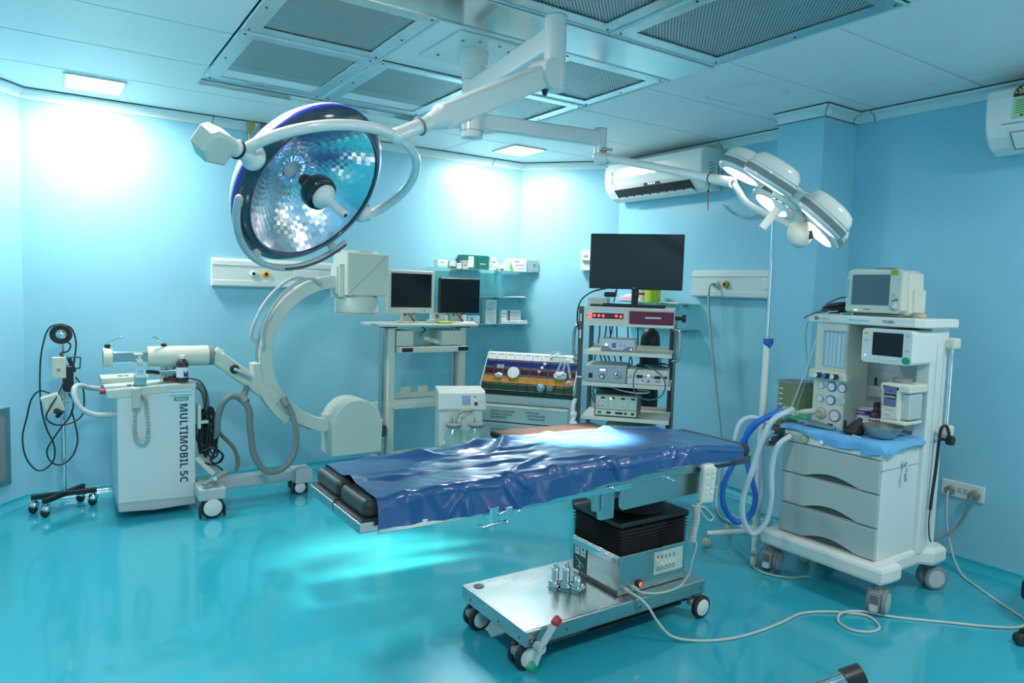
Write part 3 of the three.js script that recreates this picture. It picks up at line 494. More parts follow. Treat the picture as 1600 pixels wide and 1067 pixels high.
{ // hand control hanging on the rail, with coiled lead
  const t = thing('hand_control', 'pale green hand control with coiled lead hanging from the head end of the table rail', 'remote control', [2.425, 0.735, -2.062]);
  P(t, 'body', rb(0.085, 0.165, 0.032, 0.012, [0.012, -0.075, 0], [0, 0, -0.09]), M.beige);
  P(t, 'hook', [rb(0.06, 0.02, 0.05, 0.006, [0.02, 0.006, -0.02])], M.white);
  for (let r = 0; r < 6; r++) for (let c = 0; c < 2; c++) P(t, 'button', cy(0.0075, 0.004, [-0.006 + c * 0.034 + (-0.075 + 0.065 - r * 0.024) * 0.09 + 0.008, -0.016 - r * 0.023, 0.0165], [PI / 2, 0, 0], 0.0075, 12), M.white);
  const W = (x, y, z) => [x - 2.425, y - 0.735, z + 2.062];
  const helix = []; for (let k = 0; k <= 220; k++) { const q = k / 220, a = q * PI * 2 * 17; helix.push(V(-0.072 + 0.01 * Math.sin(q * 5) + 0.013 * Math.cos(a), -0.15 - q * 0.165, 0.012 + 0.013 * Math.sin(a))); }
  P(t, 'coiled_lead', [tube(helix, 0.0045, false, 340, 6)], M.cordGrey);
  P(t, 'lead', [tube([W(2.42, 0.60, -2.055), W(2.375, 0.582, -2.05), W(2.36, 0.59, -2.05), W(2.37, 0.575, -2.05), W(2.41, 0.565, -2.05), W(2.455, 0.53, -2.048), W(2.475, 0.505, -2.048), W(2.455, 0.497, -2.05), W(2.41, 0.53, -2.05), W(2.37, 0.578, -2.052), W(2.353, 0.583, -2.05)], 0.004),
    tube([W(2.36, 0.42, -2.05), W(2.372, 0.40, -2.05), W(2.362, 0.33, -2.06), W(2.36, 0.26, -2.075), W(2.33, 0.21, -2.09), W(2.27, 0.19, -2.105), W(2.2, 0.19, -2.12), W(2.14, 0.20, -2.14), W(2.128, 0.205, -2.17)], 0.0048)], M.cordGrey);
}
{ // table mains lead across the floor to the wall socket
  const pts = [[2.085, 0.205, -2.165], [2.10, 0.195, -2.12], [2.13, 0.16, -2.09], [2.17, 0.09, -2.065], [2.22, 0.03, -2.035], [2.30, 0.008, -1.99], [2.45, 0.006, -1.92], [2.612, 0.006, -1.896], [2.80, 0.006, -1.895], [2.961, 0.006, -1.905], [3.08, 0.006, -1.86], [3.16, 0.006, -1.80], [3.22, 0.006, -1.735], [3.21, 0.006, -1.69], [3.15, 0.006, -1.63], [3.07, 0.006, -1.635], [3.02, 0.006, -1.69], [3.04, 0.006, -1.76], [3.12, 0.013, -1.80], [3.22, 0.014, -1.765], [3.33, 0.006, -1.65], [3.50, 0.006, -1.49], [3.66, 0.006, -1.345], [3.76, 0.006, -1.295], [3.86, 0.006, -1.32], [3.92, 0.006, -1.40], [3.99, 0.006, -1.50], [4.08, 0.006, -1.62], [4.16, 0.01, -1.72], [4.235, 0.05, -1.80], [4.27, 0.14, -1.85], [4.285, 0.28, -1.885], [4.29, 0.39, -1.89], [4.30, 0.425, -1.89]];
  const t = thing('power_lead', 'cream mains lead looping over the teal floor from the table base to the wall socket', 'power cord', [0, 0, 0]);
  P(t, 'lead', tube(pts, 0.0062, false, 320), M.cordGrey);
  P(t, 'plug', [ext([[-0.022, -0.02], [0.022, -0.02], [0.024, 0.004], [0, 0.026], [-0.024, 0.004]], 0.035, 0.005, [4.315, 0.43, -1.892], [0, -PI / 2, 0])], M.hoseGrey);
  const t2 = thing('power_lead', 'grey mains lead from the right hand socket to the back of the drawer machine', 'power cord', [0, 0, 0]);
  P(t2, 'lead', tube([[4.30, 0.42, -1.77], [4.285, 0.38, -1.775], [4.27, 0.30, -1.79], [4.25, 0.24, -1.815], [4.19, 0.19, -1.85], [4.08, 0.17, -1.87], [3.98, 0.18, -1.88], [3.90, 0.21, -1.9]], 0.0075, false, 90), M.hoseGrey);
  P(t2, 'plug', [ext([[-0.026, -0.024], [0.026, -0.024], [0.028, 0.004], [0, 0.03], [-0.028, 0.004]], 0.04, 0.006, [4.315, 0.43, -1.765], [0, -PI / 2, 0])], M.hoseGrey);
}
{ // loose clamps on the base
  for (const [x, z, a, h, lab] of [[-0.018, -0.03, 0.2, 0.082, 'chrome rail clamp with a thick bolt, rear one of the cluster on the steel base'], [0.014, 0.008, 0.5, 0.092, 'tallest chrome rail clamp in the middle of the cluster on the steel base'], [0.045, 0.05, 0.3, 0.035, 'low chrome rail clamp at the near end of the cluster on the steel base']]) {
    const t = thing('rail_clamp', lab, 'clamp', [1.885 + x, 0.181, -2.375 + z], a, 'chrome clamps on the table base');
    P(t, 'clamp_body', [rb(0.05, 0.028, 0.038, 0.004, [0, 0.02, 0]), rb(0.052, 0.005, 0.05, 0.002, [0, 0.0025, 0]), torus(0.011, 0.004, [-0.016, 0.02, 0.021]), torus(0.011, 0.004, [0.014, 0.02, 0.021])], M.chrome);
    P(t, 'bolt', [cy(0.018, h * 0.7, [0, 0.03 + h * 0.35, 0], undefined, 0.0155, 20), cy(0.0195, 0.014, [0, 0.03 + h * 0.7, 0], undefined, 0.0155, 8), cy(0.0095, h * 0.35, [0, 0.03 + h * 0.8, 0])], M.chrome);
  }
}

// ================================================================ SURGICAL LIGHTS
{
  const t = thing('ceiling_boom', 'white ceiling column with two horizontal extension arms for the surgical lamps', 'lamp boom', [1.795, H, -3.125]);
  const L = (x, y, z) => [x - 1.795, y - H, z + 3.125];
  P(t, 'ceiling_plate', [rb(0.40, 0.012, 0.44, 0.004, [0.005, -0.007, -0.01])], M.white);
  for (const [x, z] of [[-0.13, 0.12], [0.13, 0.12], [-0.13, -0.14], [0.13, -0.14], [0.05, 0.16], [-0.06, 0.16]]) P(t, 'bolt', cy(0.008, 0.006, [x, -0.015, z], undefined, 0.008, 10), M.grey);
  P(t, 'column', [cy(0.068, 0.07, [0, -0.045, 0], undefined, 0.075), cy(0.060, 0.075, [0, -0.115, 0]), cy(0.056, 0.28, [0, -0.265, 0])], M.whiteGloss);
  P(t, 'seam_ring', [torus(0.0565, 0.0015, [0, -0.152, 0], [PI / 2, 0, 0]), torus(0.0568, 0.0015, [0, -0.40, 0], [PI / 2, 0, 0])], M.grey);
  P(t, 'end_cap', [cy(0.0545, 0.03, [0, -0.418, 0], undefined, 0.056), cy(0.014, 0.008, [0, -0.436, 0])], M.white);
  for (const [a, y] of [[2.2, -0.165], [2.3, -0.355]]) P(t, 'set_screw', ball(0.006, [0.056 * Math.cos(a), y, 0.056 * Math.sin(a)]), M.greyDark);
  // arm to the big lamp
  const a1 = [1.668, 2.485, -2.27];
  P(t, 'extension_arm', [bar([0, -0.205, 0], L(...a1), 0.075, 0.095, 0.014)], M.white, undefined, undefined, 'upper arm towards the big lamp');
  P(t, 'elbow', [cy(0.043, 0.20, L(a1[0], 2.465, a1[2]))], M.whiteGloss); P(t, 'elbow_cap', [cy(0.044, 0.006, L(a1[0], 2.568, a1[2]))], M.greyLight);
  decal(t, 'sticker', 0.05, 0.05, 900, (g, W, h) => { fill(g, '#e8f4f4', 0, 0, W, h); fill(g, '#7fb6c8', W * 0.1, h * 0.1, W * 0.4, h * 0.75); fill(g, '#5fae6a', W * 0.62, h * 0.05, W * 0.3, h * 0.4); fill(g, '#3a5fae', W * 0.62, h * 0.6, W * 0.3, h * 0.3); }, [-0.052, -0.212, 0.155], [0, -PI / 2 - 0.147, 0]);
  // arm to the five-head lamp
  const a2 = [2.552, 2.345, -3.02];
  P(t, 'extension_arm', [bar([0, -0.345, 0], L(...a2), 0.06, 0.078, 0.012)], M.white, undefined, undefined, 'lower arm towards the five-head lamp');
  P(t, 'elbow', [cy(0.033, 0.155, L(a2[0], 2.318, a2[2]))], M.whiteGloss); P(t, 'elbow_cap', [cy(0.034, 0.005, L(a2[0], 2.398, a2[2]))], M.greyLight);
}
{ // ---- big round lamp
  const N = V(0.397, -0.562, 0.726).normalize(), c = V(0.745, 1.821, -2.351), u = V(-0.80, 0.162, 0.565).addScaledVector(N, 0).normalize();
  u.addScaledVector(N, -u.dot(N)).normalize(); const v = N.clone().cross(u).negate();   // v points up
  const t = thing('surgical_lamp', 'big round surgical lamp with faceted mirror dish, blue rim and white yoke', 'surgical lamp', [0, 0, 0]);
  t.position.copy(c); t.quaternion.setFromRotationMatrix(new THREE.Matrix4().makeBasis(u, v, u.clone().cross(v)));
  const n3 = u.clone().cross(v); const fz = n3.dot(N) > 0 ? 1 : -1; // facing is +-z of the group
  const L = p => { const d = V(...p).sub(c); return V(d.dot(u), d.dot(v), d.dot(n3)); };
  const F = [PI / 2 * fz, 0, 0];                                   // lathe y -> facing
  const lz = (pts, seg) => lathe(pts, seg, [0, 0, 0], F);
  const R = 0.290;
  P(t, 'shell', lz([[0.0, -0.150], [0.08, -0.147], [0.15, -0.135], [0.215, -0.108], [0.262, -0.072], [0.288, -0.036], [0.291, -0.012], [0.284, -0.012], [0.25, -0.06], [0.0, -0.135]], 72), M.whiteGloss);
  P(t, 'rim_band', lz([[0.2885, -0.020], [0.2925, -0.018], [0.2925, -0.004], [0.2885, -0.002]], 72), M.blueBand, undefined, undefined, 'blue rim band');
  P(t, 'bezel', lz([[0.284, -0.016], [0.291, -0.003], [0.286, 0.006], [0.262, 0.024], [0.252, 0.026], [0.250, 0.020], [0.252, -0.01], [0.27, -0.02]], 72), Ph(C(0.03, 0.055, 0.075), 0.14, { clearcoat: 0.6, clearcoatRoughness: 0.05 }), undefined, undefined, 'dark glossy bezel');
  P(t, 'trim_ring', lz([[0.2505, 0.020], [0.2525, 0.0262], [0.2545, 0.0262], [0.2545, 0.022]], 72), S(C(0.30, 0.28, 0.62), 0.3));
  { // faceted mirror
    const g = [], nr = 20, na = 76, prof = q => [0.03 + 0.22 * q, -0.118 + 0.132 * Math.pow(q, 1.9)];
    const p = [], uvs = [];
    for (let i = 0; i < nr; i++) for (let k = 0; k < na; k++) {
      const a0 = k / na * 2 * PI, a1 = (k + 1) / na * 2 * PI, [r0, z0] = prof(i / nr), [r1, z1] = prof((i + 1) / nr);
      const q = (r, z, a) => [r * Math.cos(a), r * Math.sin(a), z * fz];
      const A = q(r0, z0, a0), B = q(r1, z1, a0), D = q(r0, z0, a1), E2 = q(r1, z1, a1);
      const jt = () => (rnd() - 0.5) * 0.0005; const j0 = jt() + ((i + k) % 2 ? 0.00045 : -0.00045), j1 = jt() + (i % 2 ? 0.00025 : -0.00025); A[2] += j0; B[2] += j1; E2[2] -= j0; D[2] -= j1; p.push(...A, ...B, ...E2, ...A, ...E2, ...D); for (let s = 0; s < 6; s++) uvs.push(0, 0);
    }
    const geo = new THREE.BufferGeometry(); geo.setAttribute('position', new THREE.Float32BufferAttribute(p, 3)); geo.setAttribute('uv', new THREE.Float32BufferAttribute(uvs, 2)); geo.computeVertexNormals();
    P(t, 'reflector', geo, S(C(0.86, 0.87, 0.90), 0.17, 1, { side: THREE.DoubleSide }));
  }
  P(t, 'front_glass', lz([[0, 0.015], [0.251, 0.015]], 72), Ph(C(0.97, 0.98, 0.99), 0.02, { transmission: 1, thickness: 0, ior: 1.3 }));
  P(t, 'bulb', lz([[0, -0.06], [0.02, -0.055], [0.024, -0.03], [0.02, 0.0], [0, 0.004]], 24), S(C(0.05, 0.035, 0.03), 0.3, 0.5));
  P(t, 'hub', lz([[0.02, 0.0], [0.055, 0.002], [0.060, 0.016], [0.060, 0.036], [0.054, 0.052], [0.02, 0.052]], 40), Ph(C(0.012, 0.014, 0.016), 0.15, { clearcoat: 0.7 }));
  const hd = P(t, 'handle', lz([[0, 0.046], [0.041, 0.048], [0.044, 0.056], [0.038, 0.068], [0.022, 0.078], [0.015, 0.092], [0.0135, 0.16], [0.011, 0.168], [0, 0.168]], 32), M.white);
  P(hd, 'handle_tip', lz([[0, 0.166], [0.006, 0.166], [0.006, 0.172], [0, 0.172]], 12), M.black);
  // gimbal yoke: bow from pivot A over the face to pivot B
  const J = L([0.920, 1.972, -2.078]), ja = Math.atan2(J.z, J.y), jr = Math.hypot(J.y, J.z);
  const bow = []; for (let k = 0; k <= 24; k++) { const a = PI * k / 24; const rr = 0.338 + (jr - 0.338) * Math.sin(a); bow.push(V(rr * Math.cos(a), rr * Math.sin(a) * Math.cos(ja), rr * Math.sin(a) * Math.sin(ja))); }
  P(t, 'yoke', [tube(bow, 0.0165, false, 90, 14), cy(0.025, 0.05, [0.325, 0, 0], [0, 0, PI / 2]), cy(0.022, 0.04, [-0.322, 0, 0], [0, 0, PI / 2])], M.whiteGloss);
  for (const s of [1, -1]) P(t, 'pivot', [ball(0.040, [s * 0.288, 0, 0], [0.7, 1, 1]), torus(0.0245, 0.004, [s * 0.312, 0, 0], [0, PI / 2, 0])], M.white);
  P(t, 'pivot_ring', torus(0.0245, 0.005, [0.353, 0, 0], [0, PI / 2, 0]), M.black);
  const ct = P(t, 'counterweight', [cy(0.025, 0.06, [0.385, 0, 0], [0, 0, PI / 2], 0.025)], M.whiteGloss);
  const cw = ext([[-0.05, 0.026], [-0.02, 0.034], [0.028, 0.032], [0.046, 0.016], [0.048, -0.035], [0.012, -0.062], [-0.046, -0.05]], 0.068, 0.010, [0.438, -0.004, -0.004], [0, 0, 0]);
  P(ct, 'brake_box', cw, M.beige);
  // rail handle round the lower rim
  const arc = []; for (let k = 0; k <= 40; k++) { const a = -0.42 - k / 40 * 2.28; arc.push(V(0.304 * Math.cos(a), 0.304 * Math.sin(a), 0.030 * fz)); }
  P(t, 'rim_handle', capTube(arc, 0.0115, 90), M.greyLight);
  P(t, 'handle_groove', [tube(arc.slice(24).map(p => V(p.x * 0.988, p.y * 0.988, p.z + 0.011 * fz)), 0.0045, false, 60)], M.greyDark);
  for (const a of [-0.52, -1.35, -2.55]) P(t, 'handle_bracket', bar([0.275 * Math.cos(a), 0.275 * Math.sin(a), 0.006 * fz], [0.302 * Math.cos(a), 0.302 * Math.sin(a), 0.028 * fz], 0.03, 0.014, 0.004, V(0, 0, 1)), M.greyLight);
  // spring arm from the elbow
  const E0 = L([1.668, 2.37, -2.27]), E1 = L([1.62, 2.335, -2.262]), dir = J.clone().sub(E1).normalize(), K = J.clone().addScaledVector(dir, -0.20);
  P(t, 'spring_arm', [bar(E1.toArray(), K.toArray(), 0.062, 0.085, 0.016, u.clone().set(N.x, 1, 0).applyQuaternion(t.quaternion.clone().invert())), rod(K.clone().addScaledVector(dir, -0.02).toArray(), K.clone().addScaledVector(dir, 0.05).toArray(), 0.042, 0.026)], M.white);
  P(t, 'arm_joint', [rod(K.clone().addScaledVector(dir, 0.04).toArray(), J.clone().addScaledVector(dir, 0.012).toArray(), 0.0245, 0.0245, 24), ball(0.026, J.clone().toArray())], M.whiteGloss);
  P(t, 'arm_clip', [at(new THREE.TorusGeometry(0.0265, 0.0045, 8, 32)).applyQuaternion(new THREE.Quaternion().setFromUnitVectors(V(0, 0, 1), dir)).translate(...K.clone().addScaledVector(dir, 0.095).toArray())], M.grey);
  const up = V(0, 1, 0).applyQuaternion(t.quaternion.clone().invert());
  const kn = new THREE.Quaternion().setFromUnitVectors(V(0, 1, 0), up);
  P(t, 'elbow', [cy(0.043, 0.10).applyQuaternion(kn).translate(...L([1.668, 2.335, -2.27]).toArray()), (() => { const side = dir.clone().cross(up).normalize(); return cy(0.056, 0.09).applyQuaternion(new THREE.Quaternion().setFromUnitVectors(V(0, 1, 0), side)).translate(...E1.clone().addScaledVector(dir, 0.0).toArray()); })()], M.white);
  P(t, 'lock_knob', [rod(E1.clone().addScaledVector(up, -0.05).toArray(), E1.clone().addScaledVector(up, -0.078).toArray(), 0.016, 0.008)], M.black);
}
{ // ---- five-head lamp
  const hub = V(2.545, 1.891, -1.835), n = V(-0.38, -0.807, -0.452).normalize(), u = V(-0.402, 0.584, -0.705); u.addScaledVector(n, -u.dot(n)).normalize(); const v = n.clone().cross(u);
  const t = thing('surgical_lamp', 'lit five-head surgical lamp with white round heads at the right', 'surgical lamp', hub.toArray());
  const loc = p => V(...p).sub(hub);
  const q0 = d => new THREE.Quaternion().setFromUnitVectors(V(0, 1, 0), d.clone().normalize());
  const focus = n.clone().multiplyScalar(1.5), beam = V(2.545 - 0.37 * 1.45, 1.891 - 0.765 * 1.45, -1.835 - 0.525 * 1.45).sub(hub);
  for (let k = 0; k < 5; k++) {
    const a = k * 2 * PI / 5, rad = u.clone().multiplyScalar(Math.cos(a)).addScaledVector(v, Math.sin(a)), p = rad.clone().multiplyScalar(0.212);
    const d = focus.clone().sub(p).normalize(), q = q0(d);
    const put = g => g.applyQuaternion(q).translate(p.x, p.y, p.z);
    const hd = P(t, 'lamp_head', put(lathe([[0, -0.098], [0.06, -0.096], [0.085, -0.088], [0.100, -0.068], [0.108, -0.035], [0.109, -0.008], [0.103, 0.004], [0.080, 0.006], [0.080, 0.0], [0, -0.002]], 44)), M.whiteGloss);
    P(hd, 'band', put(lathe([[0.1085, -0.034], [0.1105, -0.033], [0.1108, -0.012], [0.109, -0.010]], 44)), M.grey, undefined, undefined, 'dark grey band');
    P(hd, 'lens', put(lathe([[0, 0.004], [0.05, 0.0045], [0.079, 0.006]], 40)), M.lens);
    P(hd, 'seam', put(torus(0.1068, 0.0012, [0, -0.045, 0], [PI / 2, 0, 0])), M.greyLight);
    P(t, 'head_arm', bar(rad.clone().multiplyScalar(0.03).addScaledVector(n, -0.045).toArray(), rad.clone().multiplyScalar(0.125).addScaledVector(n, -0.05).toArray(), 0.075, 0.055, 0.016, n), M.white);
    const s = new THREE.SpotLight(HEAD_COLOUR, HEAD_CANDELA, 0, 0.20, 0.5, 2); s.name = numbered('head_light_source');
    s.position.copy(hub).add(p).addScaledVector(d, 0.012); s.target.position.copy(hub).add(beam); s.shadow.radius = 3.2; s.castShadow = true; scene.add(s, s.target);
  }
  P(t, 'hub', lathe([[0, -0.085], [0.05, -0.08], [0.062, -0.05], [0.06, -0.01], [0.05, 0.0], [0, 0.002]], 36).applyQuaternion(q0(n)), M.white);
  P(t, 'handle', lathe([[0, 0.0], [0.045, 0.001], [0.047, 0.012], [0.022, 0.024], [0.0185, 0.03], [0.0165, 0.125], [0.0145, 0.13], [0, 0.13]], 28).applyQuaternion(q0(n)), M.white);
  P(t, 'handle_ring', lathe([[0.046, 0.0], [0.049, 0.006], [0.046, 0.012]], 36).applyQuaternion(q0(n)), M.chrome);
  // suspension: sprung arm, curved tube, joint
  const A0 = loc([2.56, 2.245, -3.0]), A1 = loc([2.451, 1.988, -2.026]), dir = A1.clone().sub(A0).normalize();
  P(t, 'spring_arm', [rod(A0.toArray(), A1.toArray(), 0.0195, 0.0195, 22), rod(A1.clone().addScaledVector(dir, -0.17).toArray(), A1.clone().addScaledVector(dir, 0.01).toArray(), 0.0225, 0.0225, 24)], M.white);
  P(t, 'end_socket', [rod(A1.clone().addScaledVector(dir, 0.006).toArray(), A1.clone().addScaledVector(dir, 0.0125).toArray(), 0.012, 0.012)], M.black);
  P(t, 'elbow', [ball(0.042, loc([2.555, 2.245, -3.02]).toArray(), [1, 1.1, 1]), rod(loc([2.552, 2.24, -3.02]).toArray(), A0.clone().addScaledVector(dir, 0.06).toArray(), 0.034, 0.026)], M.white);
  for (const [dx, dy] of [[-0.02, 0.02], [0.012, 0.026], [-0.012, -0.02], [0.02, -0.012]]) P(t, 'bolt', ball(0.0075, loc([2.545 + dx, 2.25 + dy, -2.978]).toArray(), [1, 1, 0.6], 10), M.grey);
  P(t, 'adjuster', [rod(loc([2.55, 2.285, -2.99]).toArray(), loc([2.54, 2.268, -2.91]).toArray(), 0.010, 0.006)], M.brass);
  P(t, 'ring_hook', [torus(0.013, 0.003, loc([2.55, 2.195, -2.955]).toArray(), [0, 0.6, 0])], M.steelSmooth);
  P(t, 'support_tube', [tube([loc([2.455, 1.985, -2.02]), loc([2.475, 1.95, -2.005]), loc([2.501, 1.908, -1.987]), loc([2.55, 1.872, -1.955]), loc([2.60, 1.845, -1.915]), loc([2.635, 1.81, -1.86]), loc([2.645, 1.79, -1.825])], 0.0135, false, 60, 14)], M.white);
  P(t, 'joint_housing', [ball(0.052, loc([2.645, 1.772, -1.815]).toArray(), [1, 1.15, 1]), rod(loc([2.66, 1.79, -1.81]).toArray(), hub.clone().sub(hub).addScaledVector(n, -0.06).toArray(), 0.018, 0.024)], M.beige);
  P(t, 'switch', [rb(0.02, 0.034, 0.01, 0.003, loc([2.645, 1.765, -1.765]).toArray(), [0, -0.5, 0.3])], M.black);
  P(t, 'thread', [tube([[2.458, 2.018, -2.155], [2.452, 2.0, -2.15], [2.452, 1.95, -2.152], [2.454, 1.88, -2.15]].map(p => loc(p)), 0.0022), torus(0.0235, 0.0028).applyQuaternion(new THREE.Quaternion().setFromUnitVectors(V(0, 0, 1), dir)).translate(...A1.clone().addScaledVector(dir, -0.13).toArray()), ball(0.006, loc([2.452, 1.965, -2.153]).toArray())], M.maroon, undefined, undefined, 'dark red tied thread');
}

// ================================================================ ANAESTHESIA MACHINE (front faces -x)
const AN = frame([3.31, 0, -2.025], -PI / 2);
{
  const t = thing('anaesthesia_machine', 'white anaesthesia machine with three grey drawers, gauges and a screen under its top shelf', 'anaesthesia machine', AN.p, AN.ry);
  const basePts = [[-0.335, -0.06], [0.335, -0.06], [0.345, 0.02], [0.345, 0.10], [0.285, 0.14], [0.285, 0.40], [0.335, 0.44], [0.335, 0.56], [0.29, 0.60], [-0.30, 0.60], [-0.345, 0.55], [-0.345, 0.0]];
  P(t, 'base', ext(basePts, 0.085, 0.02, [0, 0.195, 0], [-PI / 2, 0, 0]), M.white);
  for (const [x, z, big] of [[0.298, 0.008, 1], [-0.298, 0.01, 1], [0.27, -0.545, 1], [-0.3, -0.53, 0]]) {
    const c = P(t, 'caster', [cy(0.02, 0.05, [0, 0.135, 0]), rb(0.055, 0.07, 0.06, 0.015, [0, 0.085, 0.0])], M.grey, [x, 0, z], [0, x > 0 && z < -0.3 ? -0.5 : z > -0.3 ? 0.25 : 0.3, 0]);
    for (const s of [-1, 1]) { P(c, 'wheel', lathe([[0.01, -0.011], [0.052, -0.013], [0.0615, -0.006], [0.0615, 0.006], [0.052, 0.013], [0.01, 0.011]], 30, [s * 0.031, 0.0615, -0.01], [0, 0, PI / 2]), M.grey); P(c, 'wheel_disc', cy(0.046, 0.029, [s * 0.031, 0.0615, -0.01], [0, 0, PI / 2]), M.greyLight); }
    if (z > -0.3) { const p = P(c, 'brake_pedal', ext([[-0.026, 0.035], [0.026, 0.035], [0.022, -0.05], [-0.022, -0.05]], 0.016, 0.003, [0, 0.085, 0.058], [-0.12, 0, 0]), M.grey); P(p, 'pedal_tip', rb(0.034, 0.03, 0.008, 0.002, [0, 0.048, 0.072], [-0.12, 0, 0]), M.greyLight); for (let k = 0; k < 3; k++) P(p, 'pedal_rib', rb(0.036, 0.005, 0.006, 0.001, [0, 0.075 + k * 0.013, 0.068 - k * 0.0015]), M.greyDark); }
  }
  P(t, 'cabinet', [rb(0.535, 0.545, 0.46, 0.012, [-0.002, 0.507, -0.25])], M.machine);
  P(t, 'side_seam', [bx(0.002, 0.003, 0.40, [0.2662, 0.685, -0.2])], M.grey);
  // drawers with a sagging crescent grip under each front
  const dw = 0.53;
  for (const [y0, y1] of [[0.245, 0.398], [0.405, 0.565], [0.572, 0.732]]) {
    const h = y1 - y0, dip = []; for (let k = 0; k <= 14; k++) { const q = k / 14; dip.push([-0.11 + 0.30 * q - 0.02, 0.034 * Math.sin(PI * q) * (1 - 0.1 * q)]); }
    const pts = [[-dw / 2, 0], [-dw / 2 + 0.07, 0], ...dip, [dw / 2, 0], [dw / 2, h], [-dw / 2, h]];
    const d = P(t, 'drawer', ext(pts, 0.022, 0.0035, [-0.003, y0, -0.009]), M.drawerGrey);
    P(d, 'grip_recess', bx(0.36, 0.05, 0.004, [0.0, y0 + 0.022, -0.0185]), M.greyDark);
  }
  P(t, 'key_lock', [cy(0.012, 0.02, [0.275, 0.705, -0.19], [0, 0, PI / 2])], M.steelSmooth);
  // control strip under the worktop
  P(t, 'control_strip', rb(0.53, 0.058, 0.03, 0.006, [-0.003, 0.766, -0.018]), M.white);
  const kn = (x, r, m, n) => P(t, n, [lathe([[0, 0], [r, 0], [r, 0.012], [r * 0.8, 0.02], [0, 0.02]], 24, [x, 0.764, -0.004], [PI / 2, 0, 0])], m);
  kn(-0.245, 0.012, M.greyDark, 'port'); kn(-0.145, 0.022, M.knob, 'dial'); kn(-0.045, 0.014, M.white, 'socket');
  P(t, 'port', rb(0.075, 0.03, 0.012, 0.004, [-0.21, 0.762, -0.004]), M.greyLight); P(t, 'drawer_catch', rb(0.03, 0.03, 0.006, 0.002, [0.10, 0.766, -0.001]), M.greyLight);
  P(t, 'worktop', rb(0.550, 0.020, 0.50, 0.008, [0, 0.804, -0.27]), M.white);
  // column on the right, back panel
  P(t, 'column', [rb(0.075, 1.17, 0.17, 0.012, [0.255, 0.80, -0.435])], M.machine); P(t, 'column_groove', [bx(0.002, 1.0, 0.006, [0.2925, 0.8, -0.40]), bx(0.002, 1.0, 0.006, [0.2925, 0.8, -0.47])], M.greyLight);
  P(t, 'back_panel', [rb(0.50, 0.58, 0.03, 0.004, [-0.02, 1.09, -0.50]), bx(0.48, 0.003, 0.004, [-0.0, 1.13, -0.484])], M.machine);
  P(t, 'manifold', [rb(0.25, 0.06, 0.08, 0.006, [0.07, 1.01, -0.45]), rb(0.20, 0.055, 0.03, 0.004, [0.13, 1.005, -0.40])], M.greyLight);
  P(t, 'manifold_pin', [cy(0.01, 0.03, [0.02, 1.055, -0.45]), cy(0.006, 0.05, [-0.03, 1.06, -0.44])], M.black);
  // top shelf
  P(t, 'top_shelf', [ext([[-0.285, 0.18], [0.285, 0.18], [0.325, 0.21], [0.325, 0.53], [-0.285, 0.53]], 0.046, 0.008, [0, 1.397, 0], [-PI / 2, 0, 0])], M.white);
  decal(t, 'lettering', 0.09, 0.026, 1500, (g, W, h) => txt(g, '9100c', W / 2, h / 2, h * 0.86, '#24434e', 'italic bold', 'serif'), [0.155, 1.397, -0.1788]);
  decal(t, 'label', 0.11, 0.026, 1600, hospital, [0.0, 1.397, -0.1788], undefined, { solid: true });
  decal(t, 'emblem', 0.09, 0.026, 1500, (g, W, h) => { dot(g, '#33505a', h * 0.5, h * 0.5, h * 0.42); dot(g, '#9fc4cb', h * 0.5, h * 0.5, h * 0.2); txt(g, 'Datex-Ohmeda', W * 0.64, h * 0.56, h * 0.40, '#33505a', ''); }, [-0.205, 1.397, -0.1788]);
  // flowmeter and gauge cabinet
  const fc = P(t, 'flow_cabinet', [rb(0.185, 0.575, 0.22, 0.012, [-0.152, 1.09, -0.305])], M.cream);
  P(fc, 'ledge', ext([[-0.108, -0.02], [0.108, -0.02], [0.108, 0.022], [0.098, 0.03], [-0.098, 0.03], [-0.108, 0.022]], 0.05, 0.008, [-0.145, 1.09, -0.185]), M.cream);
  P(fc, 'tube_window', [rb(0.135, 0.205, 0.004, 0.002, [-0.130, 1.235, -0.194])], M.greyLight);
  decal(fc, 'flow_scale', 0.125, 0.195, 1400, (g, W, h) => { fill(g, '#9fc3d2', 0, 0, W, h); fill(g, '#7fa6ba', 0, 0, W, h * 0.05); for (let k = 0; k < 5; k++) { const x = W * (0.1 + k * 0.185); fill(g, '#dceaf0', x, h * 0.06, W * 0.1, h * 0.9); fill(g, '#b9d2de', x + W * 0.035, h * 0.06, W * 0.03, h * 0.9); for (let i = 0; i < 18; i++) fill(g, '#41687c', x + W * 0.0, h * (0.09 + i * 0.047), W * (i % 3 ? 0.03 : 0.05), 2); } }, [-0.130, 1.235, -0.1915], undefined, { solid: true, rough: 0.15 });
  for (let k = 0; k < 4; k++) P(fc, 'flow_tube', cy(0.008, 0.18, [-0.178 + k * 0.032, 1.235, -0.184]), M.glass);
  for (const [x, m] of [[-0.183, M.white], [-0.136, M.blueHose], [-0.088, M.white]]) P(fc, 'flow_knob', [cy(0.0145, 0.03, [x, 1.092, -0.148], [PI / 2, 0, 0], 0.0145, 18), cy(0.009, 0.012, [x - 0.016, 1.092, -0.155], [PI / 2, 0, 0])], M.black);
  for (const [x, m] of [[-0.200, M.white], [-0.152, M.blueHose], [-0.105, M.white]]) P(fc, 'knob_cap', cy(0.0118, 0.006, [x + 0.008, 1.092, -0.1318], [PI / 2, 0, 0]), m);
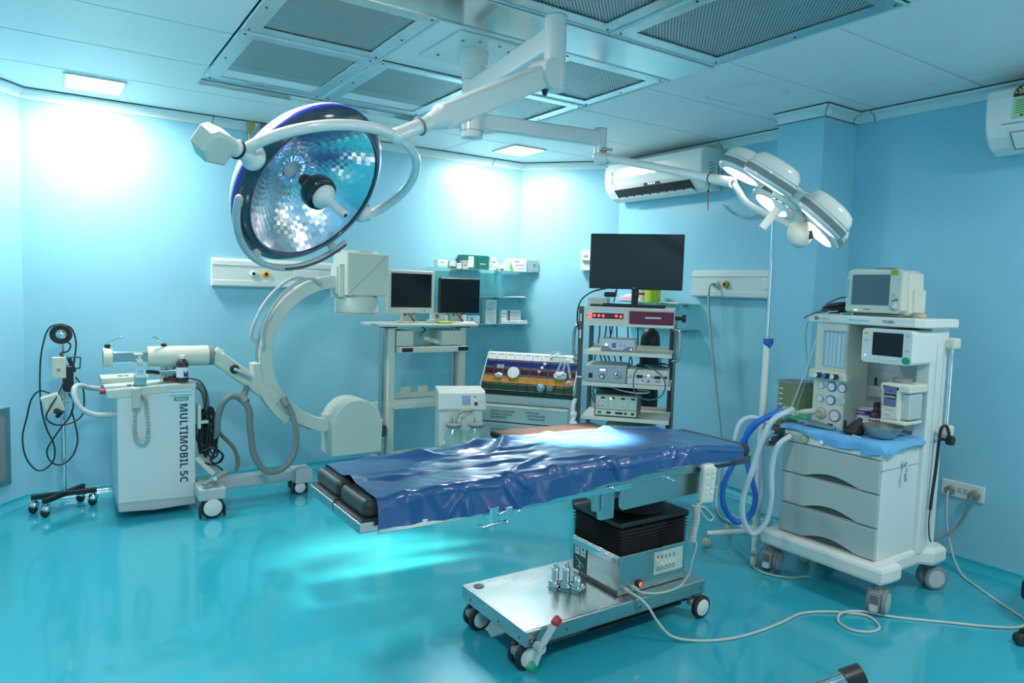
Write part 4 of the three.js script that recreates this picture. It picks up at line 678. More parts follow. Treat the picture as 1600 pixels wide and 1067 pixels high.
  const gauge = (x, y, r, ringM) => { const g = P(fc, 'gauge', [lathe([[r * 0.8, 0], [r, 0], [r, 0.008], [r * 0.86, 0.012], [r * 0.8, 0.009]], 32, [x, y, -0.196], [PI / 2, 0, 0])], ringM);
    decal(g, 'gauge_face', r * 1.66, r * 1.66, 1600, (c, W, h) => { dot(c, '#dfeaea', W / 2, h / 2, W / 2); c.strokeStyle = '#4a6570'; c.lineWidth = Math.max(1, W * 0.03); for (let i = 0; i < 9; i++) { const a = 2.4 + i * 0.56; c.beginPath(); c.moveTo(W / 2 + W * 0.34 * Math.cos(a), h / 2 + W * 0.34 * Math.sin(a)); c.lineTo(W / 2 + W * 0.44 * Math.cos(a), h / 2 + W * 0.44 * Math.sin(a)); c.stroke(); } c.lineWidth = W * 0.05; c.beginPath(); c.moveTo(W / 2, h / 2); c.lineTo(W * 0.74, h * 0.52); c.stroke(); }, [x, y, -0.188]); };
  gauge(-0.192, 1.033, 0.0205, M.greyLight); gauge(-0.130, 1.033, 0.026, M.blueHose); gauge(-0.070, 1.033, 0.024, M.grey);
  gauge(-0.194, 0.962, 0.0195, M.greyLight); gauge(-0.131, 0.960, 0.026, M.blueHose);
  P(fc, 'blank_cap', cy(0.023, 0.006, [-0.070, 0.962, -0.192], [PI / 2, 0, 0]), M.greyLight);
  P(fc, 'selector_dial', [lathe([[0, 0.004], [0.014, 0.02], [0.017, 0.012], [0.03, 0.012], [0.032, 0], [0, 0]], 30, [-0.185, 0.880, -0.197], [PI / 2, 0, 0])], M.knob);
  gauge(-0.103, 0.880, 0.033, M.grey);
  // screen unit
  const du = P(t, 'display_unit', [rb(0.25, 0.172, 0.30, 0.02, [0.168, 1.275, -0.31])], M.white);
  P(du, 'fascia', ext(rrect(0.252, 0.172, 0.02), 0.012, 0.004, [0.168, 1.275, -0.158]), M.machine);
  P(du, 'screen', rb(0.152, 0.116, 0.006, 0.003, [0.174, 1.286, -0.1525]), M.screen);
  for (let k = 0; k < 6; k++) P(du, 'button', cy(0.0075, 0.006, [0.098 + k * 0.024, 1.212, -0.151], [PI / 2, 0, 0], 0.0075, 14), M.beige);
  for (const [x, y, m] of [[0.066, 1.338, M.yellow], [0.067, 1.303, M.greyLight], [0.273, 1.335, M.greyLight], [0.273, 1.266, M.greyLight]]) P(du, 'key', rb(0.022, 0.012, 0.006, 0.003, [x, y, -0.151]), m);
  P(du, 'rotary_knob', cy(0.017, 0.018, [0.272, 1.215, -0.146], [PI / 2, 0, 0]), M.green, undefined, undefined, 'green rotary knob'); P(du, 'indicator', ball(0.0035, [0.064, 1.225, -0.150], [1, 1, 0.5], 10), M.ledGreen);
  // vaporizer
  const vp = P(t, 'vaporizer', [ext([[-0.045, -0.09], [0.045, -0.085], [0.05, 0.09], [-0.05, 0.095]], 0.13, 0.012, [0.205, 1.0, -0.22]), rb(0.15, 0.045, 0.17, 0.012, [0.225, 1.075, -0.24])], M.cream);
  P(vp, 'filler_tank', [rb(0.05, 0.13, 0.12, 0.01, [0.268, 0.985, -0.235])], M.greyLight); P(vp, 'foot', rb(0.13, 0.02, 0.16, 0.008, [0.222, 0.905, -0.235]), M.cream);
  P(vp, 'dial', [cy(0.044, 0.03, [0.222, 1.105, -0.225], undefined, 0.041)], M.grey);
  decal(vp, 'label', 0.062, 0.098, 1500, (g, W, h) => { fill(g, '#6d6a9a', 0, 0, W, h); fill(g, '#1c2430', 0, h * 0.36, W, h * 0.26); txt(g, 'penlon', W / 2, h * 0.5, h * 0.17, '#e6eaf0'); txt(g, 'ΔΔ', W / 2, h * 0.19, h * 0.16, '#2d2c55'); fill(g, '#8d8ab0', 0, h * 0.31, W, h * 0.03); }, [0.203, 1.03, -0.1535], undefined, { solid: true });
  P(vp, 'lock_button', [rb(0.045, 0.012, 0.006, 0.003, [0.203, 0.968, -0.1535]), rb(0.03, 0.012, 0.006, 0.003, [0.195, 0.94, -0.1535])], M.greyLight);
  // vertical rail on the right with brackets and knob
  P(t, 'rail', [cy(0.010, 0.47, [0.312, 1.075, -0.51])], M.chrome);
  P(t, 'rail_bracket', rb(0.07, 0.06, 0.07, 0.014, [0.305, 1.295, -0.51]), M.cream); P(t, 'rail_bracket', rb(0.07, 0.055, 0.06, 0.012, [0.305, 0.85, -0.51]), M.cream);
  P(t, 'clamp_knob', [cy(0.024, 0.03, [0.345, 0.805, -0.49], [0, 0, PI / 2]), cy(0.008, 0.05, [0.318, 0.805, -0.49], [0, 0, PI / 2])], M.black);
  // absorber and soda canister on the left
  const ab = P(t, 'absorber', [rb(0.10, 0.10, 0.12, 0.02, [-0.375, 0.76, -0.22]), cy(0.03, 0.14, [-0.43, 0.74, -0.2], [0, 0, PI / 2]), cy(0.022, 0.10, [-0.40, 0.70, -0.15], [PI / 2, 0, 0]), rb(0.10, 0.04, 0.07, 0.008, [-0.32, 0.715, -0.21])], M.greyDark);
  P(ab, 'brass_valve', [cy(0.022, 0.035, [-0.425, 0.80, -0.17], [0.4, 0, 0.3]), cy(0.016, 0.05, [-0.45, 0.665, -0.14], [PI / 2, 0, 0.3])], M.brass);
  P(ab, 'valve_dome', [ball(0.03, [-0.40, 0.835, -0.19], [1, 0.8, 1]), cy(0.03, 0.02, [-0.40, 0.815, -0.19])], M.clear);
  P(t, 'soda_canister', [ext(rrect(0.165, 0.165, 0.045), 0.165, 0.004, [-0.415, 0.93, -0.30], [PI / 2, 0, 0])], M.olive); P(t, 'canister_lid', [ext(rrect(0.172, 0.172, 0.048), 0.014, 0.004, [-0.415, 1.018, -0.30], [PI / 2, 0, 0])], M.grey);
  for (let k = 0; k < 4; k++) P(t, 'level_mark', rb(0.026, 0.006, 0.003, 0.001, [-0.455, 0.89 + k * 0.03, -0.2165]), M.paper);
  P(t, 'waste_canister', [rb(0.075, 0.17, 0.08, 0.012, [-0.345, 0.535, -0.20])], S(C(0.20, 0.13, 0.06), 0.4)); P(t, 'outlet_pipe', capTube([[-0.33, 0.85, -0.18], [-0.28, 0.87, -0.19], [-0.22, 0.885, -0.2]], 0.018), M.cream);
}
{ // blue drape on the worktop
  const g = [], nu = 60, nv = 50, pos = [], idx = [], uv = [];
  for (let i = 0; i <= nu; i++) for (let j = 0; j <= nv; j++) {
    const x = -0.285 + 0.585 * i / nu, s = j / nv * 0.53; const hang = 0.036 + 0.022 * Math.sin(x * 11 + 1) + (x > 0.17 ? 0.03 : 0);
    let y = 0.8215 + 0.0012 * Math.sin(x * 40 + s * 23) + 0.001 * Math.sin(s * 60), z = -0.47 + s; let xx = x;
    const over = s - 0.475; if (over > 0) { const q = over / 0.055; z = 0.004 + 0.012 * Math.sin(Math.min(1, q * 2) * PI / 2) + 0.006 * Math.sin(x * 38); y = 0.8215 - 0.004 * q - hang * q; }
    if (x > 0.268) { const q = (x - 0.268) / 0.032, w2 = 0.03 + 0.025 * Math.max(0, 1 - Math.abs(s - 0.42) / 0.12); xx = 0.268 + 0.026 * Math.min(1, q * 1.5) + 0.005 * Math.sin(s * 50); y -= w2 * q; }
    pos.push(xx, y, z); uv.push(x, s);
  }
  for (let i = 0; i < nu; i++) for (let j = 0; j < nv; j++) { const a = i * (nv + 1) + j, b = a + nv + 1; idx.push(a, a + 1, b, b, a + 1, b + 1); }
  const q = new THREE.BufferGeometry(); q.setAttribute('position', new THREE.Float32BufferAttribute(pos, 3)); q.setAttribute('uv', new THREE.Float32BufferAttribute(uv, 2)); q.setIndex(idx); q.computeVertexNormals();
  const o = one('drape', 'light blue drape cloth covering the worktop of the drawer machine', 'drape', q, M.drape, AN.p, AN.ry);
}
const DY = 0.8238;
{ // things lying on the drape
  let t = thing('tin', 'white and navy round tin beside the dark bottle on the blue drape', 'tin', AN.w(-0.02, DY, -0.345), AN.ry);
  P(t, 'can', lathe([[0, 0], [0.042, 0], [0.043, 0.003], [0.043, 0.098], [0.04, 0.1], [0.038, 0.094], [0, 0.094]], 36), M.paper);
  P(t, 'label_band', lathe([[0.0433, 0.068], [0.0436, 0.069], [0.0436, 0.091], [0.0433, 0.092]], 36), S(C(0.02, 0.04, 0.30), 0.4)); P(t, 'red_line', lathe([[0.0433, 0.063], [0.0437, 0.064], [0.0433, 0.066]], 36), M.red);
  decal(t, 'lettering', 0.05, 0.018, 1800, (g, W, h) => txt(g, 'Softband', W / 2, h / 2, h * 0.75, '#eef3f8', 'italic bold'), [-0.006, 0.080, 0.0442], [0, -0.05, 0]);
  t = thing('bottle', 'dark brown bottle with purple cap and white label beside the tin', 'bottle', AN.w(0.062, DY, -0.30), AN.ry);
  P(t, 'glass', lathe([[0, 0], [0.031, 0], [0.033, 0.004], [0.033, 0.085], [0.024, 0.1], [0.014, 0.106], [0.014, 0.115], [0, 0.115]], 32), M.brown); P(t, 'collar', cy(0.0165, 0.014, [0, 0.114, 0]), M.purple); P(t, 'cap', cy(0.0165, 0.026, [0, 0.134, 0]), M.black);
  P(t, 'label', lathe([[0.0334, 0.015], [0.0337, 0.016], [0.0337, 0.064], [0.0334, 0.065]], 32), M.paper); P(t, 'label_stripe', lathe([[0.0338, 0.046], [0.034, 0.047], [0.034, 0.058], [0.0338, 0.059]], 20), M.purple);
  t = thing('bowl', 'round stainless steel bowl on the blue drape', 'bowl', AN.w(0.185, DY, -0.135), AN.ry);
  P(t, 'bowl_shell', lathe([[0, 0.0], [0.048, 0.0], [0.06, 0.006], [0.082, 0.034], [0.09, 0.054], [0.094, 0.056], [0.094, 0.0585], [0.088, 0.057], [0.079, 0.036], [0.057, 0.009], [0.045, 0.004], [0, 0.004]], 48), S(C(0.46, 0.47, 0.44), 0.38, 0.8));
  t = thing('face_mask', 'black rubber anaesthetic face mask leaning on the steel bowl', 'mask', AN.w(0.065, DY, -0.09), AN.ry + 0.3);
  P(t, 'cushion', torus(0.036, 0.014, [0, 0.014, 0], [PI / 2, 0, 0]), M.rubber); P(t, 'dome', lathe([[0.04, 0.016], [0.038, 0.035], [0.026, 0.058], [0.013, 0.066], [0.012, 0.082], [0.008, 0.084], [0.008, 0.07], [0, 0.068]], 28, [0.006, 0.004, 0], [0, 0, -0.3]), M.rubber); P(t, 'hook_ring', [cy(0.008, 0.04, [-0.038, 0.045, 0.012])], M.black);
  t = thing('syringe', 'clear syringe with black plunger lying before the tin', 'syringe', AN.w(-0.035, DY + 0.009, -0.105), AN.ry - 0.12);
  P(t, 'barrel', cy(0.0085, 0.075, [0.012, 0, 0], [0, 0, PI / 2]), M.clear); P(t, 'plunger', [cy(0.013, 0.024, [-0.042, 0.003, 0], [0, 0, PI / 2])], M.black); P(t, 'nozzle', cy(0.003, 0.02, [0.058, 0, 0], [0, 0, PI / 2]), M.white);
  const blade = (p, a, lab, L) => { const b = thing('laryngoscope', lab, 'laryngoscope', p, a); P(b, 'blade', [ext([[-L / 2, -0.008], [L * 0.3, -0.012], [L / 2, -0.004], [L / 2, 0.004], [L * 0.2, 0.016], [-L / 2, 0.014]], 0.02, 0.005, [0, 0.012, 0], [-0.9, 0, 0])], M.steel); P(b, 'heel', rb(0.022, 0.022, 0.024, 0.005, [-L / 2 + 0.004, 0.013, 0]), M.grey); };
  blade(AN.w(-0.17, DY, -0.10), AN.ry + 0.15, 'grey laryngoscope blade, the rear one of the pair on the drape', 0.15);
  blade(AN.w(-0.10, DY, -0.06), AN.ry + 0.02, 'larger grey laryngoscope blade with a red tip in front of its pair', 0.17);
  one('wooden_swab', 'thin white swab stick lying before the steel bowl', 'swab', cy(0.003, 0.07, [0, 0, 0], [0, 0, PI / 2]), M.paper, AN.w(0.125, DY + 0.003, -0.02), AN.ry - 0.5);
  t = thing('valve_set', 'green and clear breathing valves lying at the left end of the drape', 'valve', AN.w(-0.275, DY + 0.012, -0.12), AN.ry);
  P(t, 'valve_body', [cy(0.018, 0.05, [0.02, 0.012, -0.02], [0.5, 0.3, 1.2]), cy(0.013, 0.07, [-0.01, 0.006, 0.03], [1.2, 0, 0.6])], M.green); P(t, 'connector', [cy(0.014, 0.06, [-0.05, 0.03, 0.01], [0, 0.5, 1.3]), ball(0.022, [-0.075, 0.045, 0.0])], M.clear);
  // dangling strap and key
  one('key_strap', 'thin white thread with keys hanging from the drawer lock', 'key', [tube([[0.285, 0.705, -0.19], [0.292, 0.69, -0.188], [0.290, 0.66, -0.184], [0.292, 0.635, -0.18]], 0.004), rb(0.004, 0.04, 0.02, 0.001, [0.292, 0.64, -0.18], [0.2, 0, 0])], M.steelSmooth, AN.p, AN.ry);
  one('strap', 'black strap hanging down the column behind the drawer machine', 'strap', [tube([[0.345, 0.80, -0.48], [0.345, 0.86, -0.46], [0.338, 0.885, -0.445], [0.328, 0.875, -0.43], [0.322, 0.80, -0.425], [0.318, 0.65, -0.42], [0.312, 0.52, -0.415], [0.310, 0.45, -0.412]], 0.0075, false, 60), tube([[0.310, 0.46, -0.412], [0.307, 0.38, -0.415], [0.314, 0.30, -0.42], [0.325, 0.285, -0.415]], 0.0035)], M.black, AN.p, AN.ry);
  t = thing('patient_monitor', 'cream patient monitor with blank blue-grey screen on the machine top shelf', 'patient monitor', AN.w(0.052, 1.4215, -0.215), AN.ry);
  P(t, 'housing', [ext([[-0.155, 0.018], [-0.148, 0.225], [-0.10, 0.24], [0.115, 0.236], [0.148, 0.22], [0.156, 0.02], [0.14, 0.006], [-0.14, 0.006]], 0.15, 0.02, [0, 0, -0.13])], M.cream);
  P(t, 'fascia', ext([[-0.155, 0.02], [-0.146, 0.228], [-0.12, 0.238], [0.12, 0.234], [0.146, 0.224], [0.145, 0.03], [0.12, 0.012], [-0.14, 0.01]], 0.06, 0.012, [0, 0.004, -0.03]), M.beige);
  P(t, 'screen', rb(0.198, 0.156, 0.005, 0.003, [-0.018, 0.134, 0.001]), M.screenGrey);
  P(t, 'control_wheel', lathe([[0, 0], [0.02, 0], [0.021, 0.006], [0.011, 0.008], [0.010, 0.02], [0, 0.022]], 24, [0.109, 0.05, 0], [PI / 2, 0, 0]), M.greyLight);
  for (const [x, y, m] of [[0.106, 0.112, M.lime], [0.113, 0.099, M.greyLight], [0.117, 0.086, M.greyDark], [0.100, 0.080, M.grey]]) P(t, 'button', rb(0.015, 0.008, 0.005, 0.002, [x, y, 0.001]), m);
  decal(t, 'lettering', 0.05, 0.012, 1800, (g, W, h) => txt(g, 'PHILIPS', W / 2, h / 2, h * 0.85, '#35545c'), [-0.03, 0.034, 0.0012]);
  decal(t, 'side_sticker', 0.013, 0.12, 1400, (g, W, h) => { fill(g, '#c9e6ee', 0, 0, W, h); fill(g, '#4aa5b8', W * 0.3, h * 0.06, W * 0.4, h * 0.86); }, [-0.139, 0.14, 0.0012], [0, 0, -0.03]);
  decal(t, 'green_sticker', 0.036, 0.028, 1500, (g, W, h) => { fill(g, '#a9c22d', 0, 0, W, h); fill(g, '#6d8a1c', W * 0.1, h * 0.25, W * 0.8, h * 0.15); fill(g, '#6d8a1c', W * 0.15, h * 0.6, W * 0.6, h * 0.12); }, [0.099, 0.222, 0.0014], undefined, { solid: true });
  for (const x of [-0.096, -0.086]) P(t, 'indicator', ball(0.003, [x, 0.028, 0.001], [1, 1, 0.5], 8), M.ledWhite);
  P(t, 'handle', [tube([[-0.05, 0.232, -0.07], [-0.03, 0.242, -0.07], [0.06, 0.242, -0.07], [0.08, 0.232, -0.07]], 0.006)], M.grey); P(t, 'side_module', rb(0.03, 0.12, 0.11, 0.008, [0.15, 0.08, -0.14]), M.cream); P(t, 'foot', [rb(0.25, 0.012, 0.13, 0.004, [0, 0.006, -0.10])], M.grey);
  t = thing('cable_coil', 'coil of black monitor cables heaped on the left of the top shelf', 'cable', AN.w(-0.19, 1.4225, -0.30), AN.ry);
  for (let k = 0; k < 7; k++) P(t, 'cable', torus(0.062 + 0.006 * (k % 3), 0.005, [0.004 * (k % 2), 0.008 + k * 0.0075, 0.006 * (k % 3)], [PI / 2 + 0.05 * (k % 2), 0.03 * k, 0]), k % 3 ? M.black : M.greyDark);
  P(t, 'cable', [tube([[0.05, 0.03, 0], [0.07, 0.09, -0.01], [0.10, 0.12, -0.02], [0.12, 0.10, -0.02]], 0.004), tube([[-0.04, 0.05, 0.05], [0.02, 0.085, 0.03], [0.08, 0.10, 0.0], [0.12, 0.15, -0.02]], 0.004), tube([[0.02, 0.02, 0.10], [-0.06, 0.0, 0.13], [-0.11, -0.03, 0.14]], 0.0035)], M.greyDark);
  one('thin_tube', 'thin pale sampling line hanging over the front of the gauges', 'tube', tube([[-0.14, 1.44, -0.22], [-0.17, 1.425, -0.155], [-0.19, 1.36, -0.15], [-0.235, 1.15, -0.13], [-0.28, 1.0, -0.12], [-0.31, 0.88, -0.11], [-0.30, 0.85, -0.12]], 0.0026, false, 60), M.whiteHose, AN.p, AN.ry);
  one('thin_tube', 'thin green line dropping from the left of the top shelf', 'tube', tube([[-0.25, 1.43, -0.26], [-0.30, 1.41, -0.24], [-0.325, 1.35, -0.23], [-0.315, 1.22, -0.22], [-0.30, 1.1, -0.23], [-0.305, 0.95, -0.18], [-0.31, 0.86, -0.15]], 0.0026, false, 60), S(C(0.15, 0.40, 0.30), 0.5), AN.p, AN.ry);
  t = thing('green_clip', 'small green clip in front of the patient monitor foot', 'clip', AN.w(-0.075, 1.4215, -0.20), AN.ry); P(t, 'clip', rb(0.04, 0.014, 0.02, 0.004, [0, 0.007, 0]), M.green); P(t, 'jaw', rb(0.014, 0.008, 0.018, 0.003, [-0.028, 0.005, 0]), M.white);
  one('tape_roll', 'small yellowish tape roll at the right end of the top shelf', 'tape', lathe([[0.012, 0], [0.025, 0], [0.025, 0.02], [0.012, 0.02], [0.012, 0]], 24), M.knob, AN.w(0.245, 1.4215, -0.31), AN.ry);
}
// ================================================================ DRIP STAND AND BREATHING HOSES
{
  const t = thing('drip_stand', 'white drip stand with blue height knob behind the breathing hoses', 'drip stand', [3.49, 0, -2.57]);
  P(t, 'lower_tube', cy(0.021, 1.13, [0, 0.675, 0], undefined, 0.019), M.white); P(t, 'upper_rod', cy(0.0095, 0.85, [0, 1.62, 0]), M.chrome);
  P(t, 'height_knob', [ext([[-0.03, 0.022], [0.03, 0.022], [0.03, -0.005], [0, -0.035], [-0.03, -0.005]], 0.035, 0.008, [0, 1.24, 0.012])], S(C(0.04, 0.12, 0.55), 0.4), undefined, undefined, 'blue height knob');
  P(t, 'base_hub', cy(0.035, 0.06, [0, 0.115, 0], undefined, 0.026), M.white);
  for (let k = 0; k < 5; k++) { const a = -0.62 + k * PI * 2 / 5 + PI, x = Math.cos(a), z = Math.sin(a); P(t, 'base_leg', rod([x * 0.02, 0.11, z * 0.02], [x * 0.285, 0.085, z * 0.285], 0.02, 0.014), M.white); const c = P(t, 'caster', [cy(0.006, 0.05, [x * 0.28, 0.07, z * 0.28])], M.steel); P(c, 'wheel', [lathe([[0, -0.017], [0.02, -0.017], [0.028, -0.01], [0.028, 0.01], [0.02, 0.017], [0, 0.017]], 24, [x * 0.285, 0.028, z * 0.285], [PI / 2, 0, a])], M.knob); }
  P(t, 'hook', [...capTube([[0, 2.045, 0], [0.05, 2.05, 0.03], [0.075, 2.09, 0.045]], 0.005), ...capTube([[0, 2.045, 0], [-0.05, 2.05, -0.03], [-0.075, 2.09, -0.045]], 0.005)], M.chrome);
  const hose = (n, lab, m, pts, r) => one(n, lab, 'breathing hose', tube(pts, r, false, 150, 12), m);
  hose('breathing_hose', 'blue corrugated breathing hose looped beside the table head', M.blueHose, [[3.285, 0.905, -2.30], [3.246, 0.880, -2.31], [3.181, 0.846, -2.343], [3.158, 0.758, -2.411], [3.136, 0.6, -2.472], [3.082, 0.45, -2.497], [3.085, 0.34, -2.482], [3.14, 0.262, -2.439], [3.202, 0.301, -2.402], [3.232, 0.40, -2.394], [3.236, 0.506, -2.437], [3.262, 0.625, -2.50], [3.262, 0.728, -2.50], [3.30, 0.805, -2.46], [3.38, 0.84, -2.42]], 0.0155);
  hose('breathing_hose', 'white breathing hose in front, sweeping from the gauges down to the drip stand base', M.whiteHose, [[3.30, 0.91, -2.245], [3.255, 0.90, -2.245], [3.188, 0.857, -2.279], [3.154, 0.743, -2.316], [3.136, 0.583, -2.35], [3.090, 0.407, -2.369], [3.094, 0.298, -2.355], [3.131, 0.234, -2.323], [3.183, 0.291, -2.291], [3.212, 0.412, -2.282], [3.223, 0.608, -2.294], [3.235, 0.72, -2.27], [3.29, 0.77, -2.24]], 0.0148);
  hose('breathing_hose', 'white breathing hose looping behind the blue one around the stand', M.whiteHose, [[3.36, 0.80, -2.42], [3.29, 0.825, -2.50], [3.24, 0.79, -2.53], [3.215, 0.69, -2.54], [3.18, 0.507, -2.555], [3.155, 0.368, -2.56], [3.203, 0.266, -2.53], [3.30, 0.258, -2.475], [3.36, 0.375, -2.45], [3.352, 0.535, -2.455], [3.345, 0.68, -2.45], [3.36, 0.76, -2.40]], 0.014);
  one('floor_cable', 'grey cable lying between the drip stand and the drawer machine', 'cable', tube([[3.37, 0.25, -2.38], [3.34, 0.12, -2.40], [3.33, 0.02, -2.45], [3.25, 0.008, -2.40], [3.22, 0.008, -2.30], [3.28, 0.008, -2.2], [3.4, 0.008, -2.15]], 0.005), M.cordGrey);
}

// ================================================================ MOBILE C-ARM (in the plane z = -4.93)
{
  const X0 = 0.56, Z0 = -4.85, t = thing('c_arm', 'pale mobile X-ray C-arm with lettered white cabinet, C-shaped arm and grey hoses', 'X-ray machine', [X0, 0, Z0]);
  const L = (x, y, z) => [x - X0, y, z - Z0];
  // cabinet
  const cab = P(t, 'cabinet', [ext([[-0.222, 0.105], [0.222, 0.09], [0.222, 0.815], [-0.222, 0.80]], 0.50, 0.010, [0, 0, -0.25])], M.machine);
  P(t, 'plinth', ext([[-0.218, 0.052], [-0.02, 0.038], [0.222, 0.045], [0.222, 0.098], [-0.222, 0.11]], 0.49, 0.006, [0, 0, -0.25]), M.greyLight);
  P(t, 'control_top', [ext([[-0.275, 0.768], [-0.215, 0.763], [0.225, 0.80], [0.225, 0.838], [0.10, 0.842], [-0.28, 0.822]], 0.27, 0.008, [0, 0, -0.13]), ext([[-0.29, 0.80], [-0.03, 0.82], [-0.02, 0.855], [-0.29, 0.85]], 0.20, 0.008, [0, 0.01, -0.37])], M.beige);
  for (const [x, z] of [[-0.15, -0.07], [-0.115, -0.07], [-0.18, -0.33], [-0.145, -0.33]]) P(t, 'key_pad', rb(0.026, 0.006, 0.04, 0.002, [x, z > -0.2 ? 0.829 + (x + 0.28) * 0.053 : 0.864, z], [0, 0, 0.05]), M.grey);
  P(t, 'emergency_button', [cy(0.018, 0.03, [-0.292, 0.80, -0.1], [0, 0, PI / 2])], M.red);
  P(t, 'push_handle', [tube([[-0.22, 0.66, -0.05], [-0.33, 0.665, -0.05], [-0.40, 0.70, -0.06], [-0.435, 0.76, -0.08], [-0.44, 0.82, -0.12], [-0.41, 0.83, -0.2], [-0.36, 0.80, -0.3], [-0.27, 0.78, -0.34]], 0.016, false, 70, 14)], M.greyLight);
  decal(cab, 'lettering', 0.068, 0.55, 1000, (g, W, h) => { g.save(); g.translate(W / 2, h / 2); g.rotate(PI / 2); txt(g, 'MULTIMOBIL 5C', 0, 0, W * 0.98, '#123a52', 'bold'); g.restore(); }, [0.150, 0.455, 0.0012]);
  decal(cab, 'label', 0.13, 0.034, 1400, hospital, [0.13, 0.788, 0.0125], undefined, { solid: true });
  decal(cab, 'maker_plate', 0.084, 0.024, 1600, (g, W, h) => { fill(g, '#1f8f88', 0, 0, W, h); txt(g, 'SIEMENS', W / 2, h * 0.55, h * 0.66, '#cfeeea'); }, [0.137, 0.742, 0.0012], undefined, { solid: true });
  // hand switch on coiled lead
  const hs = P(t, 'hand_switch', [ext([[-0.024, -0.065], [0.02, -0.068], [0.027, 0.066], [-0.022, 0.056]], 0.035, 0.008, [-0.118, 0.77, 0.024])], M.cordGrey);
  const hel = [], path = new THREE.CatmullRomCurve3([[-0.122, 0.70], [-0.13, 0.6], [-0.124, 0.52], [-0.10, 0.482], [-0.07, 0.49], [-0.056, 0.54], [-0.06, 0.65], [-0.068, 0.75], [-0.085, 0.79]].map(p => V(p[0], p[1], 0.022)));
  for (let k = 0; k <= 420; k++) { const q = k / 420, p = path.getPoint(q), tg = path.getTangent(q), nn = V(-tg.y, tg.x, 0), a = q * PI * 2 * 48; hel.push(p.addScaledVector(nn, 0.0095 * Math.cos(a)).add(V(0, 0, 0.0095 * Math.sin(a)))); }
  P(hs, 'coiled_lead', tube(hel, 0.0034, false, 700, 5), M.cordGrey);
  // column and horizontal barrel
  P(t, 'lift_column', [cy(0.065, 0.20, L(0.66, 0.89, -5.0)), cy(0.05, 0.1, L(0.66, 0.96, -5.0))], M.steel);
  const by = 1.008, bz = -4.95;
  P(t, 'cross_arm', [rod(L(0.515, by, bz), L(0.875, by, bz), 0.066, 0.066, 32)], M.cream); P(t, 'slide_rod', [bar(L(0.32, by + 0.003, bz), L(0.52, by + 0.003, bz), 0.06, 0.07, 0.01)], M.steelSmooth);
  P(t, 'end_clamp', [rod(L(0.272, by, bz), L(0.322, by, bz), 0.062, 0.062, 32), rb(0.05, 0.11, 0.07, 0.012, L(0.297, by, bz))], M.cream);
  for (const [x, d] of [[0.297, 0.6], [0.61, -2.6]]) { const y = by + 0.068; P(t, 'lock_lever', [cy(0.017, 0.026, L(x, y, bz)), ], M.black); P(t, 'lever_arm', capTube([L(x, y + 0.02, bz + 0.01), L(x + Math.cos(d) * 0.04, y + 0.045, bz + 0.03), L(x + Math.cos(d) * 0.085, y + 0.058, bz + 0.04)], 0.008), M.chrome); }
  P(t, 'brake_handle', [...capTube([L(0.60, 0.90, -4.93), L(0.54, 0.915, -4.90), L(0.50, 0.92, -4.885)], 0.012)], M.black); P(t, 'brake_arm', [bar(L(0.57, 0.905, -4.92), L(0.70, 0.915, -4.90), 0.02, 0.025, 0.005)], M.steelSmooth);
  P(t, 'swivel_ring', [rod(L(0.878, by, bz), L(0.905, by, bz), 0.064, 0.064, 32)], M.grey);
  // oblique arm down to the C carriage
  const oa = [L(0.925, 0.995, bz), L(1.335, 0.668, bz)];
  P(t, 'oblique_arm', [bar(oa[0], oa[1], 0.10, 0.105, 0.02, V(0, 0, 1)), rod(L(0.905, by, bz), L(0.95, 0.985, bz), 0.062, 0.055, 28)], M.cream);
  P(t, 'pivot_cap', [rod(L(1.03, 0.915, bz + 0.045), L(1.03, 0.915, bz + 0.075), 0.032, 0.028, 28)], M.black); P(t, 'pivot_lever', capTube([L(1.03, 0.915, bz + 0.085), L(1.08, 0.89, bz + 0.09), L(1.12, 0.868, bz + 0.09)], 0.012), M.greyLight);
  // the C: rectangular-section arc
  const cx = 1.765, cyy = 0.995, ro = 0.572, ri = 0.482, zc = bz;
  const a0 = 1.58, a1 = 4.62;
  const P2 = L(cx, cyy, zc);
  const C1 = P(t, 'c_frame', [ext([...arcPts(0, 0, ro, a0, a1, 60), ...arcPts(0, 0, ri, a1, a0, 60)], 0.085, 0.006, P2)], M.beige);
  P(C1, 'guide_rail', ext([...arcPts(0, 0, ro + 0.012, 2.2, 4.35, 50), ...arcPts(0, 0, ro - 0.004, 4.35, 2.2, 50)], 0.05, 0.002, P2), M.steel);
  P(t, 'carriage', [ext([...arcPts(0, 0, ro + 0.05, 3.22, 4.02, 26), ...arcPts(0, 0, ro - 0.002, 4.02, 3.22, 26)], 0.115, 0.006, P2)], M.cream);
  P(t, 'rail_tube', [...capTube([[1.165, 1.083], [1.13, 1.125], [1.182, 1.292], [1.25, 1.40], [1.34, 1.49], [1.43, 1.538], [1.495, 1.53]].map(p => L(p[0], p[1] + 0.005, bz + 0.08)), 0.0115), ...capTube([[1.21, 1.059], [1.21, 1.183], [1.29, 1.355], [1.36, 1.44], [1.45, 1.505], [1.54, 1.535], [1.60, 1.50]].map(p => L(p[0], p[1] + 0.003, bz + 0.075)), 0.0115)], M.greyLight);
  // image intensifier on top
  const ii = P(t, 'image_intensifier', [ext(rrect(0.325, 0.31, 0.012), 0.30, 0.014, L(1.935, 1.578, bz - 0.02)), cy(0.13, 0.02, L(1.92, 1.742, bz - 0.02))], M.cream);
  P(ii, 'intensifier_drum', [lathe([[0, -0.065], [0.152, -0.065], [0.158, -0.055], [0.158, 0.04], [0.14, 0.07], [0, 0.075]], 44, L(1.905, 1.36, bz - 0.02))], M.cream); P(ii, 'drum_rim', cy(0.154, 0.014, L(1.905, 1.289, bz - 0.02), undefined, 0.154, 44), M.greyLight);
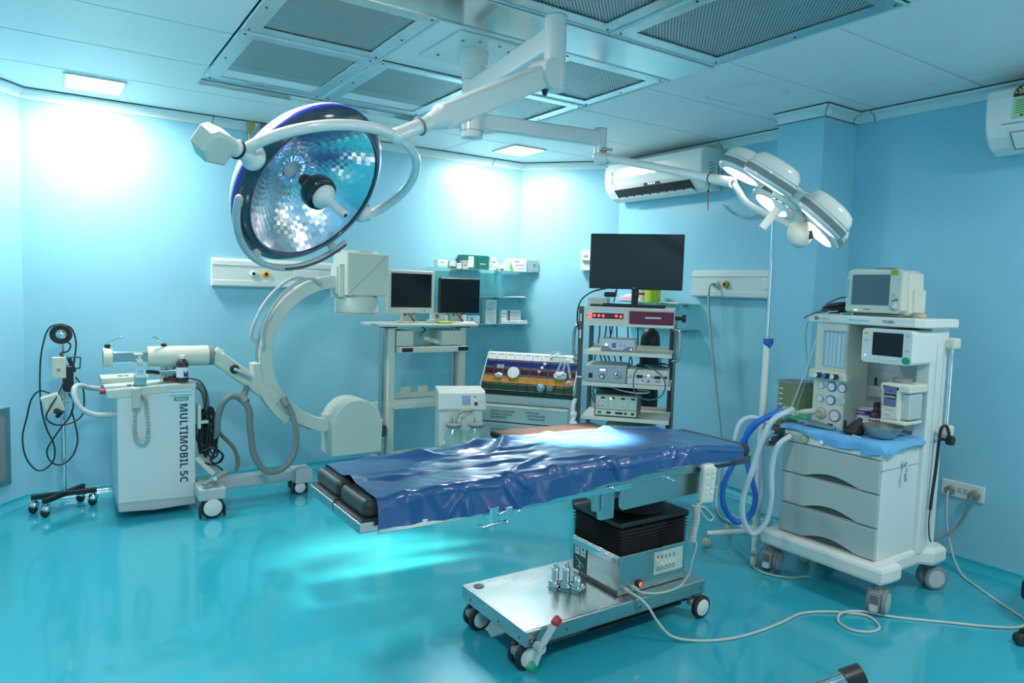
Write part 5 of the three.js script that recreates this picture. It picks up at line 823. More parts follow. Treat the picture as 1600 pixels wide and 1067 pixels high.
  P(ii, 'mount_plate', [rb(0.05, 0.24, 0.16, 0.006, L(1.762, 1.53, bz)), rb(0.03, 0.20, 0.12, 0.006, L(1.735, 1.53, bz))], M.beige);
  // tube housing below
  P(t, 'tube_housing', [ext([[-0.185, -0.155], [0.185, -0.155], [0.195, 0.09], ...arcPts(0, 0.065, 0.186, 0.12, PI - 0.12, 18), [-0.195, 0.09]], 0.27, 0.010, L(1.87, 0.418, bz - 0.0))], M.beige);
  P(t, 'housing_bracket', [rb(0.09, 0.12, 0.10, 0.006, L(1.70, 0.50, bz))], M.cream);
  // chassis: long beam, casters, kick levers
  P(t, 'chassis_beam', [bar(L(0.80, 0.145, -4.93), L(1.52, 0.135, -4.96), 0.09, 0.075, 0.008), rb(0.12, 0.10, 0.16, 0.008, L(1.50, 0.13, -4.96))], M.greyLight);
  P(t, 'chassis_beam', [rb(0.16, 0.075, 0.22, 0.01, L(0.845, 0.155, -4.74))], M.greyLight);
  const wheel = (x, z, r, nm) => { const w = P(t, 'caster', [lathe([[0.02, -0.026], [r - 0.008, -0.028], [r, -0.02], [r, 0.02], [r - 0.008, 0.028], [0.02, 0.026]], 36, L(x, r, z), [PI / 2, 0, 0])], M.rubber); P(w, 'wheel_cover', lathe([[0, -0.034], [r * 0.75, -0.032], [r * 0.86, -0.02], [r * 0.86, 0.02], [r * 0.75, 0.032], [0, 0.034]], 36, L(x, r, z), [PI / 2, 0, 0]), M.white); for (const s of [-1, 1]) P(w, 'cable_deflector', rb(0.012, 0.07, 0.05, 0.003, L(x + s * r * 1.02, 0.042, z)), M.black); };
  wheel(0.846, -4.66, 0.070); wheel(0.45, -5.28, 0.05); wheel(1.475, -4.92, 0.048); wheel(1.50, -5.08, 0.048);
  P(t, 'brake_lever', [bar(L(0.79, 0.215, -4.66), L(0.94, 0.275, -4.70), 0.05, 0.016, 0.004)], M.hoseGrey); P(t, 'lever_post', [cy(0.02, 0.08, L(0.87, 0.205, -4.72)), ball(0.014, L(0.862, 0.247, -4.645))], M.greyLight);
  P(t, 'cable_tray', [bar(L(0.80, 0.36, -4.86), L(0.90, 0.25, -4.82), 0.14, 0.03, 0.005)], M.beige);
  // hoses and cables
  const hz = 0.021;
  P(t, 'hose', tube([L(0.80, 0.815, -4.98), L(0.848, 0.77, -4.98), L(0.868, 0.68, -4.98), L(0.865, 0.58, -4.96), L(0.85, 0.46, -4.94)], hz, false, 50, 12), M.hoseGrey);
  P(t, 'hose', tube([L(1.055, 0.728, -4.83), L(1.0, 0.745, -4.83), L(0.95, 0.71, -4.83), L(0.918, 0.62, -4.84), L(0.91, 0.50, -4.86), L(0.89, 0.42, -4.9)], hz, false, 60, 12), M.hoseGrey);
  P(t, 'hose', tube([L(1.06, 0.72, -4.82), L(1.098, 0.66, -4.80), L(1.11, 0.52, -4.80), L(1.14, 0.33, -4.80), L(1.22, 0.22, -4.80), L(1.32, 0.225, -4.80), L(1.40, 0.32, -4.80), L(1.418, 0.45, -4.80), L(1.39, 0.60, -4.82), L(1.352, 0.69, -4.86)], hz, false, 120, 12), M.hoseGrey);
  P(t, 'hose_clamp', [rod(L(1.05, 0.74, -4.85), L(1.09, 0.70, -4.81), 0.032, 0.028, 20), rod(L(1.075, 0.73, -4.84), L(1.11, 0.79, -4.90), 0.022, 0.02, 16)], M.hoseGrey);
  P(t, 'hose_clamp', [rod(L(1.345, 0.70, -4.87), L(1.365, 0.65, -4.835), 0.027, 0.025, 16)], M.hoseGrey);
  P(t, 'hose', tube([L(0.91, 0.52, -5.0), L(0.97, 0.45, -5.0), L(1.05, 0.35, -5.0), L(1.075, 0.25, -5.0), L(1.06, 0.19, -5.0)], 0.014, false, 50, 10), M.hoseGrey);
  const hangers = []; for (let k = 0; k < 16; k++) { const x = 0.80 + rnd(0, 0.075), z = -4.90 + rnd(-0.02, 0.05), y1 = 0.66 + rnd(-0.06, 0.02), y0 = rnd(0.30, 0.45); hangers.push(tube([L(x, y1 - 0.03, z), L(x + 0.01, y1, z + 0.01), L(x + 0.025, y1 - 0.05, z + 0.015), L(x + 0.03 + rnd(-0.02, 0.02), (y0 + y1) / 2, z + 0.02), L(x + 0.015, y0, z + 0.015), L(x - 0.005, y0 + 0.03, z), L(x - 0.005 + rnd(-0.01, 0.01), (y0 + y1) / 2, z), L(x, y1 - 0.03, z)], 0.006, false, 40, 6)); }
  P(t, 'cable_bundle', [...hangers, tube([L(0.80, 0.40, -4.8), L(0.88, 0.42, -4.78), L(0.93, 0.36, -4.78), L(0.88, 0.31, -4.78), L(0.82, 0.33, -4.78), L(0.90, 0.30, -4.75), L(0.95, 0.24, -4.75)], 0.0055, false, 60, 6), tube([L(0.90, 0.44, -4.82), L(0.905, 0.36, -4.82), L(0.86, 0.33, -4.82)], 0.006), torus(0.04, 0.0055, L(0.90, 0.35, -4.79), [0.2, 0.2, 0])], M.black);
  P(t, 'cable_hook', [rb(0.02, 0.16, 0.09, 0.008, L(0.802, 0.62, -4.87)), rb(0.05, 0.02, 0.1, 0.006, L(0.83, 0.585, -4.87))], M.beige);
  P(t, 'cable', tube([L(0.74, 0.87, -4.86), L(0.80, 0.855, -4.84), L(0.835, 0.80, -4.83), L(0.84, 0.72, -4.83), L(0.82, 0.62, -4.84), L(0.80, 0.52, -4.85)], 0.005, false, 50), M.black);
}
{ // bottles and pieces on the C-arm cabinet
  let t = thing('soap_bottle', 'clear pump bottle of light blue hand rub standing on the C-arm cabinet', 'bottle', [0.468, 0.833, -4.885]);
  P(t, 'liquid', rb(0.066, 0.062, 0.046, 0.012, [0, 0.034, 0]), M.soapBlue); P(t, 'body', [rb(0.072, 0.125, 0.052, 0.016, [0, 0.064, 0]), cy(0.015, 0.02, [0, 0.135, 0])], M.clear); P(t, 'pump', [cy(0.017, 0.02, [0, 0.152, 0]), cy(0.006, 0.04, [0, 0.175, 0]), rb(0.05, 0.014, 0.02, 0.005, [-0.008, 0.198, 0])], M.white);
  decal(t, 'label', 0.056, 0.055, 1000, (g, W, h) => { fill(g, '#cfeaf2', 0, 0, W, h); fill(g, '#7fb9d8', W * 0.2, h * 0.15, W * 0.6, h * 0.22); fill(g, '#88aebd', W * 0.15, h * 0.5, W * 0.7, h * 0.1); }, [0, 0.082, 0.0275]);
  t = thing('bottle', 'brown bottle with pale cap and white label on the C-arm cabinet', 'bottle', [0.708, 0.849, -4.875]);
  P(t, 'glass', lathe([[0, 0], [0.034, 0], [0.036, 0.005], [0.036, 0.12], [0.030, 0.135], [0.015, 0.142], [0.015, 0.15], [0, 0.15]], 32), M.brown); P(t, 'cap', cy(0.017, 0.022, [0, 0.158, 0]), M.white);
  P(t, 'label', lathe([[0.0363, 0.03], [0.0366, 0.031], [0.0366, 0.094], [0.0363, 0.095]], 32), M.paper); decal(t, 'print', 0.03, 0.04, 1200, (g, W, h) => { g.fillStyle = '#27408f'; g.beginPath(); g.moveTo(0, 0); g.lineTo(W * 0.5, h * 0.5); g.lineTo(W, 0); g.lineTo(W, h); g.lineTo(0, h); g.fill(); }, [0.015, 0.055, 0.0345], [0, 0.45, 0]);
  t = thing('steel_cup', 'small steel cup beside the brown bottle on the C-arm cabinet', 'cup', [0.652, 0.853, -5.12]); P(t, 'cup', lathe([[0, 0], [0.036, 0], [0.038, 0.002], [0.04, 0.075], [0.038, 0.075], [0.036, 0.004], [0, 0.004]], 32), M.steelSmooth); P(t, 'rim', torus(0.039, 0.002, [0, 0.075, 0], [PI / 2, 0, 0]), M.steelSmooth);
  t = thing('marker_pen', 'dark brown marker lying in front of the steel cup', 'pen', [0.645, 0.853, -4.90]); P(t, 'barrel', cy(0.011, 0.055, [0.016, 0.011, 0], [0, 0, PI / 2]), M.maroon); P(t, 'cap', cy(0.012, 0.035, [-0.028, 0.012, 0], [0, 0, PI / 2]), M.black);
  one('tape_square', 'small yellow sticker on top of the C-arm cabinet', 'sticker', rb(0.026, 0.002, 0.03, 0.0008), M.yellow, [0.585, 0.845, -4.92], 0);
}
{ // accessory stand at the left wall
  const px = 0.065, pz = -5.28, t = thing('accessory_stand', 'black cross-base stand with chrome pole holding cables and a grey box', 'stand', [px, 0, pz]);
  for (let k = 0; k < 2; k++) P(t, 'base_bar', rb(0.36, 0.03, 0.032, 0.003, [0, 0.098 + 0.002 * k, 0], [0, k ? 0.92 : 0.04, 0]), M.black);
  for (const [a, s] of [[0.04, 1], [0.04, -1], [0.92, 1], [0.92, -1]]) { const x = Math.cos(a) * 0.162 * s, z = -Math.sin(a) * 0.162 * s; const c = P(t, 'caster', [cy(0.007, 0.03, [x, 0.075, z]), lathe([[0, 0.03], [0.024, 0.025], [0.03, 0.005], [0.022, -0.012], [0, -0.014]], 24, [x, 0.045, z], [0.5, 0, 0.2])], M.chrome); P(c, 'wheel', [ball(0.0265, [x - 0.006, 0.0265, z + 0.008]), ], M.black); }
  P(t, 'pole', [cy(0.0135, 1.0, [0, 0.60, 0]), cy(0.011, 0.05, [0, 1.12, 0])], M.chrome); P(t, 'collar', [cy(0.02, 0.025, [0.004, 0.73, 0]), cy(0.008, 0.03, [0.02, 0.70, 0], [0, 0, PI / 2])], M.greyLight);
  const h = P(t, 'light_head', [lathe([[0.02, -0.02], [0.055, -0.022], [0.062, -0.012], [0.062, 0.012], [0.054, 0.022], [0.036, 0.012], [0.02, 0.012]], 36, [-0.004, 1.135, 0.03], [PI / 2, 0, 0])], M.rubber);
  P(h, 'lens', [lathe([[0, 0.026], [0.012, 0.026], [0.018, 0.02], [0.026, 0.02], [0.032, 0.012], [0.036, 0.008], [0, 0.006]], 30, [-0.004, 1.135, 0.03], [PI / 2, 0, 0])], M.chrome);
  P(t, 'switch_box', [rb(0.075, 0.135, 0.05, 0.006, [-0.018, 0.925, 0.045])], M.cream); P(t, 'rocker', rb(0.022, 0.03, 0.008, 0.002, [-0.02, 0.915, 0.071]), M.greyLight); P(t, 'rocker_mark', rb(0.018, 0.008, 0.003, 0.001, [-0.02, 0.913, 0.0755]), M.red);
  P(t, 'holder', [rb(0.05, 0.17, 0.06, 0.012, [0.035, 0.85, 0.03]), rb(0.025, 0.10, 0.04, 0.008, [0.05, 0.94, 0.035], [0, 0, 0.3]), bar([0.02, 0.985, 0.03], [0.10, 0.985, 0.03], 0.04, 0.006, 0.002), bar([0.10, 0.985, 0.03], [0.095, 0.915, 0.03], 0.04, 0.006, 0.002, V(1, 0, 0)), bar([0.095, 0.915, 0.03], [0.05, 0.915, 0.03], 0.04, 0.006, 0.002)], M.black);
  P(t, 'transformer_box', [rb(0.10, 0.12, 0.09, 0.008, [-0.055, 0.70, 0.055], [0, 0, 0.32])], M.beige); P(t, 'plug', [cy(0.018, 0.035, [-0.03, 0.655, 0.11], [1.2, 0, 0.3]), cy(0.012, 0.05, [-0.02, 0.64, 0.125], [0.5, 0, -0.6])], M.black);
  const cb = (...p) => P(t, 'cable', tube(p, 0.0048, false, 110), M.black);
  cb([0.0, 1.20, 0.03], [-0.06, 1.18, 0.03], [-0.10, 1.07, 0.03], [-0.118, 0.90, 0.03], [-0.115, 0.68, 0.03], [-0.09, 0.54, 0.03], [-0.05, 0.42, 0.03], [-0.06, 0.32, 0.03], [-0.13, 0.27, 0.03], [-0.19, 0.34, 0.03], [-0.215, 0.48, 0.03], [-0.19, 0.62, 0.03], [-0.16, 0.74, 0.03], [-0.12, 0.78, 0.03], [-0.07, 0.765, 0.06]);
  cb([0.0, 1.20, 0.035], [0.05, 1.175, 0.035], [0.075, 1.09, 0.03], [0.07, 1.0, 0.03], [0.06, 0.93, 0.04]);
  cb([0.015, 0.86, 0.06], [-0.02, 0.77, 0.09], [-0.07, 0.68, 0.11], [-0.09, 0.62, 0.11], [-0.05, 0.575, 0.11], [0.03, 0.57, 0.09], [0.10, 0.61, 0.06], [0.115, 0.70, 0.05], [0.105, 0.80, 0.05], [0.07, 0.86, 0.05]);
  cb([0.03, 0.76, 0.05], [0.055, 0.70, 0.05], [0.04, 0.62, 0.06], [-0.01, 0.55, 0.08], [-0.06, 0.47, 0.08], [-0.09, 0.40, 0.07], [-0.07, 0.33, 0.06], [-0.02, 0.30, 0.05], [0.04, 0.34, 0.04], [0.075, 0.44, 0.04], [0.065, 0.55, 0.05], [0.045, 0.65, 0.05]);
  cb([0.02, 1.09, 0.03], [0.045, 1.07, 0.04], [0.035, 1.03, 0.04], [-0.01, 1.01, 0.045], [0.02, 0.98, 0.05]);
}
// ================================================================ TWO-MONITOR RACK
{
  const t = thing('monitor_rack', 'tall pale green two-post rack carrying the pair of monitors', 'rack', [2.53, 0, -5.0]);
  const x = a => a - 2.53;
  P(t, 'post', [rb(0.055, 1.05, 0.085, 0.006, [x(2.225), 0.655, -0.08])], M.beige, undefined, undefined, 'left front post'); P(t, 'post_channel', [rb(0.045, 1.05, 0.05, 0.004, [x(2.175), 0.655, -0.10])], M.galv);
  P(t, 'post', [rb(0.055, 1.05, 0.085, 0.006, [x(2.86), 0.655, -0.08])], M.beige); P(t, 'post_channel', [rb(0.05, 1.05, 0.05, 0.004, [x(2.81), 0.655, -0.10])], M.galv);
  P(t, 'top_board', [rb(0.90, 0.022, 0.34, 0.006, [x(2.532), 1.198, -0.17])], M.cream);
  for (const a of [2.20, 2.85]) P(t, 'corner_guard', [rb(0.12, 0.008, 0.09, 0.002, [x(a), 1.182, -0.06])], M.black);
  P(t, 'tray', [rb(0.62, 0.045, 0.32, 0.006, [x(2.57), 1.005, -0.15])], M.beige); for (const a of [2.335, 2.835]) P(t, 'tray_grip', rb(0.095, 0.034, 0.014, 0.004, [x(a), 1.006, 0.006]), M.black);
  P(t, 'lower_shelf', [rb(0.60, 0.012, 0.30, 0.004, [x(2.53), 0.56, -0.15]), rb(0.60, 0.04, 0.012, 0.004, [x(2.53), 0.60, -0.29]), rb(0.60, 0.045, 0.012, 0.003, [x(2.53), 0.565, 0.0])], M.beige);
  for (let k = 0; k < 3; k++) P(t, 'shelf_tab', rb(0.09, 0.05, 0.008, 0.006, [x(2.30 + k * 0.16), 0.645, -0.28]), M.cream);
  P(t, 'base_bar', [rb(0.62, 0.06, 0.05, 0.006, [x(2.53), 0.16, -0.09])], M.beige); P(t, 'latch', [rb(0.04, 0.09, 0.035, 0.006, [x(2.165), 0.37, -0.05]), rb(0.015, 0.05, 0.03, 0.004, [x(2.140), 0.37, -0.04])], M.greyDark);
  for (const a of [2.2, 2.84]) { P(t, 'foot', [rb(0.06, 0.05, 0.40, 0.008, [x(a), 0.10, -0.13])], M.greyLight); for (const z of [0.03, -0.29]) { const c = P(t, 'caster', rb(0.03, 0.03, 0.04, 0.006, [x(a), 0.065, z]), M.grey); P(c, 'wheel', [lathe([[0, -0.012], [0.033, -0.012], [0.036, -0.006], [0.036, 0.006], [0.033, 0.012], [0, 0.012]], 24, [x(a), 0.036, z], [0, 0, PI / 2])], M.black); } }
  const pcb = (px, lab, w, g) => { const b = thing('equipment_box', lab, 'box', [px, 1.0285, -5.155], 0); P(b, 'case', rb(w, 0.125, 0.24, 0.006, [0, 0.064, 0]), M.beige); P(b, 'front_edge', rb(w - 0.01, 0.115, 0.006, 0.002, [0, 0.064, 0.121]), M.cream); };
  pcb(2.335, 'left pale box under the rack top board', 0.145); pcb(2.755, 'right pale box under the rack top board', 0.20);
  let b = thing('plastic_bag', 'crumpled clear plastic bag between the two boxes in the rack tray', 'bag', [2.50, 1.0285, -5.12]); { const g = new THREE.IcosahedronGeometry(0.09, 4), p = g.attributes.position; for (let i = 0; i < p.count; i++) { const X = p.getX(i), Y = p.getY(i), Z = p.getZ(i), k = 1 + 0.16 * Math.sin(X * 70 + Y * 40) * Math.sin(Z * 60 + X * 30); p.setXYZ(i, X * k * 1.25, Math.max(0, (Y + 0.05) * k * 0.75), Z * k * 0.8); } g.computeVertexNormals(); P(b, 'bag', g, M.clear); P(b, 'knot', rb(0.04, 0.02, 0.03, 0.006, [0.04, 0.012, 0.05]), M.brass); }
  one('paper_roll', 'pale rolled paper lying right of the plastic bag', 'paper', cy(0.02, 0.14, [0, 0.022, 0], [0, 0, PI / 2 - 0.25]), M.paper, [2.60, 1.045, -5.10], -0.2);
  one('cable', 'short black cable looping under the rack top board', 'cable', tube([[2.56, 1.18, -5.22], [2.58, 1.15, -5.18], [2.54, 1.13, -5.16], [2.52, 1.10, -5.16]], 0.005), M.black);
  const screen = (px, w, h, y0, m, lab, chin) => {
    const s = thing('monitor', lab, 'monitor', [px, 1.2095, -5.13]);
    P(s, 'foot', [rb(0.15, 0.014, 0.14, 0.005, [0, 0.0075, -0.04]), ext([[-0.06, 0], [0.06, 0], [0.05, 0.11], [-0.05, 0.11]], 0.03, 0.004, [0, 0.012, -0.04])], M.cream);
    P(s, 'housing', [rb(w, h, 0.045, 0.01, [0, y0 + h / 2, 0.0])], m); P(s, 'back_cover', rb(w * 0.7, h * 0.7, 0.04, 0.015, [0, y0 + h / 2, -0.035]), m);
    const bz = chin ? 0.026 : 0.008; P(s, 'screen', rb(w - bz * 2, h - bz - (chin || 0.008), 0.006, 0.002, [0, y0 + (chin || 0.008) + (h - bz - (chin || 0.008)) / 2, 0.021]), M.screen);
    if (chin) { P(s, 'button', rb(0.014, 0.01, 0.004, 0.002, [w * 0.29, y0 + chin * 0.45, 0.0225]), M.grey); P(s, 'button', rb(0.02, 0.012, 0.004, 0.002, [w * 0.34, y0 + chin * 0.45, 0.0225]), M.white); }
    P(s, 'cable', [tube([[-0.03, y0 + 0.01, -0.01], [0.0, 0.06, 0.0], [0.035, 0.015, 0.02], [0.02, 0.02, 0.03], [0.0, 0.06, 0.02], [0.05, y0, 0.0]], 0.0035), tube([[-0.045, y0 + 0.01, 0], [-0.055, 0.06, 0.01], [-0.04, y0 - 0.01, 0.0]], 0.004)], M.black);
  };
  screen(2.417, 0.405, 0.342, 0.080, M.cream, 'monitor with a pale frame, left of the pair on the rack', 0.046);
  screen(2.862, 0.382, 0.292, 0.083, M.black, 'black-framed monitor, right of the pair on the rack', 0);
  b = thing('glass_dish', 'small clear plastic dish on the rack top between the monitors', 'dish', [2.575, 1.2095, -5.07]); P(b, 'dish', lathe([[0, 0], [0.03, 0], [0.04, 0.025], [0.037, 0.025], [0.028, 0.003], [0, 0.003]], 24), M.clear); P(b, 'lid', rb(0.07, 0.012, 0.05, 0.005, [0.01, 0.032, 0]), M.clear);
  one('green_pouch', 'flat lime green pouch on the rack top between the monitors', 'pouch', rb(0.12, 0.018, 0.07, 0.008), M.lime, [2.685, 1.219, -5.05], 0);
  b = thing('carton', 'white carton printed with black blocks standing behind the lime pouch', 'carton', [2.70, 1.2095, -5.20]); P(b, 'box', rb(0.12, 0.085, 0.06, 0.003, [0, 0.043, 0]), M.paper); decal(b, 'print', 0.06, 0.05, 900, (g, W, h) => { fill(g, '#1e2a33', W * 0.1, h * 0.05, W * 0.5, h * 0.2); fill(g, '#1e2a33', W * 0.1, h * 0.35, W * 0.6, h * 0.15); fill(g, '#1e2a33', W * 0.1, h * 0.6, W * 0.35, h * 0.12); }, [-0.01, 0.045, 0.0308]);
  one('paper_sheet', 'loose white paper at the right end of the rack top', 'paper', [rb(0.16, 0.004, 0.09, 0.0015), rb(0.10, 0.004, 0.07, 0.0015, [0.02, 0.005, 0.0], [0, 0.4, 0.04])], M.paper, [2.90, 1.2125, -5.06], 0.1);
}
// ================================================================ SUCTION PUMP
{
  const t = thing('suction_pump', 'white floor suction pump with two glass jars under a sloping panel', 'suction machine', [2.6, 0, -4.6], -0.35);
  P(t, 'cabinet', [rb(0.335, 0.60, 0.26, 0.012, [0.015, 0.32, -0.16])], M.white); P(t, 'head', [ext([[-0.19, 0.555], [-0.175, 0.735], [0.13, 0.735], [0.02, 0.555]].map(p => p), 0.375, 0.012, [0.02, 0, 0], [0, 0, 0]).applyMatrix4(new THREE.Matrix4())].slice(0, 0).concat([at(ext([[-0.02, 0.565], [-0.005, 0.578], [-0.045, 0.70], [-0.06, 0.715], [-0.26, 0.725], [-0.27, 0.565]], 0.365, 0.006), [0.02, 0, 0], [0, -PI / 2, 0])]), M.white);
  const tilt = -0.32, pn = (x, y) => [0.02 + x, 0.639 + y * 0.95, -0.0225 - y * 0.315];
  const fz = P(t, 'fascia', rb(0.335, 0.118, 0.004, 0.002, pn(0, 0), [tilt, 0, 0]), M.machine);
  P(t, 'screen', rb(0.064, 0.074, 0.005, 0.003, [0.05, 0.647, -0.0225], [tilt, 0, 0]), S(C(0.30, 0.36, 0.62), 0.2));
  decal(t, 'screen_reflection_print', 0.05, 0.03, 900, (g, W, h) => { fill(g, '#c3d2ea', 0, 0, W, h * 0.25); fill(g, '#9db4dc', 0, h * 0.4, W, h * 0.6); }, [0.05, 0.669, -0.0262], [tilt, 0, 0]).name = 'painted_screen_reflection';  // pale bands painted on as a reflection in the screen
  P(t, 'switch', rb(0.026, 0.026, 0.006, 0.002, [0.123, 0.621, -0.012], [tilt, 0, 0]), M.black); P(t, 'pilot_lamp', ball(0.006, [0.117, 0.672, -0.028], [1, 1, 0.6], 12), M.greyDark);
  P(t, 'vacuum_gauge', [lathe([[0, 0.004], [0.015, 0.004], [0.016, 0.008], [0.019, 0.006], [0.02, 0], [0, 0]], 28, [0.172, 0.648, -0.022], [PI / 2 + tilt, 0, 0])], M.whiteGloss);
  decal(t, 'lettering', 0.085, 0.05, 1200, (g, W, h) => { txt(g, 'Vacuum', W * 0.55, h * 0.22, h * 0.3, '#34505e', 'italic bold'); fill(g, '#7c98a3', W * 0.15, h * 0.55, W * 0.75, h * 0.05); fill(g, '#7c98a3', W * 0.3, h * 0.78, W * 0.45, h * 0.05); fill(g, '#34505e', W * 0.02, h * 0.1, W * 0.08, h * 0.12); }, [-0.075, 0.65, -0.0245], [tilt, 0, 0]);
  for (const x of [-0.055, 0.115]) {
    const j = P(t, 'jar', lathe([[0, 0.12], [0.068, 0.12], [0.074, 0.128], [0.074, 0.385], [0.066, 0.42], [0.045, 0.445], [0.045, 0.465], [0.042, 0.465], [0.042, 0.443], [0.063, 0.417], [0.0715, 0.383], [0.0715, 0.128], [0, 0.124]], 36, [x, 0, 0.055]), M.glass);
    P(j, 'lid', [lathe([[0, 0.452], [0.045, 0.452], [0.06, 0.466], [0.062, 0.476], [0.052, 0.486], [0, 0.488]], 32, [x, 0, 0.055]), cy(0.006, 0.03, [x - 0.012, 0.5, 0.055]), cy(0.004, 0.05, [x - 0.012, 0.51, 0.055])], M.grey);
    P(j, 'handle_lug', [cy(0.016, 0.02, [x - 0.075, 0.335, 0.06], [0, 0, PI / 2])], M.white);
  }
  P(t, 'jar_shelf', rb(0.33, 0.10, 0.16, 0.008, [0.02, 0.07, 0.06]), M.white); P(t, 'tubing', tube([[-0.04, 0.488, 0.055], [-0.035, 0.52, 0.05], [-0.01, 0.56, 0.035], [0.03, 0.575, 0.02], [0.075, 0.57, 0.008], [0.09, 0.56, -0.01]], 0.0085, false, 50), S(C(0.38, 0.36, 0.22), 0.4)); P(t, 'screw', ball(0.006, [0.02, 0.51, -0.028], [1, 1, 0.6], 10), M.grey);
  for (const sx of [-1, 1]) for (const z of [-0.24, 0.07]) P(t, 'foot', cy(0.02, 0.022, [0.015 + sx * 0.12, 0.011, z]), M.black);
}
// ================================================================ DRAWER CABINET WITH COLOURED BINS
const KB = frame([3.52, 0, -4.68], -0.8697);
{
  const t = thing('drawer_cabinet', 'white drawer cabinet with handwritten labels under the coloured bins', 'cabinet', KB.p, KB.ry);
  const x0 = -0.63, x1 = 0.185, cx = (x0 + x1) / 2, w = x1 - x0;
  P(t, 'carcass', [rb(w, 0.56, 0.30, 0.006, [cx, 0.315, -0.165])], M.machine); P(t, 'rim', rb(w + 0.01, 0.03, 0.32, 0.004, [cx, 0.612, -0.165]), M.greenBin, undefined, undefined, 'dark green top rim'); P(t, 'plinth', rb(w - 0.04, 0.035, 0.27, 0.003, [cx, 0.018, -0.17]), M.grey);
  const lines = [[['SUCTION CATHETERS', 'SPOOL LINE'], ['FOLEYS CATHETERS', 'LARYNGOSCOPE'], ['BLOOD SHEETS', 'SURGI GLOVES']], [['SUCTION TUBES', 'URO BAGS'], ['RYLES TUBES', 'CEREBRAL'], ['OXYGEN MASK', 'CATH']], [['GAUZE', ''], ['', ''], ['', '']]];
  const rowsY = [[0.365, 0.515], [0.205, 0.355], [0.045, 0.195]];
  rowsY.forEach(([a, b], i) => {
    const d = P(t, 'drawer', rb(w - 0.055, b - a, 0.02, 0.004, [cx - 0.006, (a + b) / 2, -0.005]), M.machine);
    P(d, 'grip', rb(w - 0.06, 0.012, 0.014, 0.003, [cx - 0.006, b - 0.018, 0.008]), M.white);
    P(t, 'gap', rb(w - 0.045, 0.005, 0.008, 0.001, [cx - 0.006, b + 0.005, -0.004]), M.greyDark);
    if (i < 2) decal(d, 'handwriting', 0.62, 0.09, 700, (g, W, h) => lines[i].forEach(([p, q], k) => { txt(g, p, W * 0.02, h * (0.2 + 0.3 * k), h * 0.24, '#1b3057', 'bold', 'sans-serif', 'left'); txt(g, q, W * (0.52 + 0.02 * k), h * (0.16 + 0.3 * k), h * 0.24, '#1b3057', 'bold', 'sans-serif', 'left'); }), [cx - 0.01, (a + b) / 2 - 0.012, 0.0058]);
  });
}
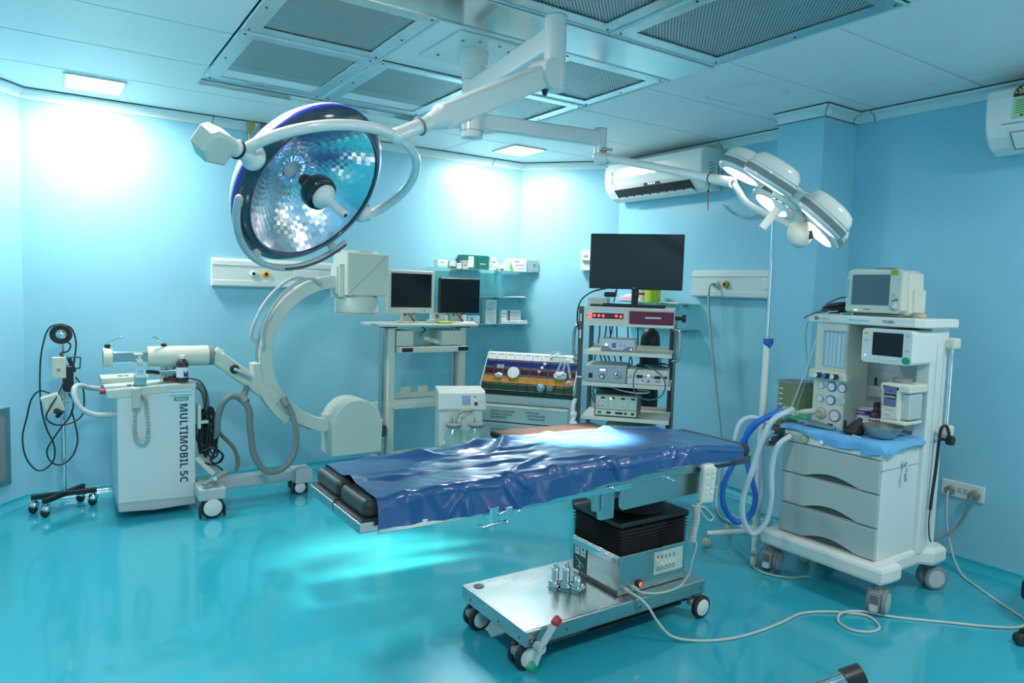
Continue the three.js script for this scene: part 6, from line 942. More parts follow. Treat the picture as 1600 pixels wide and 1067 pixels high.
{ // sloping bin rack: five rows of ten tilting bins
  const t = thing('bin_rack', 'sloping rack of small bins in white, blue, maroon, yellow and green rows', 'bin rack', KB.w(0, 0.627, 0), KB.ry);
  const x0 = -0.63, x1 = 0.185, w = (x1 - x0) / 10, rise = 0.062, back = 0.045;
  const mats = [M.greenBin, M.amberBin, M.maroonBin, M.blueBin, M.paper], names = ['dark green bin', 'yellow bin', 'maroon bin', 'blue bin', 'white bin'];
  P(t, 'backing', [bar([(x0 + x1) / 2, 0.0, -0.045], [(x0 + x1) / 2, rise * 5 + 0.006, -0.045 - back * 5], x1 - x0, 0.01, 0.002, V(0, 0, 1))].map(g => g), M.white);
  P(t, 'side_panel', ext([[0.0, 0], [0.0, 0.05], [0.22, rise * 5 + 0.01], [0.28, rise * 5 + 0.01], [0.28, 0]], 0.006, 0.001, [x1 + 0.004, 0, 0.0], [0, PI / 2, 0]), M.white); P(t, 'side_panel', ext([[0.0, 0], [0.0, 0.05], [0.22, rise * 5 + 0.01], [0.28, rise * 5 + 0.01], [0.28, 0]], 0.006, 0.001, [x0 - 0.004, 0, 0.0], [0, PI / 2, 0]), M.white);
  const front = new RoundedBoxGeometry(w - 0.006, rise - 0.005, 0.012, 1, 0.003), lip = new THREE.BoxGeometry(w - 0.006, 0.006, 0.02), div = new THREE.BoxGeometry(0.003, rise - 0.003, 0.03);
  const tmp = merged([front, at(lip.clone(), [0, rise / 2 - 0.008, -0.012]), at(div.clone(), [-w / 2 + 0.002, 0, -0.006]), at(div.clone(), [w / 2 - 0.002, 0, -0.006])]);
  const plate = new THREE.PlaneGeometry(w - 0.022, 0.016);
  for (let r = 0; r < 5; r++) for (let c = 0; c < 10; c++) {
    const b = P(t, 'bin', tmp, mats[r], [x0 + (c + 0.5) * w, rise * (r + 0.5) + 0.002, -0.012 - back * r - 0.012], [-0.45, 0, 0], names[r]);
    P(b, 'bin_edge', [bx(0.0022, rise - 0.006, 0.002, [-w / 2 + 0.002, 0, 0.008]), bx(w - 0.004, 0.0022, 0.002, [0, -rise / 2 + 0.003, 0.007])], r === 1 ? M.knob : M.greyLight);
    if (r === 4 || r === 1) P(b, 'name_strip', rb(w * 0.6, 0.005, 0.0015, 0.0004, [0, rise * 0.33, 0.0073]), M.grey);
  }
  // oddments sticking out of the bins
  const rp = (x, r, dz = 0.02, dy = 0) => KB.w(x, 0.627 + rise * (r + 0.5) + dy, -0.02 - back * r + dz);
  const crumpled = (r, sd) => { const g = new THREE.IcosahedronGeometry(r, 3), p = g.attributes.position; for (let i = 0; i < p.count; i++) { const X = p.getX(i) / r, Y = p.getY(i) / r, Z = p.getZ(i) / r, k = 1 + 0.22 * Math.sin(X * 5 + sd) * Math.sin(Y * 6 + sd * 2) * Math.cos(Z * 4); p.setXYZ(i, X * r * k * (1.05 + 0.3 * Math.sin(sd)), Y * r * k * 0.85, Z * r * k * 0.55); } g.computeVertexNormals(); return g; };
  const odd = (n, l, c, g, m, p) => one(n, l, c, g, m, p, KB.ry);
  odd('swab_roll', 'round white gauze roll half out of a maroon bin', 'gauze', [cy(0.052, 0.03, [0, 0, 0], [PI / 2 - 0.4, 0, 0])], M.paper, rp(-0.36, 2, 0.022));
  odd('gauze_wad', 'white gauze wad in the second maroon bin', 'gauze', crumpled(0.028, 1), M.paper, rp(-0.49, 1.6, 0.02));
  odd('gauze_wad', 'larger white gauze wad at the right of the maroon bins', 'gauze', crumpled(0.045, 2), M.paper, rp(0.055, 2, 0.025));
  odd('card_pack', 'pair of small white cards in the second blue bin', 'card', [rb(0.03, 0.034, 0.006, 0.001, [-0.018, 0, 0]), rb(0.03, 0.034, 0.006, 0.001, [0.016, 0, 0])], M.paper, rp(-0.49, 2.75, 0.018));
  odd('foil_strip', 'strip of white round packets hanging diagonally over the blue bins', 'packet', [0, 1, 2, 3, 4].map(k => cy(0.014, 0.005, [0.02 * k - 0.04, 0.033 * k - 0.06, -0.02 * k + 0.03], [PI / 2 - 0.4, 0, 0])), M.paper, rp(-0.1, 3.3, 0.02));
  odd('blue_wrapper', 'crumpled pale blue wrapper hanging from the green bins', 'wrapper', [crumpled(0.042, 4)], S(C(0.35, 0.55, 0.66), 0.5), rp(-0.095, 0.3, 0.02));
  odd('clear_packet', 'clear packet in the eighth green bin', 'packet', [rb(0.05, 0.05, 0.014, 0.006, [0, 0, 0], [-0.4, 0, 0.1])], M.clear, rp(-0.02, 0.3, 0.015));
  odd('pink_packet', 'pink crumpled packet in the last yellow bin', 'packet', crumpled(0.036, 6), M.skin, rp(0.145, 1.0, 0.018));
  for (const [x, a, l] of [[0.03, -0.35, 'leftmost of three pale catheter packs leaning from the blue bins'], [0.075, -0.2, 'middle pale catheter pack leaning from the blue bins'], [0.12, 0.25, 'rightmost pale catheter pack leaning from the blue bins']]) { const b = thing('catheter_pack', l, 'packet', rp(x, 2.9, 0.03), KB.ry); P(b, 'pouch', rb(0.026, 0.16, 0.01, 0.004, [0, 0.0, 0], [-0.3, 0, a]), M.clear); P(b, 'tube', cy(0.004, 0.15, [0, 0, 0.004], [-0.3, 0, a]), S(C(0.35, 0.6, 0.75), 0.4)); }
  odd('plastic_wrap', 'crumpled clear wrap on top of the white bins', 'wrapper', crumpled(0.05, 8), M.clear, rp(0.0, 4.6, 0.02));
  odd('yellow_roll', 'small yellowish roll at the upper right of the bins', 'roll', cy(0.02, 0.05, [0, 0, 0], [0.3, 0, PI / 2 - 0.4]), M.knob, rp(0.165, 4.3, 0.03));
}
// ================================================================ ENDOSCOPY TOWER
const TW = frame([3.182, 0, -3.41], -0.835);
{
  const t = thing('equipment_tower', 'endoscopy trolley with dark posts, four cream shelves and a light box with red lamps', 'equipment trolley', TW.p, TW.ry);
  const D = 0.42;
  for (const [x, z, l] of [[-0.318, -0.02], [-0.30, -D], [0.272, -D]]) P(t, 'post', [rb(0.03, 1.36, 0.035, 0.004, [x, 0.725, z])], M.greyDark); P(t, 'post', [rb(0.02, 1.30, 0.03, 0.003, [0.296, 0.70, -D + 0.02])], M.grey);
  const tb = P(t, 'light_box', [rb(0.585, 0.125, D, 0.006, [-0.001, 1.345, -D / 2])], M.beige);
  P(tb, 'front_lip', [rb(0.585, 0.018, 0.012, 0.003, [0, 1.289, 0.002]), rb(0.575, 0.008, 0.008, 0.002, [0, 1.395, 0.0])], M.cream);
  P(tb, 'lamp_strip', rb(0.205, 0.036, 0.006, 0.002, [-0.139, 1.347, 0.0015]), M.black);
  for (let k = 0; k < 7; k++) P(tb, 'lamp_button', rb(0.025, 0.028, 0.006, 0.003, [-0.226 + k * 0.029, 1.347, 0.003]), M.maroon);
  for (const k of [0, 1, 2, 5, 6]) P(tb, 'lamp_glow', ball(0.009, [-0.227 + k * 0.029, 1.347 + 0.002 * Math.sin(k * 3), 0.0065], [1, 1, 0.35], 12), M.ledRed);
  P(tb, 'pilot_lamp', cy(0.013, 0.008, [-0.258, 1.347, 0.003], [PI / 2, 0, 0]), M.ledRed); P(tb, 'screw', ball(0.005, [-0.277, 1.349, 0.001], [1, 1, 0.5], 8), M.black);
  decal(tb, 'label', 0.105, 0.024, 1500, hospital, [-0.145, 1.382, 0.0012], undefined, { solid: true });
  const dr = P(t, 'instrument_drawer', [rb(0.285, 0.083, 0.014, 0.003, [0.146, 1.343, 0.003])], M.maroon); P(dr, 'handle', rb(0.105, 0.013, 0.012, 0.003, [0.158, 1.344, 0.014]), M.greyLight);
  P(t, 'clamp_knob', [cy(0.013, 0.05, [0.32, 1.345, -0.08], [0, 0, PI / 2]), cy(0.026, 0.024, [0.352, 1.345, -0.08], [0, 0, PI / 2])], M.black);
  [[1.10, 0.02], [0.89, 0.018], [0.662, 0.02], [0.30, 0.02]].forEach(([y, h], i) => { const s = P(t, 'shelf', [rb(0.578, 0.010, D, 0.003, [-0.002, y + 0.002, -D / 2])], M.beige); P(s, 'front_lip', rb(0.58, 0.026, 0.010, 0.003, [-0.002, y - 0.002, 0.001]), M.cream); P(s, 'rear_lip', rb(0.56, 0.03, 0.008, 0.002, [-0.002, y + 0.016, -D + 0.004]), M.beige); });
  for (const [x, y, s] of [[-0.365, 1.165, -1], [0.318, 1.165, 1]]) P(t, 'side_handle', [tube([[x - s * 0.035, y + 0.105, -0.1], [x, y + 0.10, -0.1], [x + s * 0.008, y + 0.08, -0.1], [x + s * 0.008, y - 0.08, -0.1], [x, y - 0.10, -0.1], [x - s * 0.035, y - 0.105, -0.1]], 0.0115, false, 60, 12)], M.steel);
  P(t, 'base', [rb(0.60, 0.05, 0.46, 0.008, [-0.01, 0.10, -D / 2])], M.greyDark); for (const sx of [-1, 1]) for (const z of [-0.02, -0.4]) P(t, 'caster', [lathe([[0, -0.014], [0.034, -0.014], [0.038, -0.006], [0.038, 0.006], [0.034, 0.014], [0, 0.014]], 24, [sx * 0.26, 0.038, z], [0, 0, PI / 2]), cy(0.01, 0.04, [sx * 0.26, 0.07, z])], M.rubber);
  P(t, 'bag_tie', [tube([[-0.335, 0.78, 0.0], [-0.345, 0.72, 0.02], [-0.335, 0.66, 0.02], [-0.35, 0.61, 0.02], [-0.325, 0.585, 0.02]], 0.013), ball(0.022, [-0.338, 0.68, 0.02]), ball(0.018, [-0.33, 0.615, 0.02])], M.paper);
  P(t, 'cable_tie', [rb(0.04, 0.012, 0.045, 0.004, [-0.318, 0.93, -0.02]), rb(0.01, 0.06, 0.004, 0.001, [-0.318, 1.22, 0.0]), rb(0.01, 0.05, 0.004, 0.001, [-0.318, 1.33, 0.0])], M.paper);
  const wires = []; for (const [x, x2] of [[-0.24, -0.25], [-0.19, -0.22], [-0.17, -0.15], [-0.145, -0.19], [-0.12, -0.11], [-0.04, -0.03], [0.03, 0.04]]) wires.push(tube([[x, 1.285, -D + 0.02], [(x * 2 + x2) / 3, 1.2, -D - 0.01], [x2, 1.1, -D - 0.012], [x2 + 0.03, 1.0, -D - 0.012], [x, 0.88, -D - 0.012]], 0.0045, false, 40, 6));
  for (const x of [-0.25, -0.06, 0.0, 0.22]) wires.push(tube([[x, 1.10, -D - 0.01], [x - 0.02, 1.0, -D - 0.02], [x + 0.04, 0.92, -D - 0.02]], 0.0045, false, 30, 6));
  for (const x of [-0.27, -0.25, -0.22]) wires.push(tube([[x, 0.88, -D - 0.01], [x - 0.02, 0.78, -D + 0.02], [x + 0.02, 0.70, -D + 0.04]], 0.0045, false, 30, 6));
  P(t, 'rear_cables', wires, M.black);
  // instruments on the shelves
  const dev = (n, lab, cat, x, y, w, h, d, m, fm) => { const b = thing(n, lab, cat, TW.w(x, y, -0.012 - d / 2), TW.ry); P(b, 'case', rb(w, h, d, 0.006, [0, h / 2, 0]), m); P(b, 'front_panel', rb(w - 0.008, h - 0.010, 0.006, 0.002, [0, h / 2 - 0.001, d / 2 + 0.001]), fm); for (const sx of [-1, 1]) P(b, 'foot', rb(0.02, 0.004, d * 0.7, 0.001, [sx * w * 0.38, 0.0, 0]), M.black); return { b, z: d / 2 + 0.0045, h, w }; };
  let q = dev('camera_unit', 'camera control unit with a bright blue lamp on the top open shelf', 'medical device', -0.068, 1.1095, 0.226, 0.082, 0.24, M.beige, S(C(0.50, 0.58, 0.72), 0.35));
  P(q.b, 'lower_strip', ext([[-0.105, -0.018], [0.105, -0.018], [0.105, 0.012], [0.06, 0.012], [0.035, -0.010], [-0.04, -0.010], [-0.062, 0.012], [-0.105, 0.012]], 0.003, 0.0008, [0, 0.024, q.z]), M.grey);
  for (const [x, y] of [[-0.03, 0.052], [-0.016, 0.052], [-0.03, 0.036], [-0.016, 0.036]]) P(q.b, 'button', rb(0.012, 0.012, 0.004, 0.003, [x, y, q.z]), S(C(0.02, 0.03, 0.25), 0.3)); for (const x of [0.018, 0.045]) P(q.b, 'button', rb(0.007, 0.012, 0.004, 0.001, [x, 0.044, q.z]), M.grey); P(q.b, 'indicator', ball(0.008, [-0.074, 0.046, q.z], [1, 1, 0.4], 12), M.ledBlue); P(q.b, 'indicator', ball(0.004, [0.09, 0.02, q.z + 0.001], [1, 1, 0.4], 8), M.ledWhite);
  q = dev('light_source', 'pale blue-grey light source box with small lit display on the second shelf', 'medical device', -0.142, 0.8995, 0.278, 0.116, 0.30, M.greyLight, S(C(0.34, 0.44, 0.52), 0.4));
  P(q.b, 'display', rb(0.05, 0.022, 0.005, 0.001, [-0.018, 0.086, q.z]), M.black); P(q.b, 'readout', rb(0.040, 0.014, 0.003, 0.001, [-0.018, 0.086, q.z + 0.002]), M.ledBlue); P(q.b, 'knob', lathe([[0, 0.018], [0.011, 0.018], [0.015, 0.012], [0.016, 0]], 24, [-0.02, 0.042, q.z], [PI / 2, 0, 0]), M.black); P(q.b, 'knob_cap', cy(0.0105, 0.003, [-0.02, 0.042, q.z + 0.018], [PI / 2, 0, 0]), M.white); P(q.b, 'light_port', lathe([[0.008, 0.01], [0.014, 0.016], [0.022, 0.008], [0.024, 0], [0.008, 0]], 28, [0.082, 0.056, q.z], [PI / 2, 0, 0]), M.steelSmooth); P(q.b, 'switch', rb(0.026, 0.032, 0.005, 0.002, [-0.098, 0.044, q.z]), M.black);
  q = dev('insufflator', 'cream unit with two dark red displays on the second shelf', 'medical device', 0.136, 0.8995, 0.268, 0.100, 0.28, M.cream, S(C(0.62, 0.68, 0.66), 0.35));
  for (const x of [-0.05, 0.065]) P(q.b, 'display', rb(0.042, 0.02, 0.005, 0.002, [x, 0.055, q.z]), S(C(0.09, 0.01, 0.03), 0.2)); for (const [x, y] of [[-0.085, 0.055], [-0.015, 0.055], [0.032, 0.055], [0.10, 0.055], [-0.03, 0.03], [0.06, 0.028], [0.078, 0.028]]) P(q.b, 'button', rb(0.011, 0.011, 0.004, 0.002, [x, y, q.z]), M.teal); P(q.b, 'knob', cy(0.011, 0.014, [-0.115, 0.052, q.z], [PI / 2, 0, 0]), M.greyLight); P(q.b, 'knob', cy(0.010, 0.014, [0.118, 0.058, q.z], [PI / 2, 0, 0]), M.maroon); P(q.b, 'indicator', ball(0.005, [0.006, 0.066, q.z], [1, 1, 0.4], 10), M.ledWhite); P(q.b, 'outlet', cy(0.009, 0.024, [0.006, 0.03, q.z + 0.006], [PI / 2, 0, 0]), M.grey);
  q = dev('electrosurgical_unit', 'dark framed generator with green, yellow and blue keys on the lower shelf', 'medical device', -0.062, 0.6735, 0.29, 0.150, 0.30, M.greyDark, M.grey);
  decal(q.b, 'key_panel', 0.268, 0.086, 1100, (g, W, h) => { fill(g, '#b9cfc4', 0, 0, W, h); const c = ['#c9846e', '#6fb9a4', '#d5c25a', '#7fb7c9']; for (let k = 0; k < 4; k++) { fill(g, '#8ea79f', W * (0.25 * k), 0, 2, h); if (k) fill(g, c[k], W * (0.25 * k + 0.02), h * 0.05, W * 0.08, h * 0.14); fill(g, '#26302f', W * (0.25 * k + 0.12), h * 0.06, W * 0.1, h * 0.16); for (let r = 0; r < 3; r++) { dot(g, c[k], W * (0.25 * k + 0.06), h * (0.4 + 0.2 * r), h * 0.06); dot(g, k === 2 ? '#d5c25a' : '#9fc7d3', W * (0.25 * k + 0.18), h * (0.4 + 0.2 * r), h * 0.055); } } dot(g, '#d05a48', W * 0.06, h * 0.82, h * 0.07); dot(g, '#d05a48', W * 0.17, h * 0.78, h * 0.07); }, [0, 0.095, q.z + 0.0006], undefined, { solid: true });
  P(q.b, 'socket_strip', rb(0.268, 0.036, 0.004, 0.001, [0, 0.027, q.z - 0.001]), M.beige); P(q.b, 'power_switch', rb(0.024, 0.02, 0.006, 0.002, [-0.108, 0.027, q.z + 0.001]), M.green); for (const [x, w] of [[-0.048, 0.03], [0.022, 0.05], [0.066, 0.016], [0.112, 0.022]]) P(q.b, 'socket', rb(w, 0.015, 0.005, 0.002, [x, 0.027, q.z + 0.001]), M.black); P(q.b, 'indicator', ball(0.005, [-0.035, 0.122, q.z + 0.001], [1.6, 0.8, 0.4], 10), M.ledWhite);
  one('cable_heap', 'heap of black cables on top of the dark framed generator', 'cable', [0, 1, 2, 3, 4, 5, 6].map(k => tube([[-0.17 + 0.01 * k, 0.01 + 0.004 * k, -0.05], [-0.08, 0.016 + 0.004 * (k % 3), 0.05 - 0.02 * k], [0.03, 0.02, 0.04 - 0.02 * k], [0.12, 0.012 + 0.003 * k, 0.02], [0.14, 0.01, -0.06], [0.02, 0.014 + 0.004 * (k % 2), -0.10 + 0.02 * k], [-0.10, 0.012, -0.09]], 0.005, false, 50, 6)), M.black, TW.w(-0.062, 0.826, -0.15), TW.ry);
  one('grey_tube', 'pale grey tube draped over the generator and the shelf front', 'tube', tube([[-0.19, 0.035, 0.02], [-0.08, 0.035, 0.03], [0.0, 0.02, 0.05], [0.08, 0.012, 0.06], [0.17, 0.016, 0.05], [0.18, 0.024, 0.03], [0.10, 0.024, 0.0]], 0.0055, false, 60), M.cordGrey, TW.w(-0.03, 0.828, -0.10), TW.ry);
  one('blue_cable', 'teal cable looping from the cream unit down past the shelf', 'cable', tube([[0.05, 0.12, 0.0], [0.02, 0.09, 0.03], [0.01, 0.02, 0.035], [0.03, -0.06, 0.035], [0.11, -0.09, 0.035], [0.19, -0.06, 0.035], [0.215, 0.0, 0.035], [0.20, 0.06, 0.035], [0.14, 0.11, 0.025], [0.08, 0.135, -0.02]], 0.0045, false, 90), S(C(0.02, 0.18, 0.24), 0.45), TW.w(0.04, 0.8995, 0.0), TW.ry);
  one('cable_loops', 'dark blue cables coiled on top of the cream unit', 'cable', [torus(0.075, 0.0045, [0, 0.012, 0], [PI / 2, 0, 0]), torus(0.08, 0.0045, [0.02, 0.02, 0.01], [PI / 2 + 0.1, 0, 0]), torus(0.07, 0.0045, [0.0, 0.028, 0], [PI / 2, 0.1, 0])].map(g => at(g, [0, 0, 0], [0, 0, 0], [1.3, 1, 0.8])), S(C(0.01, 0.05, 0.08), 0.45), TW.w(0.15, 1.0005, -0.14), TW.ry);
  one('green_cloth', 'dark green cloth on the bottom shelf of the trolley', 'cloth', (() => { const g = new THREE.IcosahedronGeometry(0.075, 4), p = g.attributes.position; for (let i = 0; i < p.count; i++) { const k = 1 + 0.12 * Math.sin(p.getX(i) * 50) * Math.cos(p.getZ(i) * 44); p.setXYZ(i, p.getX(i) * k * 1.1, Math.max(0, (p.getY(i) + 0.05) * k * 1.1), p.getZ(i) * k); } g.computeVertexNormals(); return g; })(), M.greenBin, TW.w(-0.225, 0.3115, -0.2), TW.ry);
  q = dev('recorder', 'grey recorder box on the bottom shelf of the trolley', 'medical device', 0.03, 0.3115, 0.33, 0.30, 0.30, M.greyLight, M.grey);
  // wide screen on its stand
  const s = thing('wide_monitor', 'large black wide screen on top of the endoscopy trolley', 'monitor', TW.w(0.02, 1.4085, -0.16), TW.ry + 0.02);
  P(s, 'foot', [rb(0.415, 0.02, 0.16, 0.005, [0, 0.0105, 0.03])], M.black); P(s, 'stand', [rb(0.045, 0.17, 0.03, 0.006, [0.0, 0.10, -0.01]), rb(0.03, 0.05, 0.05, 0.008, [0.012, 0.09, -0.005])], M.black); P(s, 'housing', [rb(0.622, 0.372, 0.022, 0.006, [0, 0.305, 0.01]), rb(0.36, 0.2, 0.04, 0.012, [0, 0.29, -0.01])], M.black); P(s, 'screen', rb(0.606, 0.345, 0.004, 0.001, [0, 0.311, 0.0205]), Ph(C(0.012, 0.024, 0.030), 0.3)); decal(s, 'lettering', 0.026, 0.009, 2500, (g, W, h) => { dot(g, '#c9d6da', h * 0.5, h * 0.5, h * 0.42); txt(g, 'LG', W * 0.66, h * 0.55, h * 0.9, '#c9d6da'); }, [0.0, 0.128, 0.0216]);
  const pr = thing('set_top_box', 'small cream box at the left end of the trolley top', 'box', TW.w(-0.225, 1.4085, -0.2), TW.ry); P(pr, 'case', rb(0.13, 0.06, 0.18, 0.006, [0, 0.03, 0]), M.beige); P(pr, 'lid_seam', rb(0.131, 0.003, 0.181, 0.001, [0, 0.042, 0]), M.grey);
  const cm = thing('small_camera', 'small black camera on top of the cream box', 'camera', TW.w(-0.15, 1.4705, -0.2), TW.ry); P(cm, 'body', [rb(0.085, 0.034, 0.05, 0.012, [0, 0.018, 0])], M.black); P(cm, 'cable', [tube([[0.03, 0.03, 0], [0.05, 0.07, 0], [0.055, 0.12, -0.01]], 0.004), tube([[0.03, 0.01, 0.02], [0.045, 0.05, 0.02], [0.03, -0.03, 0.04]], 0.004)], M.black);
  one('pen', 'short black pen lying at the front left of the trolley top', 'pen', [cy(0.007, 0.06, [0, 0.0075, 0], [0, 0, PI / 2]), cy(0.005, 0.03, [0.042, 0.0075, 0], [0, 0, PI / 2])], M.black, TW.w(-0.235, 1.4085, -0.05), TW.ry);
  one('black_cable', 'black cable arching from behind the wide screen down the left post', 'cable', tube([[-0.06, 1.55, -0.18], [-0.18, 1.53, -0.19], [-0.28, 1.50, -0.17], [-0.335, 1.45, -0.12], [-0.35, 1.38, -0.06], [-0.345, 1.30, -0.03], [-0.335, 1.24, -0.03]], 0.0055, false, 70), M.black, TW.p, TW.ry);
}
{ // gas cylinder behind the tower
  const t = thing('gas_cylinder', 'tall black gas cylinder standing behind the endoscopy trolley', 'gas cylinder', TW.w(0.115, 0, -0.56), TW.ry);
  P(t, 'body', lathe([[0, 0.0], [0.066, 0.0], [0.072, 0.01], [0.072, 1.14], [0.069, 1.185], [0.056, 1.225], [0.034, 1.245], [0.022, 1.25], [0, 1.25]], 40), M.black); P(t, 'valve', [cy(0.02, 0.05, [0, 1.275, 0]), cy(0.012, 0.07, [0.02, 1.285, 0], [0, 0, PI / 2])], M.brass);
}
// ================================================================ GLASS WALL SHELVES AND WHAT STANDS ON THEM
const shelfY = [1.668, 1.428, 1.182];
shelfY.forEach((y, i) => {
  const t = thing('glass_shelf', ['top glass shelf on the back wall crowded with cartons', 'middle glass shelf on the back wall with only loose paper on it', 'lowest glass shelf on the back wall behind the black-framed monitor'][i], 'shelf', [3.27, y, -5.465]);
  P(t, 'glass_plate', rb(1.03, 0.008, 0.17, 0.002), M.glassGreen); for (const x of [-0.25, 0.21]) { P(t, 'bracket', [rb(0.022, 0.04, 0.04, 0.004, [x, -0.012, -0.075]), rb(0.016, 0.012, 0.09, 0.003, [x, -0.012, -0.04])], M.steel); }
});
function carton(x, y, z, w, h, d, m, label, draw, ry = 0, extra) { const t = thing('carton', label, 'carton', [x, y + 0.0045, z], ry); P(t, 'box', rb(w, h, d, 0.002, [0, h / 2, 0]), m); P(t, 'flap', rb(w * 0.98, 0.0016, d * 0.5, 0.0006, [0, h + 0.0004, d * 0.2]), m); if (draw) decal(t, 'print', w * 0.94, h * 0.92, 700, draw, [0, h / 2, d / 2 + 0.001]); if (extra) extra(t); return t; }
{
  const y = shelfY[0], bars = (c, n = 3) => (g, W, h) => { for (let i = 0; i < n; i++) fill(g, c, W * 0.12, h * (0.2 + i * 0.24), W * (0.7 - 0.15 * i), h * 0.09); };
  carton(2.856, y, -5.46, 0.10, 0.07, 0.07, M.paper, 'white and mint carton at the left end of the top shelf', (g, W, h) => { fill(g, '#8fe0d2', 0, h * 0.75, W, h * 0.25); fill(g, '#e0b9a0', W * 0.2, h * 0.25, W * 0.5, h * 0.1); });
  carton(2.952, y, -5.46, 0.078, 0.066, 0.06, M.greyLight, 'grey carton with dark base, second from the left on the top shelf', (g, W, h) => { fill(g, '#1c2a30', 0, h * 0.78, W, h * 0.22); fill(g, '#c4d6d4', W * 0.1, h * 0.1, W * 0.6, h * 0.5); }, 0.2);
  carton(3.022, y, -5.45, 0.045, 0.046, 0.05, M.paper, 'tiny white carton between the grey and the orange-topped cartons', bars('#9ab'));
  carton(3.078, y, -5.44, 0.058, 0.072, 0.05, M.greyLight, 'small pale carton with an orange top edge before the green box', (g, W, h) => { fill(g, '#d09a68', 0, 0, W, h * 0.18); fill(g, '#8aa0a0', W * 0.2, h * 0.4, W * 0.5, h * 0.3); });
  carton(3.19, y, -5.475, 0.26, 0.125, 0.12, S(C(0.008, 0.17, 0.15), 0.45), 'large dark green box in the middle of the top shelf', (g, W, h) => { fill(g, '#d6ebe2', W * 0.2, h * 0.05, W * 0.22, h * 0.85); fill(g, '#7fb7a6', W * 0.22, h * 0.2, W * 0.16, h * 0.06); fill(g, '#0a3f3a', W * 0.55, 0, 3, h); txt(g, 'Braun', W * 0.78, h * 0.6, h * 0.16, '#e6f2ee', 'italic bold'); }, -0.12);
  carton(3.352, y, -5.45, 0.05, 0.064, 0.06, M.paper, 'white carton just right of the green box on the top shelf', bars('#8a86b8'));
  carton(3.405, y, -5.445, 0.05, 0.062, 0.06, M.paper, 'white and mint carton third right of the green box', (g, W, h) => { fill(g, '#a7dcc0', 0, h * 0.55, W, h * 0.3); fill(g, '#1c2a30', W * 0.3, h * 0.84, W * 0.5, h * 0.16); });
  carton(3.382, y + 0.0655, -5.46, 0.065, 0.05, 0.05, M.paper, 'white carton with violet foot stacked on the two beside the green box', (g, W, h) => { fill(g, '#a99ac8', 0, h * 0.55, W * 0.4, h * 0.3); fill(g, '#2c2740', W * 0.35, h * 0.78, W * 0.5, h * 0.22); });
  carton(3.462, y, -5.445, 0.052, 0.058, 0.06, M.paper, 'pale green-based carton left of the gap on the top shelf', (g, W, h) => { fill(g, '#8fd0b0', 0, h * 0.6, W, h * 0.2); fill(g, '#1c2a30', W * 0.1, h * 0.8, W * 0.8, h * 0.2); });
  carton(3.628, y, -5.45, 0.19, 0.116, 0.10, M.paper, 'white carton with a lime green corner near the right end of the top shelf', (g, W, h) => { g.fillStyle = '#5fc936'; g.beginPath(); g.moveTo(0, h * 0.2); g.lineTo(W * 0.24, h); g.lineTo(0, h); g.fill(); txt(g, 'VAGIR', W * 0.4, h * 0.2, h * 0.17, '#4a5160'); fill(g, '#9fb6bd', W * 0.35, h * 0.48, W * 0.55, h * 0.06); fill(g, '#9fb6bd', W * 0.5, h * 0.78, W * 0.4, h * 0.05); });
  carton(3.80, y, -5.45, 0.135, 0.112, 0.09, S(C(0.26, 0.44, 0.50), 0.4), 'blue-grey carton at the right end of the top shelf', (g, W, h) => { fill(g, '#8fb2bc', W * 0.15, h * 0.15, W * 0.7, h * 0.7); fill(g, '#5e8794', W * 0.6, h * 0.3, W * 0.2, h * 0.3); }, -0.25);
  one('paper_sheet', 'loose white sheets lying on the middle glass shelf', 'paper', [rb(0.20, 0.003, 0.09, 0.001, [0, 0.002, 0]), rb(0.16, 0.003, 0.08, 0.001, [0.03, 0.006, 0], [0, 0.2, 0.03])], M.paper, [3.62, shelfY[1] + 0.0045, -5.45], -0.1);
  const y3 = shelfY[2];
  carton(3.362, y3, -5.455, 0.115, 0.215, 0.07, S(C(0.55, 0.66, 0.72), 0.5), 'tall pale grey carton printed with text lines on the lowest shelf', (g, W, h) => { for (let i = 0; i < 11; i++) fill(g, i === 4 ? '#2f4a58' : '#7f9aa6', W * 0.12, h * (0.06 + i * 0.08), W * (0.76 - 0.1 * (i % 3)), h * (i === 4 ? 0.02 : 0.012)); fill(g, '#5a86a8', W * 0.4, h * 0.95, W * 0.5, h * 0.02); });
  carton(3.512, y3, -5.46, 0.055, 0.125, 0.05, M.paper, 'narrow white carton left of the stacked white packs on the lowest shelf', bars('#9fb4bc', 2));
  carton(3.625, y3, -5.46, 0.15, 0.125, 0.05, S(C(0.62, 0.70, 0.74), 0.5), 'pale carton with a dark red strip on the lowest shelf', (g, W, h) => { fill(g, '#5e1f3c', W * 0.02, 0, W * 0.13, h); for (let i = 0; i < 4; i++) fill(g, '#93a8b2', W * 0.25, h * (0.15 + i * 0.18), W * 0.65, h * 0.04); });
  carton(3.69, y3, -5.405, 0.10, 0.03, 0.05, M.paper, 'flat white pack in front at the right of the lowest shelf', bars('#a8bcc4', 1));
  carton(3.56, y3, -5.405, 0.12, 0.026, 0.05, M.paper, 'flat white pack left of its twin on the lowest shelf', bars('#a8bcc4', 2));
  carton(3.075, y3, -5.46, 0.075, 0.075, 0.06, M.paper, 'white carton half behind the monitor stand on the lowest shelf', (g, W, h) => { fill(g, '#6b5aa0', W * 0.1, h * 0.1, W * 0.35, h * 0.25); fill(g, '#3c4a58', W * 0.1, h * 0.8, W * 0.3, h * 0.15); });
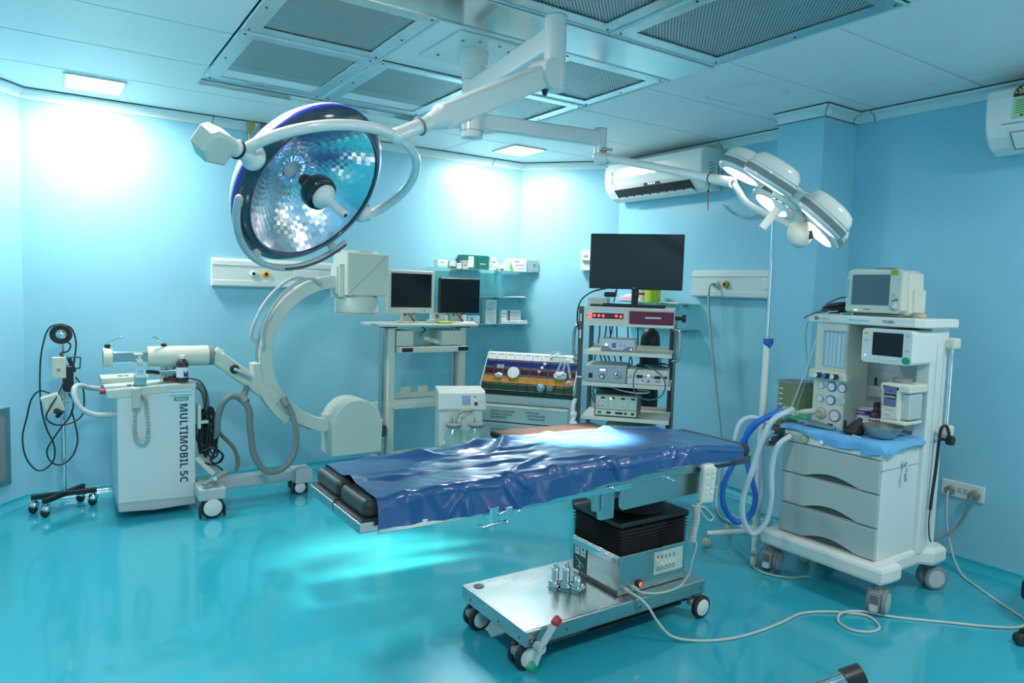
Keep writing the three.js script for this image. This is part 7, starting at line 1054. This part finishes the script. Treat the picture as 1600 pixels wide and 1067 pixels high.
  carton(3.185, y3, -5.46, 0.13, 0.07, 0.06, S(C(0.42, 0.62, 0.76), 0.5), 'light blue carton with a small red mark on the lowest shelf', (g, W, h) => { fill(g, '#3f86b8', W * 0.25, h * 0.3, W * 0.2, h * 0.3); fill(g, '#c6d7dd', W * 0.6, 0, W * 0.4, h); fill(g, '#c03a48', W * 0.68, h * 0.78, W * 0.24, h * 0.12); });
  carton(2.85, y3, -5.46, 0.14, 0.07, 0.06, M.paper, 'white carton at the left end of the lowest shelf, behind the monitors', bars('#7e95a0'));
}
for (const [y, l] of [[1.425, 'glass shelf on the right wall behind the wide screen, with two jars'], [1.222, 'lower glass shelf on the right wall, seen through the trolley']]) { const t = thing('glass_shelf', l, 'shelf', [4.265, y, -4.24], 0); P(t, 'glass_plate', rb(0.17, 0.008, 0.80, 0.002), M.glassGreen); for (const z of [-0.25, 0.25]) P(t, 'bracket', rb(0.04, 0.03, 0.02, 0.003, [0.06, -0.01, z]), M.steel); }
{
  let t = thing('jar', 'cream jar with red print under the wide screen on the right wall shelf', 'jar', [4.22, 1.4295, -4.37]); P(t, 'jar', cy(0.052, 0.10, [0, 0.051, 0]), M.paper); P(t, 'lid', cy(0.054, 0.02, [0, 0.11, 0]), M.cream); P(t, 'red_band', cy(0.0525, 0.022, [0, 0.07, 0]), M.red);
  t = thing('jar', 'lime green tub beside the cream jar on the right wall shelf', 'jar', [4.22, 1.4295, -4.245]); P(t, 'tub', cy(0.062, 0.10, [0, 0.051, 0], undefined, 0.066), M.lime); P(t, 'lid', cy(0.068, 0.014, [0, 0.108, 0]), M.lime);
  t = thing('tissue_pack', 'pink and white tissue pack left of the jars on the right wall shelf', 'tissue pack', [4.23, 1.4295, -4.52]); P(t, 'pack', rb(0.10, 0.05, 0.20, 0.012, [0, 0.025, 0]), M.pink); P(t, 'tissue', rb(0.05, 0.02, 0.1, 0.008, [0, 0.055, 0]), M.paper);
  one('paper_sheet', 'papers lying at the right end of the right wall shelf', 'paper', [rb(0.12, 0.004, 0.22, 0.0015, [0, 0.0025, 0]), rb(0.10, 0.004, 0.18, 0.0015, [-0.01, 0.007, -0.02], [0, 0.2, 0])], M.paper, [4.24, 1.4295, -4.02], 0);
}
// ================================================================ FOREGROUND PIECES CUT BY THE FRAME
{
  let t = thing('chrome_stool', 'chrome frame tube with black end cap at the bottom edge of the picture', 'stool', [1.24, 0, -0.68]);
  const a = [-0.012, 0.798, -0.006], b = [-0.60, 0.51, -0.37]; P(t, 'frame_tube', [rod(a, b, 0.0165, 0.0165, 24)], M.chrome);
  P(t, 'end_cap', [rod([-0.018, 0.795, -0.010], [0.010, 0.809, 0.007], 0.0205, 0.0195, 24)], M.black);
  P(t, 'frame_tube', [rod(b, [-0.60, 0.02, -0.37], 0.0165, 0.0165, 20), rod([-0.06, 0.734, -0.032], [-0.06, 0.02, 0.10], 0.0, 0.0, 4)].slice(0, 1), M.chrome); P(t, 'foot', cy(0.026, 0.02, [-0.60, 0.01, -0.37]), M.black);
  t = thing('black_chair', 'black caster base of a chair at the right edge', 'chair', [3.88, 0, -1.135]);
  P(t, 'base_arm', [rod([0, 0.09, 0], [-0.31, 0.055, -0.09], 0.026, 0.018), rod([0, 0.09, 0], [0.03, 0.06, 0.28], 0.026, 0.018), rod([0, 0.09, 0], [0.25, 0.06, -0.1], 0.026, 0.018)], M.black);
  for (const [x, z] of [[-0.315, -0.093], [0.03, 0.28], [0.25, -0.1]]) P(t, 'caster', [at(lathe([[0, -0.02], [0.024, -0.02], [0.028, -0.012], [0.028, 0.012], [0.024, 0.02], [0, 0.02]], 20), [x, 0.028, z], [PI / 2, 0, 0.5]), cy(0.008, 0.03, [x, 0.055, z])], M.black);
  P(t, 'column', cy(0.03, 0.3, [0, 0.24, 0]), M.black); P(t, 'seat', [rb(0.36, 0.08, 0.40, 0.035, [0.09, 0.43, 0.06])], M.blackMatte); P(t, 'skirt', [rb(0.24, 0.11, 0.22, 0.03, [0.02, 0.17, -0.08])], M.blackMatte);
}
// ---------------------------------------------------------------- shadows on, draw
scene.traverse(o => { if (o.isMesh) { o.castShadow = true; o.receiveShadow = true; } });
renderer.render(scene, camera);
